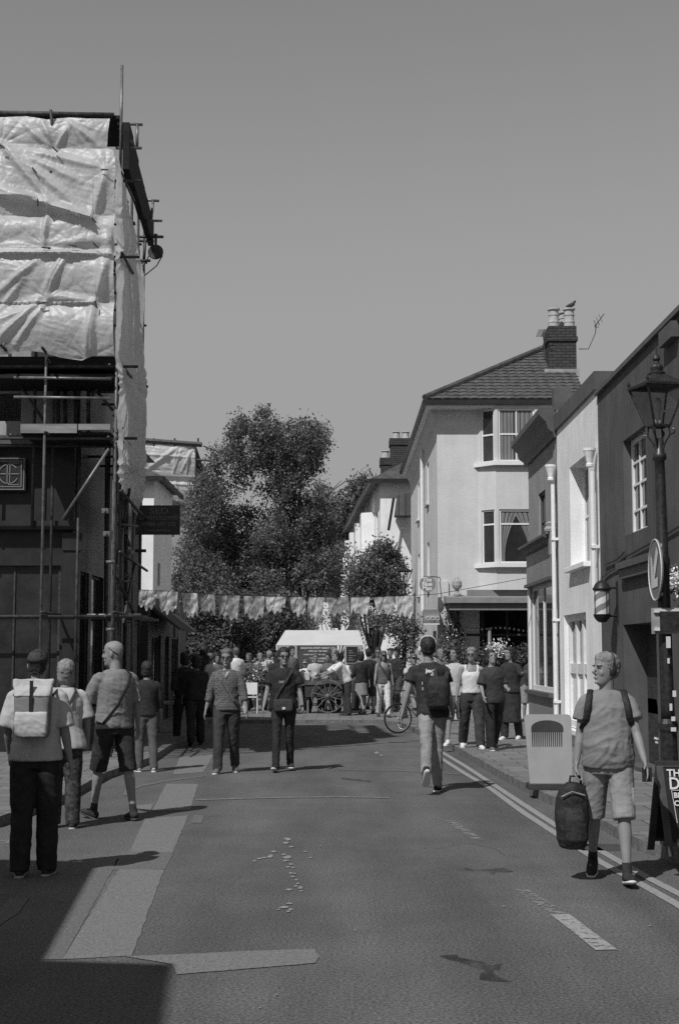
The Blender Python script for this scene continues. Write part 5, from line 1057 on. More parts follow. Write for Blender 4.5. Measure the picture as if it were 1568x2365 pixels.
    # hair, hat
    if o.get('hair'):
        st, m = o['hair']; mb = MB(); hairdo(mb, f, st, len(label), hb); fuse(mb, 'hair', min(vox, .01), m, t, 1, lambda p, n: .006*noise.noise(p*45)+.004*noise.noise(p*90))
    if o.get('cap'):
        m = o['cap']; hm, c = f.hm, f.hc; L = lambda x, y, z: c+hm @ Vector((x, y, z))*s; mb = MB(); bd = o.get('brim', 1)
        mb.loft([L(0, -.012, .035), L(0, -.014, .065), L(0, -.014, .1), L(0, -.014, .128)], [(.086*s, .106*s), (.084*s, .104*s), (.066*s, .08*s), (.02*s, .025*s)], 18, side=hm @ Vector((1, 0, 0)))
        if bd: mb.loft([L(0, bd*.07, .04), L(0, bd*.13, .036), L(0, bd*.165, .03)], [(.07*s, .006*s), (.062*s, .005*s), (.03*s, .004*s)], 14, side=hm @ Vector((1, 0, 0)))
        else: mb.loft([L(0, -.012, .034), L(0, -.012, .044)], [(.15*s, .165*s), (.14*s, .15*s)], 22, side=hm @ Vector((1, 0, 0)))
        ob = mb.build('cap' if bd else 'sun_hat', m, None, smooth=True); ob.parent = t
    L = lambda x, y, z: f.hc+f.hm @ Vector((x, y, z))*s*hb
    if o.get('shades'):
        mb = MB(); zo, yo = o['shades']
        for sd in (-1, 1):
            mb.ell(L(sd*.031, .1*yo, .004+zo), (.026*s, .008*s, .018*s), 12, 8, f.hm); mb.tube([L(sd*.056, .092*yo, .01+zo), L(sd*.078, .0, .008+zo)], .004*s, 5)
        mb.tube([L(-.012, .106*yo, .008+zo), L(.012, .106*yo, .008+zo)], .004*s, 5); ob = mb.build('sunglasses', M_eye, None, smooth=True); ob.parent = t
    if o.get('phones'):
        m = o['phones']; mb = MB(); mb.tube([L(sd*x, -.01, z) for sd, x, z in ((-1, .09, .0), (-1, .094, .06), (-1, .075, .115), (-1, .035, .14), (1, .035, .14), (1, .075, .115), (1, .094, .06), (1, .09, .0))], .008*s, 7)
        for sd in (-1, 1): mb.ell(L(sd*.092, -.005, -.012), (.02*s, .034*s, .042*s), 12, 9, f.hm)
        ob = mb.build('headphones', m, None, smooth=True); ob.parent = t
    if o.get('strap'):
        m, sd, off = o['strap']; pts = []
        P0 = lambda z: f.pel+f.up*z*s
        for z, x, y in ((.56, sd*.1, 0), (.5, sd*.12, .1), (.4, sd*.06, .145), (.25, -sd*.04, .14), (.1, -sd*.12, .12+f.belly), (.0, -sd*.19, .03), (.02, -sd*.18, -.07), (.2, -sd*.06, -.135), (.4, sd*.05, -.14), (.52, sd*.11, -.1), (.56, sd*.1, 0)): pts.append(P0(z)+f.sx*x*s+f.tf*y*s*(1+off))
        ob = MB().loft(pts, [(.016*s, .005*s)]*len(pts), 6, cap=False).build('strap', m, None); ob.parent = t
    f.t = t; return f
def loc_at(px, py, z=0): return gp(px, py, z)
# figures face +Y in their own frame; rz 0 walks away from the camera, 180 walks towards it
black = cmat('black_cloth', .034, .3); dk = cmat('charcoal_cloth', .05, .25); vdk = cmat('black_trousers', .026, .3)
tee_g = cmat('grey_tee', .2, .08); lt = cmat('light_shirt', .42, .1); shorts_l = cmat('light_cotton', .25, .12); denim = cmat('pale_denim', .26, .3, scale=5); denimd = cmat('dark_denim', .06, .4, scale=5); wht = cmat('white_cotton', .62, .06); mid = cmat('mid_grey_cloth', .12, .2); pat = mat('spotted_cloth', .022, rough=.9, kind='check', stretch=(.8, .8, .8), spec=.1); camo = cmat('patterned_trousers', .05, .7, scale=18)
# ---- 1 near right man
z0 = .0
m1 = gp(1408, 2035)
f1 = person('grey haired man in grey tee and pale cargo shorts carrying a black bag', (m1.x, m1.y, 0), 172, 1.7, dict(lean=0, belly=.05, girth=1.08, legL=(16, 3, 3), legR=(-14, 16, 3), toeL=-10, armL=(14, 12, 14, 0), armR=(-2, 10, 10, 2), head=(-58, -4, 0), shw=.165, limb=1.0, hipw=.09),
    dict(skin=M_skin, top=('tee', tee_g, .03), legs=('shorts', shorts_l, 1.0), pocket=1, hair=('short', M_hgrey), shoes=(black, M_sole), socks=black, curl={-1: 20, 1: 75}, phones=M_eye, fold=.013, hem=-.08, head=1.04), vox=.008, hv=.0058)
# ---- 2 headphone man, walking away
m2 = gp(1000, 1828)
f2 = person('tall man in black printed tee and pale jeans walking away wearing white headphones', (m2.x, m2.y, 0), -4, 1.9, dict(lean=4, girth=1.0, legL=(-22, 34, 0), legR=(5, 4, -3), toeR=0, armL=(-14, 14, 14, 0), armR=(6, 10, 20, 0), head=(8, -4, 0), hipw=.075, side=-5),
    dict(top=('tee', black, .035), legs=('long', denim, .98), hair=('short', M_hdark), phones=M_sole, shoes=(black, M_sole), collar=M_skin, hem=-.1, fold=.012), vox=.009, hv=.007)
# ---- 3 bag man
m3 = gp(78, 2022)
f3 = person('man seen from behind in wide black trousers and dark cap wearing a roll top backpack', (m3.x, m3.y, 0), 3, 1.73, dict(girth=1.08, legL=(-3, 3, 1), legR=(4, 5, 1), armL=(6, 10, 26, 8), armR=(-4, 10, 10, 0), head=(0, -6, 0), fout=6, limb=1.05),
    dict(top=('half', lt, .04), legs=('long', vdk, 1.28), hair=('thin', M_hdark), cap=dk, brim=1, shoes=(M_soled, M_lead), hem=-.09), vox=.01, hv=.008)
# ---- 4 woman in sun hat
m4 = gp(146, 1912)
f4 = person('woman with fair hair in pale loose blouse and patterned dark trousers seen from behind', (m4.x, m4.y, 0), 12, 1.63, dict(girth=1.02, legL=(6, 6, 1), legR=(-2, 4, 1), armL=(14, 8, 40, 10), armR=(2, 12, 24, 8), head=(4, -4, 0)),
    dict(top=('half', lt, .045), flare=.12, legs=('long', camo, 1.25), hair=('bob', M_hgrey), shades=(.0, -1.05), cap=cmat('hat_cloth', .1), brim=1, shoes=(dk, M_lead), strap=(dk, 1, .3), hem=-.12), vox=.01, hv=.008)
# ---- 5 bald man
m5 = gp(262, 1893)
f5 = person('bald man with goatee in grey short sleeved shirt and black shorts standing side on', (m5.x, m5.y, 0), 38, 1.84, dict(girth=1.05, belly=.03, legL=(15, 6, 2), legR=(-11, 4, 2), hipw=.1, armL=(22, 10, 62, 14), armR=(-2, 12, 18, 0), head=(38, 2, 0), shw=.19),
    dict(top=('half', cmat('grey_shirt', .2, .12), .032), legs=('shorts', black, .98), shoes=(black, M_soled), strap=(black, 1, .25), hem=-.08, fold=.011, socks=black), vox=.009, hv=.0075)
gb = MB(); L5 = lambda x, y, z: f5.hc+f5.hm @ Vector((x, y, z))*f5.s
gb.loft([L5(0, .085, -.09), L5(0, .088, -.12), L5(0, .08, -.145)], [(.022, .016), (.018, .014), (.006, .006)], 8); gb = gb.build('goatee', M_hmid, None, smooth=True); gb.parent = f5.t
gl = MB().ring(L5(0, -.012, .03), f5.hm @ Vector((1, 0, 0)), f5.hm @ Vector((0, .8, .6)), .09, .004, 24, 5).build('glasses_strap', M_eye, None); gl.parent = f5.t
# ---- 6 woman in spotted blouse
m6 = gp(523, 1786)
f6 = person('woman in spotted dark v neck blouse and sunglasses walking with bag strap', (m6.x, m6.y, 0), 178, 1.76, dict(girth=1.0, hipw=.095, legL=(-13, 14, 0), legR=(10, 6, 2), armL=(4, 13, 14, 0), armR=(-4, 14, 8, 0), head=(-6, 0, 0), shw=.175),
    dict(top=('roll', pat, .035), legs=('long', dk, 1.08), hair=('short', M_hmid), shades=(0, 1), shoes=(mid, M_sole), strap=(mid, 1, .25), hem=-.08), vox=.009, hv=.0075)
def vneck(f, m, dep=.11, wd=.05):
    s = f.s; P = lambda x, z, y: f.pel+f.up*z*s+f.sx*x*s+f.tf*y*s
    o = MB().prism([P(-wd, .56, .055), P(wd, .56, .055), P(wd*.7, .5, .115), P(0, .56-dep*1.3, .152), P(-wd*.7, .5, .115)], f.tf*.012*s).build('undershirt', m, None, smooth=True); o.parent = f.t
vneck(f6, wht)
# ---- 7 woman in black tee
m7 = gp(655, 1782)
f7 = person('woman in black tee and leggings with waist bag and sunglasses facing the camera', (m7.x, m7.y, 0), 180, 1.77, dict(girth=1.02, hipw=.09, legL=(-10, 12, 0), legR=(8, 2, 2), toeR=-16, armL=(3, 11, 14, 0), armR=(6, 13, 14, 2), head=(10, -2, 0), shw=.18),
    dict(top=('tee', cmat('black_tee', .03, .2), .05), legs=('long', black, .86), hair=('bun', M_hdark), shades=(0, 1), shoes=(black, M_sole), hem=-.07, strap=(dk, -1, .28), fold=.012), vox=.009, hv=.0075)
# ---- crowd at the right
def quick(label, px, py, z=0, rz=180, H=1.7, pose=None, **o):
    p = gp(px, py, z); return person(label, (p.x, p.y, z), rz, H, pose or {}, o, vox=.014, hv=.011)
walkA = dict(legL=(14, 6, 2), legR=(-14, 16, 2), armL=(-8, 9, 12, 0), armR=(12, 9, 20, 0)); walkB = dict(legL=(-14, 16, 2), legR=(14, 6, 2), armL=(12, 9, 20, 0), armR=(-8, 9, 12, 0))
wp = .1
w1 = quick('woman in white vest top and dark trousers with sunglasses and shoulder strap', 1090, 1729, wp, 184, 1.7, dict(walkA, hipw=.1, armR=(4, 12, 10, 0), armL=(18, 14, 60, 40), girth=1.02, head=(-20, -6, 0)), top=('tank', wht, .03), legs=('long', dk, 1.35), hair=('short', M_hgrey), shades=(0, 1), shoes=(wht, M_sole), hem=-.02)
w2 = quick('stocky woman with curly dark hair in dark tee and black trousers looking down', 1140, 1733, wp, 196, 1.66, dict(walkB, hipw=.1, girth=1.18, head=(6, -14, 0), armR=(10, 14, 30, 10), armL=(14, 12, 60, 20), twist=12, side=3), top=('half', dk, .045), legs=('long', vdk, 1.3), hair=('curly', M_hdark), shoes=(mid, M_sole), hem=-.1)
w3 = quick('woman in long black dress reaching one hand out beside the shop window', 1180, 1708, wp, 150, 1.72, dict(legL=(-6, 8, 2), legR=(6, 4, 2), armL=(48, 30, 50, -6), armR=(2, 12, 10, 0), head=(-30, -4, 0), girth=1.05, twist=-14), top=('roll', black, .04), skirt=(black, .62, 1.0), legs=('long', black, 1.2), hair=('long', M_hdark), shoes=(wht, M_sole), skin=M_skin)
w4 = quick('young man with curly dark hair in light shirt behind the woman in the white vest', 1052, 1722, wp, 165, 1.72, dict(walkB, girth=.95, head=(-25, -4, 0), armL=(20, 12, 60, 20)), top=('tee', lt, .03), legs=('shorts', mid, 1.15), hair=('curly', M_hdark), shoes=(wht, M_sole))
# ---- cyclist standing astride the bicycle
cy = quick('cyclist in light top and shorts standing behind the parked looking bicycle', 948, 1684, 0, 200, 1.72, dict(lean=18, legL=(10, 12, 4), legR=(-12, 20, 4), armL=(40, 10, 30, 0), armR=(42, 10, 26, 0), head=(-10, -10, 0)), top=('tee', lt, .03), legs=('shorts', denim, 1.2), hair=('short', M_hmid), shoes=(dk, M_sole), cap=mid)
# ---- walkers further up at the market
pz_ = .09
quick('woman in grey camisole and white trousers walking from the market', 886, 1656, pz_, 184, 1.68, dict(walkA, girth=.95), top=('tank', mid, .035), legs=('long', wht, 1.1), hair=('long', M_hmid), shoes=(dk, M_soled), strap=(dk, 1, .25), cap=mid, brim=1)
quick('dark clothed man with sunglasses behind the woman in white trousers', 873, 1646, pz_, 175, 1.78, walkB, top=('tee', mid, .03), legs=('shorts', dk, 1.1), hair=('short', M_hdark), shades=(0, 1), shoes=(dk, M_sole), skin=M_skin)
quick('person in black tee and shorts standing right of the market tent', 851, 1648, pz_, 10, 1.74, {}, top=('tee', black, .03), legs=('shorts', dk, 1.1), hair=('short', M_hdark), shoes=(dk, M_soled))
quick('dark haired person in black behind the walkers by the terrace', 902, 1640, pz_, 160, 1.76, walkA, top=('roll', black, .03), legs=('long', dk, 1.1), hair=('short', M_hdark), shoes=(dk, M_soled))
quick('person in dark coat and pale skirt walking at the tent corner', 834, 1650, pz_, 30, 1.66, walkB, top=('roll', black, .035), skirt=(shorts_l, .4, .95), hair=('bob', M_hdark), shoes=(dk, M_soled))
quick('stallholder in white shirt leaning over the market counter', 800, 1652, pz_, 110, 1.72, dict(lean=30, armL=(50, 8, 20, 0), armR=(45, 8, 30, 0), head=(0, -20, 0)), top=('half', wht, .04), legs=('long', dk, 1.1), hair=('short', M_hdark), shoes=(dk, M_soled))
seats = [(575, 1640, 'man in dark shirt sitting left of the white market chair', mid, M_hmid, 150), (600, 1636, 'woman in pale flowery top at the plant stall', shorts_l, M_hgrey, 200), (705, 1646, 'child in light shirt and cap at the market counter', wht, M_hmid, 170), (728, 1646, 'person in dotted pale top behind the cart wheels', lt, M_hmid, 190), (758, 1646, 'person in striped dark top behind the cart', mid, M_hdark, 160), (490, 1640, 'person in white sleeveless top walking past the dark tree', wht, M_hdark, 120), (485, 1655, 'thin person in pale vest at the left edge of the market', lt, M_hmid, 60)]
for (px, py, lab, m, h, rz) in seats: quick(lab, px, py, pz_, rz, 1.62 if 'child' not in lab else 1.45, walkA if rz % 20 else {}, top=('tee', m, .03), legs=('long', dk, 1.1), hair=('short', h), shoes=(dk, M_soled), cap=(wht if 'child' in lab else None))
crowd = [(500, 1652, 'woman in mid grey top behind the spotted blouse woman', mid, M_hdark, 200), (545, 1644, 'man in white top far behind between the two walking women', wht, M_hmid, 30), (622, 1640, 'woman in flowery pale top browsing plants at the table', lt, M_hgrey, 10), (640, 1643, 'tall man in dark top browsing at the plant table', black, M_hdark, 340), (672, 1648, 'man in grey top just right of the woman in black tee', mid, M_hdark, 215), (774, 1644, 'woman in black top under the market banner', black, M_hgrey, 150), (822, 1640, 'man in mid grey top under the right edge of the tent', mid, M_hdark, 240), (862, 1638, 'slim woman in white top by the far terrace', wht, M_hdark, 100), (918, 1642, 'man in black top below the far hanging basket', black, M_hmid, 140), (1018, 1668, 'woman in mid grey top hidden behind the tall headphone man', mid, M_hgrey, 190), (1212, 1668, 'seated cafe customer in dark top beside the stall riser', dk, M_hdark, 260), (470, 1655, 'man in black jacket in the shade left of the market', black, M_hdark, 70)]
for i, (px, py, lab, m, h, rz) in enumerate(crowd): quick(lab, px, py, pz_, rz, 1.6+.035*(i*5 % 7), [walkA, {}, dict(lean=14, armL=(40, 8, 30, 0), head=(20, -15, 0)), walkB][i % 4], top=(['tee', 'roll', 'half'][i % 3], m, .035), legs=(['long', 'shorts', 'long'][i % 3], [dk, shorts_l, denimd][i % 3], 1.1), hair=(['bob', 'short', 'short', 'long'][i % 4], h), shoes=(dk, M_soled))
quick('person in dark top and faded jeans standing at the left kerb', 337, 1782, 0, 15, 1.58, dict(legL=(4, 4, 2), legR=(-4, 4, 3)), top=('roll', black, .035), legs=('long', cmat('washed_jeans', .1), 1.1), hair=('bob', M_hdark), shoes=(lt, M_sole))
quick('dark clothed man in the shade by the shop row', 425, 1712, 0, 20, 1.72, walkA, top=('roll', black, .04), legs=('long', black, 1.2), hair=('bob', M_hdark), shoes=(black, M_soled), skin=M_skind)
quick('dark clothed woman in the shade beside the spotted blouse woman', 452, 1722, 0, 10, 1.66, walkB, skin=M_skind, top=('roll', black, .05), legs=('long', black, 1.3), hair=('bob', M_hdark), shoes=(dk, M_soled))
# ================================================================ street lamps
M_iron = mat('black_iron', .022, rough=.4, var=.5, scale=25, spec=.5)
M_lampglass = mat('lamp_glass', .4, rough=.15)
def clear_glass(name, mix=.12):
    m = bpy.data.materials.new(name); m.use_nodes = True; n = m.node_tree.nodes; l = m.node_tree.links; n.clear()
    o = n.new('ShaderNodeOutputMaterial'); a = n.new('ShaderNodeBsdfTransparent'); b = n.new('ShaderNodeBsdfGlossy'); b.inputs['Roughness'].default_value = .1; x = n.new('ShaderNodeMixShader'); x.inputs[0].default_value = mix
    a.inputs[0].default_value = (.86, .86, .86, 1); l.new(a.outputs[0], x.inputs[1]); l.new(b.outputs[0], x.inputs[2]); l.new(x.outputs[0], o.inputs[0]); return m
M_clear = clear_glass('lantern_glass')
def lamp_build(label):
    """4.2 m Victorian lamp: fluted post, scrolls, tapered square lantern, domed cap"""
    t = thing('street_lamp', label, 'street lamp', (0, 0, 0))
    MB().lathe((0, 0, 0), [(.1, 0), (.1, .08), (.085, .1), (.08, .5), (.09, .54), (.09, .6), (.075, .64), (.072, .95), (.083, .98), (.083, 1.03), (.065, 1.07)], 12).build('base', M_iron, t, smooth=False)
    MB().lathe((0, 0, 1.07), [(.06, 0), (.058, .1), (.054, 1.0), (.052, 1.3), (.06, 1.32), (.06, 1.37), (.05, 1.4), (.044, 2.1), (.042, 2.22), (.06, 2.24), (.06, 2.28), (.045, 2.3), (.04, 2.42)], 14).build('post', M_iron, t, smooth=True)
    zb = 3.52; mb = MB()
    for a in range(4):
        c, s_ = math.cos(a*math.pi/2+.785), math.sin(a*math.pi/2+.785); P = lambda r, z: (c*r, s_*r, z)
        mb.tube([P(.03, zb-.14), P(.06, zb-.06), P(.1, zb+.0), P(.09, zb+.08)], .009, 6); mb.tube([P(.1, zb+.0), P(.14, zb+.01), P(.145, zb+.04), P(.125, zb+.05)], .007, 6)
    mb.build('scroll', M_iron, t)
    z1, z2 = zb+.08, zb+.43; r1, r2 = .075, .182; mb = MB()
    sq = lambda r, z: [Vector((sx*r, sy*r, z)) for sx, sy in ((-1, -1), (1, -1), (1, 1), (-1, 1))]
    A, B = sq(r1, z1), sq(r2, z2)
    for i in range(4): mb.tube([A[i], B[i]], .011, 5); mb.tube([A[i], A[(i+1) % 4]], .012, 5); mb.tube([B[i], B[(i+1) % 4]], .018, 5)
    for p in B: mb.lathe(p+Vector((0, 0, -.01)), [(.02, 0), (.012, .03), (.018, .05), (.004, .08)], 6)
    mb.build('lantern_frame', M_iron, t)
    g = MB()
    for i in range(4): g.poly([A[i]*.98+Vector((0, 0, z1*.02)), A[(i+1) % 4]*.98+Vector((0, 0, z1*.02)), B[(i+1) % 4]*.98+Vector((0, 0, z2*.02)), B[i]*.98+Vector((0, 0, z2*.02))])
    g.build('lantern_glass', M_clear, t)
    mb = MB(); prof = [(.195, 0), (.15, .035), (.1, .075), (.065, .1)]
    for (ra, za), (rb, zb2) in zip(prof[:-1], prof[1:]):
        P, Q = sq(ra, z2+za), sq(rb, z2+zb2)
        for i in range(4): mb.poly([P[i], P[(i+1) % 4], Q[(i+1) % 4], Q[i]])
    mb.lathe((0, 0, z2+.1), [(.07, 0), (.075, .02), (.055, .035), (.06, .07), (.05, .09), (.03, .105), (.022, .12), (.035, .145), (.025, .175), (.01, .19), (.007, .23), (.002, .265)], 12)
    mb.build('lantern_roof', M_iron, t)
    MB().lathe((0, 0, z1), [(.03, 0), (.03, .06), (.012, .08), (.03, .14), (.035, .2), (.02, .25)], 10).build('lamp_burner', M_lampglass, t, smooth=True)
    return t
lA = lamp_build('tall black victorian lamp post in front of the dark grey barber shop')
pl = gp(1552, 1990, .11); LX, LY = 2.80, 12.5
lA.location = (at(1545, 1700, LY).x, LY, .1); LX = lA.location.x
sA = (at(1518, 800, LY).z-.1)/4.31; lA.scale = (sA, sA, sA); lA.rotation_euler = (0, R(-.6), R(14))
lB = copy_tree(lA); lB['label'] = 'far black victorian lamp post with hanging baskets outside the cream corner building'
YB2 = 37.2; lB.location = (at(932, 1400, YB2).x, YB2, .09); lB.rotation_euler = (0, 0, R(14)); sB = (at(934, 1288, YB2).z-.1)/4.31; lB.scale = (sB, sB, sB)
for l_ in (lA, lB): l_['group'] = 'black victorian street lamps'
# hanging baskets
plant('hanging_basket', 'round leafy hanging basket on the far lamp post', [(905,1440,18,.5),(925,1432,20,.6),(945,1440,18,.6),(958,1455,14,.4),(915,1460,16,.4),(930,1470,20,.6),(940,1490,18,.5),(925,1505,14,.35),(945,1515,16,.3)], YB2, .08, 31, 520, flowers=[(930,1440,22,.08),(915,1450,12,.05)], m=M_leaf)
plant('hanging_basket', 'small basket of plants left of the far lamp post', [(862,1428,16,.5),(875,1440,15,.4),(852,1420,12,.3),(885,1425,10,.2)], 44, .08, 32, 520, m=M_leaf, flowers=[(868,1420,9,.06)])
plant('flower_basket', 'pale flowering basket at the right edge on the dark grey wall', [(1562,1333,13,.4),(1572,1345,16,.4),(1556,1345,8,.2)], 16.6, .05, 33, 420, m=M_leaf, flowers=[(1558,1340,12,.35),(1570,1335,12,.3)])
# ================================================================ round direction sign and cross plates on the near lamp
M_signg = mat('sign_blue_grey', .17, rough=.35, var=.12, scale=3); M_signw = mat('sign_white', .6, rough=.4, var=.05)
rsn = thing('road_sign', 'round direction sign with pale arrow clamped edge on to the near lamp post', 'road sign', (LX-.12, LY, 3))
c = at(1512, 1316, LY-.05); R0 = .272; ang = R(-90.5); u = Vector((math.cos(ang), math.sin(ang), 0)); n_ = u.cross(Vector((0, 0, 1)))
disc = lambda r, off, th: [c+n_*off+u*r*math.cos(2*math.pi*i/48)+Vector((0, 0, 1))*r*math.sin(2*math.pi*i/48) for i in range(48)]
MB().prism(disc(R0, 0, 0), -n_*.012).build('disc', M_signg, rsn); mb = MB().ring(c+n_*.002, u, Vector((0, 0, 1)), R0-.006, .006, 48, 6); mb.build('rim', M_signw, rsn)
Z = Vector((0, 0, 1)); ar = [(-.17, -.02), (-.17, -.17), (-.02, -.17), (-.075, -.115), (.13, .09), (.075, .145), (-.13, -.06)]
ar = [(-.13, .1), (-.02, .16), (-.02, .02), (.16, .13), (.16, .04), (-.02, -.08), (.07, -.08), (.07, -.17), (-.05, -.2), (-.14, -.05)]
ar = [(.16,.14),(.09,.2),(-.07,.0),(-.09,.1),(-.16,.14),(-.14,-.16),(.12,-.15),(.13,-.07),(.0,-.08)]
bm = bmesh.new(); fa = bm.faces.new([bm.verts.new(c+n_*.006+u*a+Z*b) for a, b in ar]); bmesh.ops.triangulate(bm, faces=[fa]); me = bpy.data.meshes.new('arrow'); bm.to_mesh(me); bm.free(); me.materials.append(M_signw)
o = bpy.data.objects.new('arrow', me); C.objects.link(o); o.parent = rsn; o.matrix_parent_inverse = parent_inv(rsn)
MB().box((c.x+.02, LY-.06, c.z+.2), (LX-.04, LY-.03, c.z+.23)).box((c.x+.02, LY-.06, c.z-.23), (LX-.04, LY-.03, c.z-.2)).build('clamp', M_lead, rsn)
sp = thing('sign_plate', 'grey sign plate backs clamped across the near lamp post below the round sign', 'sign', (LX, LY, 2.3))
a, b = at(1504, 1464, LY-.1), at(1585, 1404, LY-.1); MB().box((a.x, LY-.1, a.z), (b.x, LY-.092, b.z)).build('plate', M_lead, sp)
for y in (1411, 1453):
    q = at(1504, y, LY-.12); MB().box((a.x+.02, LY-.125, q.z-.014), (b.x, LY-.103, q.z+.014)).build('rail', M_signw, sp)
MB().box((LX-.09, LY-.13, b.z-.2), (LX+.09, LY-.126, b.z-.03)).build('clamp', M_iron, sp)
# stickers / tape on the post
tp = thing('sticker', 'torn pale stickers on the near lamp post', 'sticker', (LX, LY-.1, 1.5)); mb = MB()
for (x, y, w_, h_) in ((1537, 1470, 10, 26), (1552, 1595, 8, 14), (1545, 1625, 6, 16), (1549, 1655, 9, 10), (1548, 1680, 12, 9), (1540, 1520, 5, 12)):
    p = at(x, y, LY-.098); mb = MB().box((p.x, LY-.1, p.z-h_/F0*LY), (p.x+w_/F0*LY, LY-.095, p.z)); mb.build('paper', M_signw, tp)
# ================================================================ barber pole
bp = thing('barber_pole', 'striped glass barber pole with black caps bracketed to the white house corner', 'barber pole', onx(1390, 1390, XW-.3))
pt, pb_ = onx(1390, 1340, XW-.36), onx(1390, 1436, XW-.36); yb = 21.45; xb = at(1389, 1390, yb).x; zt_, zb_ = at(1389, 1342, yb).z, at(1389, 1438, yb).z; hh_ = zt_-zb_
mb = MB(); r = .115; n = 40; rows = 34
for j in range(rows+1):
    for i in range(n): th = 2*math.pi*i/n; mb.v.append((xb+r*math.cos(th), yb+r*math.sin(th), zb_+.12+(hh_-.26)*j/rows))
fl = [(j*n+i, j*n+(i+1) % n, (j+1)*n+(i+1) % n, (j+1)*n+i) for j in range(rows) for i in range(n)]; mb.f = fl
cyl = mb.build('striped_glass', M_signw, bp, smooth=True); cyl.data.materials.append(mat('stripe_grey', .2, rough=.3, var=.05))
for p in cyl.data.polygons:
    c_ = p.center; th = math.atan2(c_.y-yb, c_.x-xb)/(2*math.pi); zz_ = (c_.z-zb_)/(hh_*.62); p.material_index = 1 if ((th*1-zz_*1) % .5) < .25 else 0
MB().lathe((xb, yb, zt_-.145), [(.13, 0), (.14, .03), (.125, .05), (.1, .1), (.06, .14), (.02, .155), (.015, .2), (.004, .25)], 20).build('top_cap', M_black, bp, smooth=True)
MB().lathe((xb, yb, zb_), [(.02, 0), (.06, .01), (.1, .05), (.125, .09), (.13, .12), (.14, .125)], 20).build('bottom_cap', M_black, bp, smooth=True)
mb = MB()
for z in (zt_-.1, zb_+.1): mb.tube([(xb, yb, z), (XW-.01, yb+.05, z)], .018, 6)
mb.tube([(XW-.012, yb+.05, zb_), (XW-.012, yb+.05, zt_)], .02, 6)
for i in range(4): th = i*math.pi/2+.4; mb.tube([(xb+.122*math.cos(th), yb+.122*math.sin(th), zb_+.1), (xb+.122*math.cos(th), yb+.122*math.sin(th), zt_-.12)], .006, 5)
mb.build('bracket', M_black, bp)
# ================================================================ pavement boards
brd = thing('pavement_board', 'blank pale rounded board on a dark block foot standing on the pavement', 'board', gp(1265, 1822, .11))
g = gp(1268, 1822, .11); Yb = g.y; x0, x1 = at(1212, 1800, Yb).x, at(1321, 1800, Yb).x; zt2 = at(1265, 1650, Yb).z; zb3 = at(1265, 1812, Yb).z
pts = []; rc = .05
for cx_, cz_, a0 in ((x1-rc, zt2-rc, 0), (x0+rc, zt2-rc, 90)):
    for i in range(7): a = R(a0+i*15); pts.append((cx_+rc*math.cos(a), Yb, cz_+rc*math.sin(a)))
pts += [(x0+.06, Yb, zb3), (x1-.0, Yb, zb3)]
MB().prism(pts, (0, .03, 0)).build('panel', mat('board_cream', .36, rough=.7, var=.08, scale=3), brd)
MB().prism([(x0+.03, Yb-.14, .11), (x1+.08, Yb-.14, .11), (x1+.08, Yb-.14, .175), (x0+.03, Yb-.14, .175)], (0, .32, 0)).build('foot', M_dark, brd)
# plain stand-in picture: a dark comb
M_comb = mat('board_ink', .05, var=.2); cw = x1-x0; cx2 = (x0+x1)/2-.01; cz2 = zt2-.16; mb = MB(); arc = []
for i in range(13): a = math.pi*i/12; arc.append((cx2+cw*.34*math.cos(a), Yb-.004, cz2+.09*math.sin(a)))
mb.prism(arc+[(cx2-cw*.34, Yb-.004, cz2-.05), (cx2+cw*.34, Yb-.004, cz2-.05)], (0, .0035, 0))
for i in range(15): xx = cx2-cw*.33+i*cw*.66/15; mb.prism([(xx, Yb-.004, cz2-.0501), (xx+cw*.028, Yb-.004, cz2-.0501), (xx+cw*.022, Yb-.004, cz2-.23), (xx+cw*.006, Yb-.004, cz2-.23)], (0, .0035, 0))
o = mb.build('comb_picture', M_comb, brd)
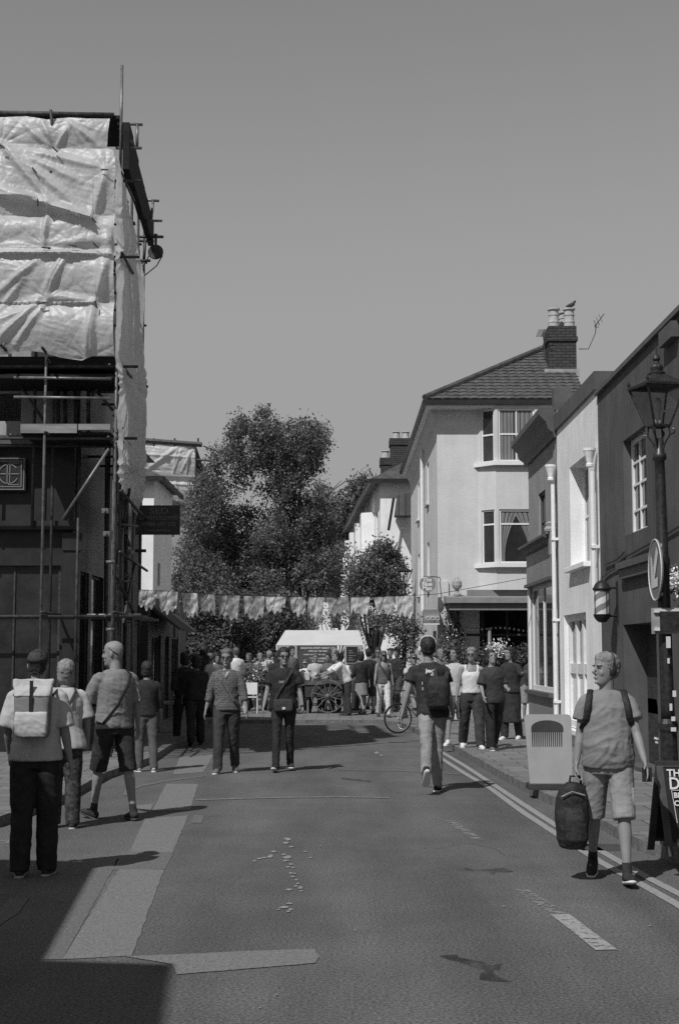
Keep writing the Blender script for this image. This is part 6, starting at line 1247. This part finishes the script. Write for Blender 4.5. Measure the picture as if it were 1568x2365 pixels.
# A-board at the right edge
ab = thing('a_board', 'black chalk a board with white hand lettering at the right edge', 'a board', gp(1550, 1982, .11))
p0 = gp(1522, 1978, .11); ya = p0.y; xa = at(1519, 1980, ya).x; xb2 = xa+.62; zt3 = at(1530, 1762, ya).z
tl = .0; F3 = lambda x, t, k=0: Vector((x+.07*t, ya+.28*t*.0+.34*t*1-.34*t*0 if 0 else ya+.17*t-k, .11+(zt3-.11)*t))
for nm, sg_ in (('front_panel', 1), ('back_panel', -1)):
    y0_ = ya+(0 if sg_ > 0 else .42); yt_ = ya+.2+(0.01 if sg_ < 0 else 0)
    P = lambda x, t, d=0: Vector((x, y0_+(yt_-y0_)*t-sg_*d, .11+(zt3-.11)*t))
    mbp = MB(); ox_ = 0.0 if sg_ > 0 else 0.0
    xl = lambda t: xa+.14+(-.0)*t if sg_ > 0 else xa
    xl = (lambda t: xa+.075-.035*t) if sg_ > 0 else (lambda t: xa+.0+.04*t)
    fr = MB(); fr.prism([P(xl(0), 0), P(xl(0)+.055, 0), P(xl(1)+.055, 1), P(xl(1), 1)], (0, sg_*.03, 0)).prism([P(xb2-.05, 0), P(xb2, 0), P(xb2, 1), P(xb2-.05, 1)], (0, sg_*.03, 0)).prism([P(xl(1)+.056, .94), P(xb2-.051, .94), P(xb2-.051, 1), P(xl(1)+.056, 1)], (0, sg_*.03, 0)).prism([P(xl(.1)+.056, .1), P(xb2-.051, .1), P(xb2-.051, .14), P(xl(.14)+.056, .14)], (0, sg_*.03, 0))
    fr.build('board_frame', mat('board_frame_wood', .06, rough=.6, var=.3), ab)
    MB().prism([P(xl(.14)+.055, .14, -.006), P(xb2-.05, .14, -.006), P(xb2-.05, .94, -.006), P(xl(.94)+.055, .94, -.006)], (0, sg_*.012, 0)).build(nm, mat('chalkboard', .014, rough=.7, var=.3), ab)
y_of = lambda z: ya+.2*(z-.11)/(zt3-.11)-.004
def chalk(s, px, py, size, al='LEFT', sx=1):
    q = at(px, py, ya+.1); q = Vector((q.x, y_of(q.z), q.z)); text_on('chalk_lettering', s, size, q, (1, 0, 0), (0, .2, zt3-.11), M_signw, ab, al, sx=sx, bold=.002)
chalk('THE', 1543, 1788, .085); chalk('Do', 1546, 1812, .14, sx=.9); chalk('BEST', 1556, 1838, .06); chalk('CUTS', 1556, 1856, .06)
q = [at(x, y, ya+.1) for x, y in ((1552, 1826), (1561, 1900))]; MB().tube([(q[0].x, y_of(q[0].z), q[0].z), (q[1].x, y_of(q[1].z), q[1].z)], .003, 5).tube([(q[0].x, y_of(q[0].z), q[0].z), (q[0].x+.3, y_of(q[0].z), q[0].z)], .003, 5).build('chalk_line', M_signw, ab)
# ================================================================ bags
def local(o, t): o.parent = t; return o
bgp = f1.arms[1][2]  # right wrist in figure frame
Wm = Matrix.LocRotScale(f1.t.location, f1.t.rotation_euler, None); wr = Wm @ f1.arms[1][2]; fdw = (Wm.to_3x3() @ f1.arms[1][3]).normalized(); gr = wr+fdw*.085
bag = thing('hand_bag', 'black soft rucksack carried by its top handle by the man in shorts', 'bag', (gr.x, gr.y, .35))
M_bag = mat('bag_nylon', .022, rough=.7, var=.35, scale=12, bump=.5, bscale=30)
zt4 = gr.z-.055; cxb, cyb = gr.x-.02, gr.y; Hb = zt4-at(1325, 1960, gr.y).z
mb = MB().loft([(cxb, cyb, zt4), (cxb, cyb, zt4-.04), (cxb-.005, cyb, zt4-.12), (cxb-.01, cyb, zt4-Hb*.5), (cxb-.005, cyb, zt4-Hb*.85), (cxb+.0, cyb, zt4-Hb*.97), (cxb, cyb, zt4-Hb)], [(.05, .05), (.095, .07), (.125, .085), (.135, .095), (.125, .1), (.1, .08), (.05, .05)], 18)
mb.loft([(cxb-.0, cyb-.09, zt4-.2), (cxb, cyb-.1, zt4-.28), (cxb, cyb-.11, zt4-.42), (cxb, cyb-.09, zt4-.5)], [(.07, .02), (.09, .035), (.09, .035), (.07, .02)], 14)
bo = fuse(mb, 'bag_body', .009, M_bag, None, 3, disp_fold(.007, 9, 9, 3)); bo.parent = bag; bo.matrix_parent_inverse = parent_inv(bag)
MB().tube([(gr.x-.05, cyb, zt4-.03), (gr.x-.035, cyb, gr.z-.005), (gr.x+.035, cyb, gr.z-.005), (gr.x+.05, cyb, zt4-.03)], .01, 8).build('handle', M_bag, bag)
MB().tube([(cxb-.1, cyb-.085, zt4-.1), (cxb-.02, cyb-.1, zt4-.06), (cxb+.08, cyb-.085, zt4-.09)], .005, 6).build('zip', M_lead, bag)
# small rucksack straps on man 1
for sd in (-1, 1):
    s = f1.s; P = lambda x, y, z: f1.pel+f1.up*z*s+f1.sx*x*s+f1.tf*y*s
    mb = MB().loft([P(sd*.12, -.13, .45), P(sd*.125, -.06, .555), P(sd*.13, .02, .56), P(sd*.14, .1, .515), P(sd*.155, .135, .44), P(sd*.17, .13, .34), P(sd*.2, .05, .26), P(sd*.17, -.1, .24)], [(.026*s, .009*s)]*8, 8, cap=True, side=f1.sx)
    local(mb.build('shoulder_strap', M_bag, None, smooth=True), f1.t)
s = f1.s; ph = f1.arms[0][2]+f1.arms[0][3]*.09; phn = thing('phone', 'small dark phone held in the left hand of the man in shorts', 'phone', Wm @ ph); q = Wm @ ph; MB().box((q.x-.045, q.y-.008, q.z-.07), (q.x+.03, q.y+.004, q.z+.04)).build('case', M_black, phn, bevel=.004)
# roll top backpack on man 3
W3 = Matrix.LocRotScale(f3.t.location, f3.t.rotation_euler, None)
bk = thing('backpack', 'large pale roll top backpack with dark band worn by the man in black trousers', 'backpack', W3 @ f3.pel); bk.rotation_euler = f3.t.rotation_euler
s = f3.s; yb_ = -.19; ofs = Vector((0, 0, .0))
M_bkl = mat('backpack_light', .42, rough=.7, var=.1, scale=5, bump=.3, bscale=12); M_bkm = mat('backpack_mid', .17, rough=.8, var=.12, scale=5)
mb = MB(); sec = [(.02, .15, .06), (.06, .175, .085), (.2, .18, .1), (.3, .182, .1), (.42, .185, .09), (.5, .19, .06), (.545, .2, .028), (.565, .2, .022)]
pts = [Vector((0, yb_-.02, z*s)) for z, a, b in sec]
# squarish sections
def sqloft(mb, sec, y0, e=.35, n=24):
    vs = []
    for z, a, b in sec:
        for j in range(n): th = 2*math.pi*j/n; cx, sx_ = math.cos(th), math.sin(th); vs.append((a*math.copysign(abs(cx)**e, cx), y0+b*math.copysign(abs(sx_)**e, sx_), z))
    k = len(sec); mb.add(vs, [(i*n+j, i*n+(j+1) % n, (i+1)*n+(j+1) % n, (i+1)*n+j) for i in range(k-1) for j in range(n)]+[tuple(range(n-1, -1, -1)), tuple((k-1)*n+j for j in range(n))])
sqloft(mb, [(z, a, b) for z, a, b in sec if z <= .5], yb_-.03); o = fuse(mb, 'main_bag', .009, M_bkm, bk, 2, disp_fold(.006, 6, 6, 2))
mb = MB(); sqloft(mb, [(.44, .19, .092), (.5, .195, .07), (.55, .205, .035), (.6, .215, .022), (.615, .21, .02)], yb_-.032); fuse(mb, 'roll_top', .009, M_bkl, bk, 2, disp_fold(.007, 6, 9, 5))
mb = MB(); sqloft(mb, [(.03, .15, .02), (.08, .165, .035), (.2, .17, .04), (.27, .168, .03), (.285, .16, .02)], yb_-.12); fuse(mb, 'front_pocket', .009, M_bkl, bk, 2, disp_fold(.006, 6, 9, 6))
local(MB().box((-.02, yb_-.145, .29), (.015, yb_-.128, .45)).box((-.02, yb_-.125, .452), (.015, yb_-.11, .6)).build('webbing', M_black, None), bk)
local(MB().ring((0, yb_+.03, .64), (1, 0, 0), (0, 0, 1), .045, .008, 20, 6).build('grab_loop', M_black, None), bk)
local(MB().tube([(-.2, yb_, .45), (-.215, -.02, .5), (-.2, .06, .45)], .014, 6).build('shoulder_strap', M_black, None), bk); local(MB().tube([(.2, yb_, .45), (.215, -.02, .5), (.2, .06, .45)], .014, 6).build('shoulder_strap', M_black, None), bk)
bk.scale = (.76, .9, .77); bk.location = (W3 @ (f3.pel+Vector((0, 0, .135))))
W2_ = Matrix.LocRotScale(f2.t.location, f2.t.rotation_euler, None); b2_ = thing('backpack', 'black soft backpack slung on the back of the tall man with headphones', 'backpack', W2_ @ (f2.pel+Vector((.07, -.02, .1)))); b2_.rotation_euler = f2.t.rotation_euler
mb = MB(); sqloft(mb, [(-.08, .1, .04), (-.04, .14, .08), (.1, .15, .1), (.22, .145, .09), (.3, .12, .06), (.33, .08, .03)], -.2, .6); fuse(mb, 'bag_body', .009, M_bag, b2_, 2, disp_fold(.008, 7, 8, 4))
local(MB().loft([(-.02, -.16, .28), (-.03, -.1, .4), (-.02, .02, .44), (-.0, .12, .36)], [(.03, .01)]*4, 8, side=(1, 0, 0)).build('shoulder_strap', M_bag, None), b2_); local(MB().loft([(.1, -.16, .28), (.12, -.1, .38), (.13, .02, .42), (.12, .12, .34)], [(.03, .01)]*4, 8, side=(1, 0, 0)).build('shoulder_strap', M_bag, None), b2_)
# waist bag on woman 7 with white tag, watch
W7 = Matrix.LocRotScale(f7.t.location, f7.t.rotation_euler, None)
wb = thing('waist_bag', 'charcoal crossbody bag with small white tag on the woman in black tee', 'bag', W7 @ (f7.pel+Vector((0, .15, .03)))); wb.rotation_euler = f7.t.rotation_euler
mb = MB(); sqloft(mb, [(-.11, .12, .02), (-.09, .14, .035), (.0, .145, .04), (.06, .14, .035), (.075, .12, .02)], .0); fuse(mb, 'bag_body', .009, cmat('bag_canvas', .05), wb, 2, disp_fold(.004, 6, 6, 2))
local(MB().box((-.03, .048, -.075), (.015, .054, -.04)).build('tag', M_signw, None), wb)
hx = f7.arms[0]; q = hx[2]-hx[3]*.02; o = MB().tube([q-hx[3]*.016, q+hx[3]*.016], .034*f7.s, 12).build('watch', M_black, None); local(o, f7.t)
# print on tees
def tee_print(f, s_, size, x, z, back, m=None, sx=1, name='print'):
    vv, ff = text_mesh(s_, size, 'CENTER', 0, .002, sx); bm = bmesh.new(); bm.from_mesh(f.top.data); tr_ = BVHTree.FromBMesh(bm); bm.free(); out = []
    sg = -1 if back else 1
    for a, b, c_ in vv:
        o_ = Vector((x+(a if back else -a), sg*.6, f.pel.z+z+b)); h = tr_.ray_cast(o_, Vector((0, -sg, 0)))
        out.append((h[0]+Vector((0, sg*.004, 0))) if h[0] else Vector((o_.x, sg*.14, o_.z)))
    local(MB().add(out, ff).build(name, m or M_signw, None), f.top)
tee_print(f2, 'ject', .068, -.02, .5, True, sx=1.3); tee_print(f2, 'sic', .045, .01, .455, True, sx=1.4); tee_print(f2, 'S', .05, .17, .46, True); tee_print(f2, 'V', .05, .165, .42, True); tee_print(f2, 'I', .05, -.13, .34, True); tee_print(f2, 'I', .05, -.125, .27, True)
tee_print(f7, 'NAVY', .05, .0, .36, False, M_lead); 
# small shoulder bag strap for vest woman
# ================================================================ bicycle
bi = thing('bicycle', 'dark bicycle wheeled across the street by the cyclist behind the headphone man', 'bicycle', (1.8, 31.2, 0))
M_tyre = mat('tyre', .02, rough=.8)
wf = gp(919, 1694); wr_ = gp(1041, 1688); wr_ = wf+(wr_-wf).normalized()*1.55; d = (wr_-wf).normalized(); Z = Vector((0, 0, 1)); rw = .335
cF = wf+Z*rw; cR = wf+d*1.08+Z*rw
sd_ = Vector((d.x*.75+d.y*.6, d.y*.75+d.x*.6, 0)).normalized()
for c_, dd in ((cF, Vector((1, .35, 0)).normalized()), (cR, (d+Vector((0, .35, 0))).normalized())):
    w_ = MB().ring(c_, dd, Z, rw-.02, .02, 36, 8).build('wheel', M_tyre, bi, smooth=True); mb = MB()
    for i in range(20): a = 2*math.pi*i/20; mb.tube([c_, c_+dd*math.cos(a)*(rw-.03)+Z*math.sin(a)*(rw-.03)], .002, 4)
    mb.ring(c_, dd, Z, rw-.045, .008, 36, 6); mb.lathe(c_-Z*.02, [(.03, 0), (.03, .04)], 10); ob = mb.build('rim', M_lead, bi); ob.parent = w_; ob.matrix_parent_inverse = Matrix.Identity(4)
bb = cR-d*.42+Z*(-.05); st_ = bb+Z*.5+d*.12; hd_ = cF+d*.22+Z*.48; hd2 = cF+d*.17+Z*.36
MB().tube([bb, st_], .017, 8).tube([st_, hd_], .017, 8).tube([bb, hd2], .019, 8).tube([bb, cR], .012, 8).tube([st_, cR], .011, 8).tube([hd_, hd2], .02, 8).tube([hd2, cF], .014, 8).build('frame', mat('bike_paint', .25, rough=.3), bi)
n2 = d.cross(Z)
MB().tube([hd_+n2*.28+Z*.12-d*.03, hd_+n2*.1+Z*.12, hd_+Z*.12, hd_-n2*.1+Z*.12, hd_-n2*.28+Z*.12-d*.03], .013, 8).tube([hd_, hd_+Z*.12], .014, 8).build('handlebar', M_black, bi)
MB().loft([st_+Z*.12+d*.12, st_+Z*.14, st_+Z*.12-d*.15], [(.07, .02), (.05, .025), (.02, .015)], 10).tube([st_, st_+Z*.12], .012, 6).build('saddle', M_black, bi)
mb = MB().ring(bb, d, Z, .09, .006, 24, 5); mb.tube([bb, bb+Z*-.16+n2*.06], .01, 6).tube([bb, bb+Z*.16-n2*.06], .01, 6).box(bb-Z*.17+n2*.06-Vector((.04, .03, .01)), bb-Z*.17+n2*.06+Vector((.04, .03, .01))); mb.build('crank', M_lead, bi)
# ================================================================ market tent, cart, tables
YT = 45.0; tz = .09
tent = thing('market_tent', 'white pitched market tent with printed banner over the stall', 'tent', at(738, 1600, YT))
a, b = at(636, 1492, YT), at(836, 1465, YT); rz_ = b.z; ez = at(738, 1490, YT).z; xl_, xr_ = at(641, 1500, YT).x, at(836, 1500, YT).x; dp = 2.6
M_tent = mat('tent_canvas', .62, rough=.8, var=.05, scale=2, bump=.2, bscale=5, trans=.2)
MB().add([(xl_-.05, YT, ez), (xr_+.05, YT, ez), (xr_+.05, YT+dp, ez), (xl_-.05, YT+dp, ez), (xl_+.2, YT+dp/2, rz_+.15), (xr_-.08, YT+dp/2, rz_+.15)], [(0, 1, 5, 4), (1, 2, 5), (2, 3, 4, 5), (3, 0, 4)]).build('roof', M_tent, tent)
vz = at(738, 1535, YT).z
MB().box((xl_+.02, YT-.01, vz), (xl_+.62, YT, ez-.005)).build('side_wall', mat('tent_wall', .42, rough=.8, var=.06, trans=.2), tent); MB().box((at(795, 1500, YT).x, YT-.01, vz-.02), (xr_, YT, ez-.005)).build('side_wall', MATS['tent_wall'], tent)
MB().box((xl_-.05, YT-.02, ez-.16), (xl_+.01, YT+dp, ez-.005)).build('valance', M_tent, tent)
for x in (xl_, xr_):
    for y in (YT+.03, YT+dp-.05): MB().tube([(x, y, tz), (x, y, ez)], .022, 6).build('pole', M_lead, tent)
a, b = at(689, 1538, YT-.06), at(779, 1491, YT-.06)
bn = thing('banner', 'grey printed banner with lines of white lettering hung on the market tent', 'banner', (a.x, YT-.06, a.z)); MB().box((a.x, YT-.07, a.z-.02), (b.x, YT-.06, b.z)).build('cloth', mat('banner_cloth', .07, var=.15), bn)
for s_, py, sz, sx in (('BRIGHTON STREET MARKET LTD', 1497, .085, .85), ('OPEN ALL THE YEAR', 1504, .07, .9), ('MARKETS  EVENTS  FOOD  CRAFTS  MUSIC', 1512, .055, .85), ('7 DAYS A WEEK', 1521, .075, .95), ('FIND US ONLINE', 1527, .04, 1.2)): text_on('lettering', s_, sz, at(734, py, YT-.08), (1, 0, 0), (0, 0, 1), M_signw, bn, sx=sx, bold=.002)
a, b = at(800, 1531, YT-.06), at(826, 1494, YT-.06); cb = thing('menu_board', 'small dark framed menu board hung at the right of the market tent', 'board', (a.x, YT, a.z)); MB().box((a.x, YT-.06, a.z), (b.x, YT-.04, b.z)).build('panel', M_black, cb)
fr = MB(); frame(fr, a.x-.02, b.x+.02, a.z-.02, b.z+.02, .02, YT-.075); fr.build('board_frame', M_midr, cb)
for i, py in enumerate((1503, 1508, 1514, 1519, 1524)): p = at(805, py, YT-.062); MB().box((p.x, YT-.064, p.z-.008), (p.x+.12+.05*(i % 3), YT-.061, p.z+.006)).build('chalk_line', M_lead, cb)
# wooden hand cart with big spoked wheels
ct = thing('market_cart', 'old wooden market cart with two large spoked wheels in front of the tent', 'cart', gp(758, 1655, .09))
YK = 40.2; M_wood = mat('cart_wood', .08, rough=.8, var=.4, scale=6); M_iron2 = mat('pale_iron', .14, rough=.5, var=.4, scale=15)
A, B = at(700, 1572, YK), at(815, 1572, YK); MB().box((A.x, YK, A.z-.12), (B.x, YK+1.1, A.z)).box((A.x, YK, A.z+.003), (A.x+.03, YK+1.1, A.z+.12)).build('bed', M_wood, ct)
MB().box((A.x+.05, YK+.03, A.z-.45), (B.x-.1, YK+1.05, A.z-.123)).build('skirt', M_dark, ct)
for y, px in ((YK-.08, 757), (YK+1.2, 765)):
    c_ = at(px, 1608, y); rw = c_.z-.1
    mb = MB().ring(c_, (1, 0, 0), (0, 0, 1), rw-.02, .016, 40, 6)
    for i in range(12): a_ = 2*math.pi*i/12+.3; mb.tube([c_, c_+Vector((math.cos(a_), 0, math.sin(a_)))*(rw-.03)], .011, 6)
    mb.ell(c_, (.07, .09, .07), 12, 8); mb.build('wheel', M_iron2 if y < YK else M_wood, ct)
for x in (A.x+.1, B.x-.15): MB().box((x, YK+.1, .09), (x+.06, YK+.16, A.z-.125)).build('leg', M_iron2, ct)
# goods on the cart
rg = random.Random(5)
for i in range(14):
    px = 706+i*7.6; p = at(px, 1572, YK+.3+.3*(i % 3)); h_ = rg.uniform(.1, .3); w_ = rg.uniform(.05, .11); mm = (M_signw, M_midr, M_tent, M_pot, M_dark)[i % 5]
    lab = ['white paper parcel', 'grey jar', 'pale cloth bundle', 'clay pot', 'dark wooden box'][i % 5]
    if i % 5 in (1, 3): o = MB().lathe((0, 0, 0), [(w_*.7, 0), (w_, h_*.4), (w_*.9, h_*.75), (w_*.6, h_*.85), (w_*.7, h_)], 12).build('jar' if i % 5 == 1 else 'pot', mm, None, smooth=True)
    else: o = MB().box((-w_, -w_, 0), (w_, w_, h_)).build(['parcel', '', 'cloth_bundle', '', 'box'][i % 5], mm, None, bevel=.015)
    o.location = (p.x, p.y, A.z+.003); o.rotation_euler = (0, 0, rg.uniform(-.5, .5)); tag(o, lab+' among the goods laid out on the market cart', 'goods', 'goods on the market cart')
# stall tables with plants at left of centre
tb = thing('market_table', 'trestle table of bright plants left of the woman in black tee', 'table', gp(600, 1640, .09)); YQ = 42.0
A2, B2 = at(560, 1582, YQ), at(668, 1582, YQ); MB().box((A2.x, YQ, A2.z-.04), (B2.x, YQ+.8, A2.z)).build('tabletop', M_wood, tb)
for x in (A2.x+.05, B2.x-.1):
    for y in (YQ+.05, YQ+.7): MB().box((x, y, .09), (x+.05, y+.05, A2.z-.043)).build('leg', M_wood, tb)
for i, (x, y, r_, fl_) in enumerate(((566,1560,14,1),(582,1548,18,0),(600,1562,14,1),(618,1550,18,0),(634,1560,14,1),(650,1552,16,0))):
    p = at(x, 1582, YQ+.35); pt_ = plant('potted_plant', ['bushy potted plant', 'tall leafy potted plant'][i % 2]+' on the market table of plants', [(x, y, r_, .5), (x+3, y+8, r_*.8, .3)], YQ+.35, .09, 40+i, 320, flowers=[(x, y, r_, .25 if fl_ else .1)]); pt_['group'] = 'potted plants on the market table'
    MB().lathe((p.x, YQ+.35, A2.z+.002), [(.07, 0), (.1, .16), (.11, .16), (.11, .2)], 12).build('pot', M_pot, pt_)
# white chair
chp = gp(578, 1648, .09); chair = thing('folding_chair', 'white folding chair standing beside the spotted blouse woman', 'chair', chp)
MB().box((chp.x-.2, chp.y-.02, .62), (chp.x+.2, chp.y+.0, .95)).build('backrest', M_whitep, chair); MB().box((chp.x-.2, chp.y, .53), (chp.x+.2, chp.y+.4, .56)).build('seat', M_whitep, chair)
for x in (-.2, .18):
    for y in (0, .38): MB().box((chp.x+x, chp.y+y, .09), (chp.x+x+.025, chp.y+y+.025, .529 if y else .619)).build('leg', M_whitep, chair)
# pale bench in the shade, left
bt_ = gp(380, 1700, .11); bnc = thing('bench', 'long dark bench with pale top edge in the shade on the left', 'bench', bt_); A3, B3_ = at(356, 1621, 30), at(408, 1621, 30)
MB().box((A3.x, 30, A3.z-.05), (B3_.x, 30.5, A3.z)).build('seat', M_midr, bnc)
for x in (A3.x+.03, B3_.x-.08): MB().box((x, 30.1, .11), (x+.05, 30.4, A3.z-.053)).build('leg', M_dark, bnc)
# ================================================================ bunting
bu = thing('bunting', 'line of crumpled pale rectangular flags strung low across the whole street', 'bunting', (-.5, 26, 3.0)); YU = lambda px: (lambda k: (22.85+1.064*((k*22.85+3.6)/(1-1.064*k))))((px-784)/3284.7) # straight line in plan from the scaffold corner to the far shop corner
cord = lambda px: 1362+(px-320)*.045-8*math.sin((px-320)/700*math.pi)*-1 if 0 else float(np.interp(px, [300, 400, 500, 640, 780, 900, 1010, 1214], [1361, 1366, 1374, 1378, 1380, 1378, 1372, 1335]))
MB().tube([at(x, cord(x), YU(x)) for x in list(range(300, 1012, 12))+[1060, 1120, 1180, 1214]], .006, 5).build('cord', M_black, bu)
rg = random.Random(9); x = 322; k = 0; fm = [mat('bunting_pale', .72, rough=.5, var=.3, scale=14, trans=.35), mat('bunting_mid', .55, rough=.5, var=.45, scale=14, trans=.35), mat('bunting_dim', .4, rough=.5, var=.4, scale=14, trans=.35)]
while x < 955:
    wpx = rg.uniform(34, 52); hpx = rg.uniform(34, 52); nx, nz = 16, 10; vs = []; sk = rg.uniform(-5, 5); ph = rg.uniform(0, 6); fi = [0, 2, 0, 1][k % 4] if x > 520 else rg.choice([1, 2])  # flags at the left get only darker cloths: their shade is in the colour
    for j in range(nz+1):
        for i in range(nx+1):
            u_, v_ = i/nx, j/nz; jag = (5*math.sin(u_*19+ph)+4*math.sin(u_*7+ph*2)+5*noise.noise(Vector((u_*4, k*1.7, 1))))*v_*v_; xx = x+wpx*(u_*(1-.12*v_)+.06*v_)+sk*v_; p = at(xx, cord(x+wpx*u_)+hpx*v_+jag, YU(x+wpx/2)+.1*(u_-.5)); vs.append((p.x, p.y+.014*math.sin(u_*9+ph)*v_+.008*math.sin(v_*11+u_*7+ph)+.02*noise.noise(Vector((u_*5+k, v_*5, 3))), p.z))
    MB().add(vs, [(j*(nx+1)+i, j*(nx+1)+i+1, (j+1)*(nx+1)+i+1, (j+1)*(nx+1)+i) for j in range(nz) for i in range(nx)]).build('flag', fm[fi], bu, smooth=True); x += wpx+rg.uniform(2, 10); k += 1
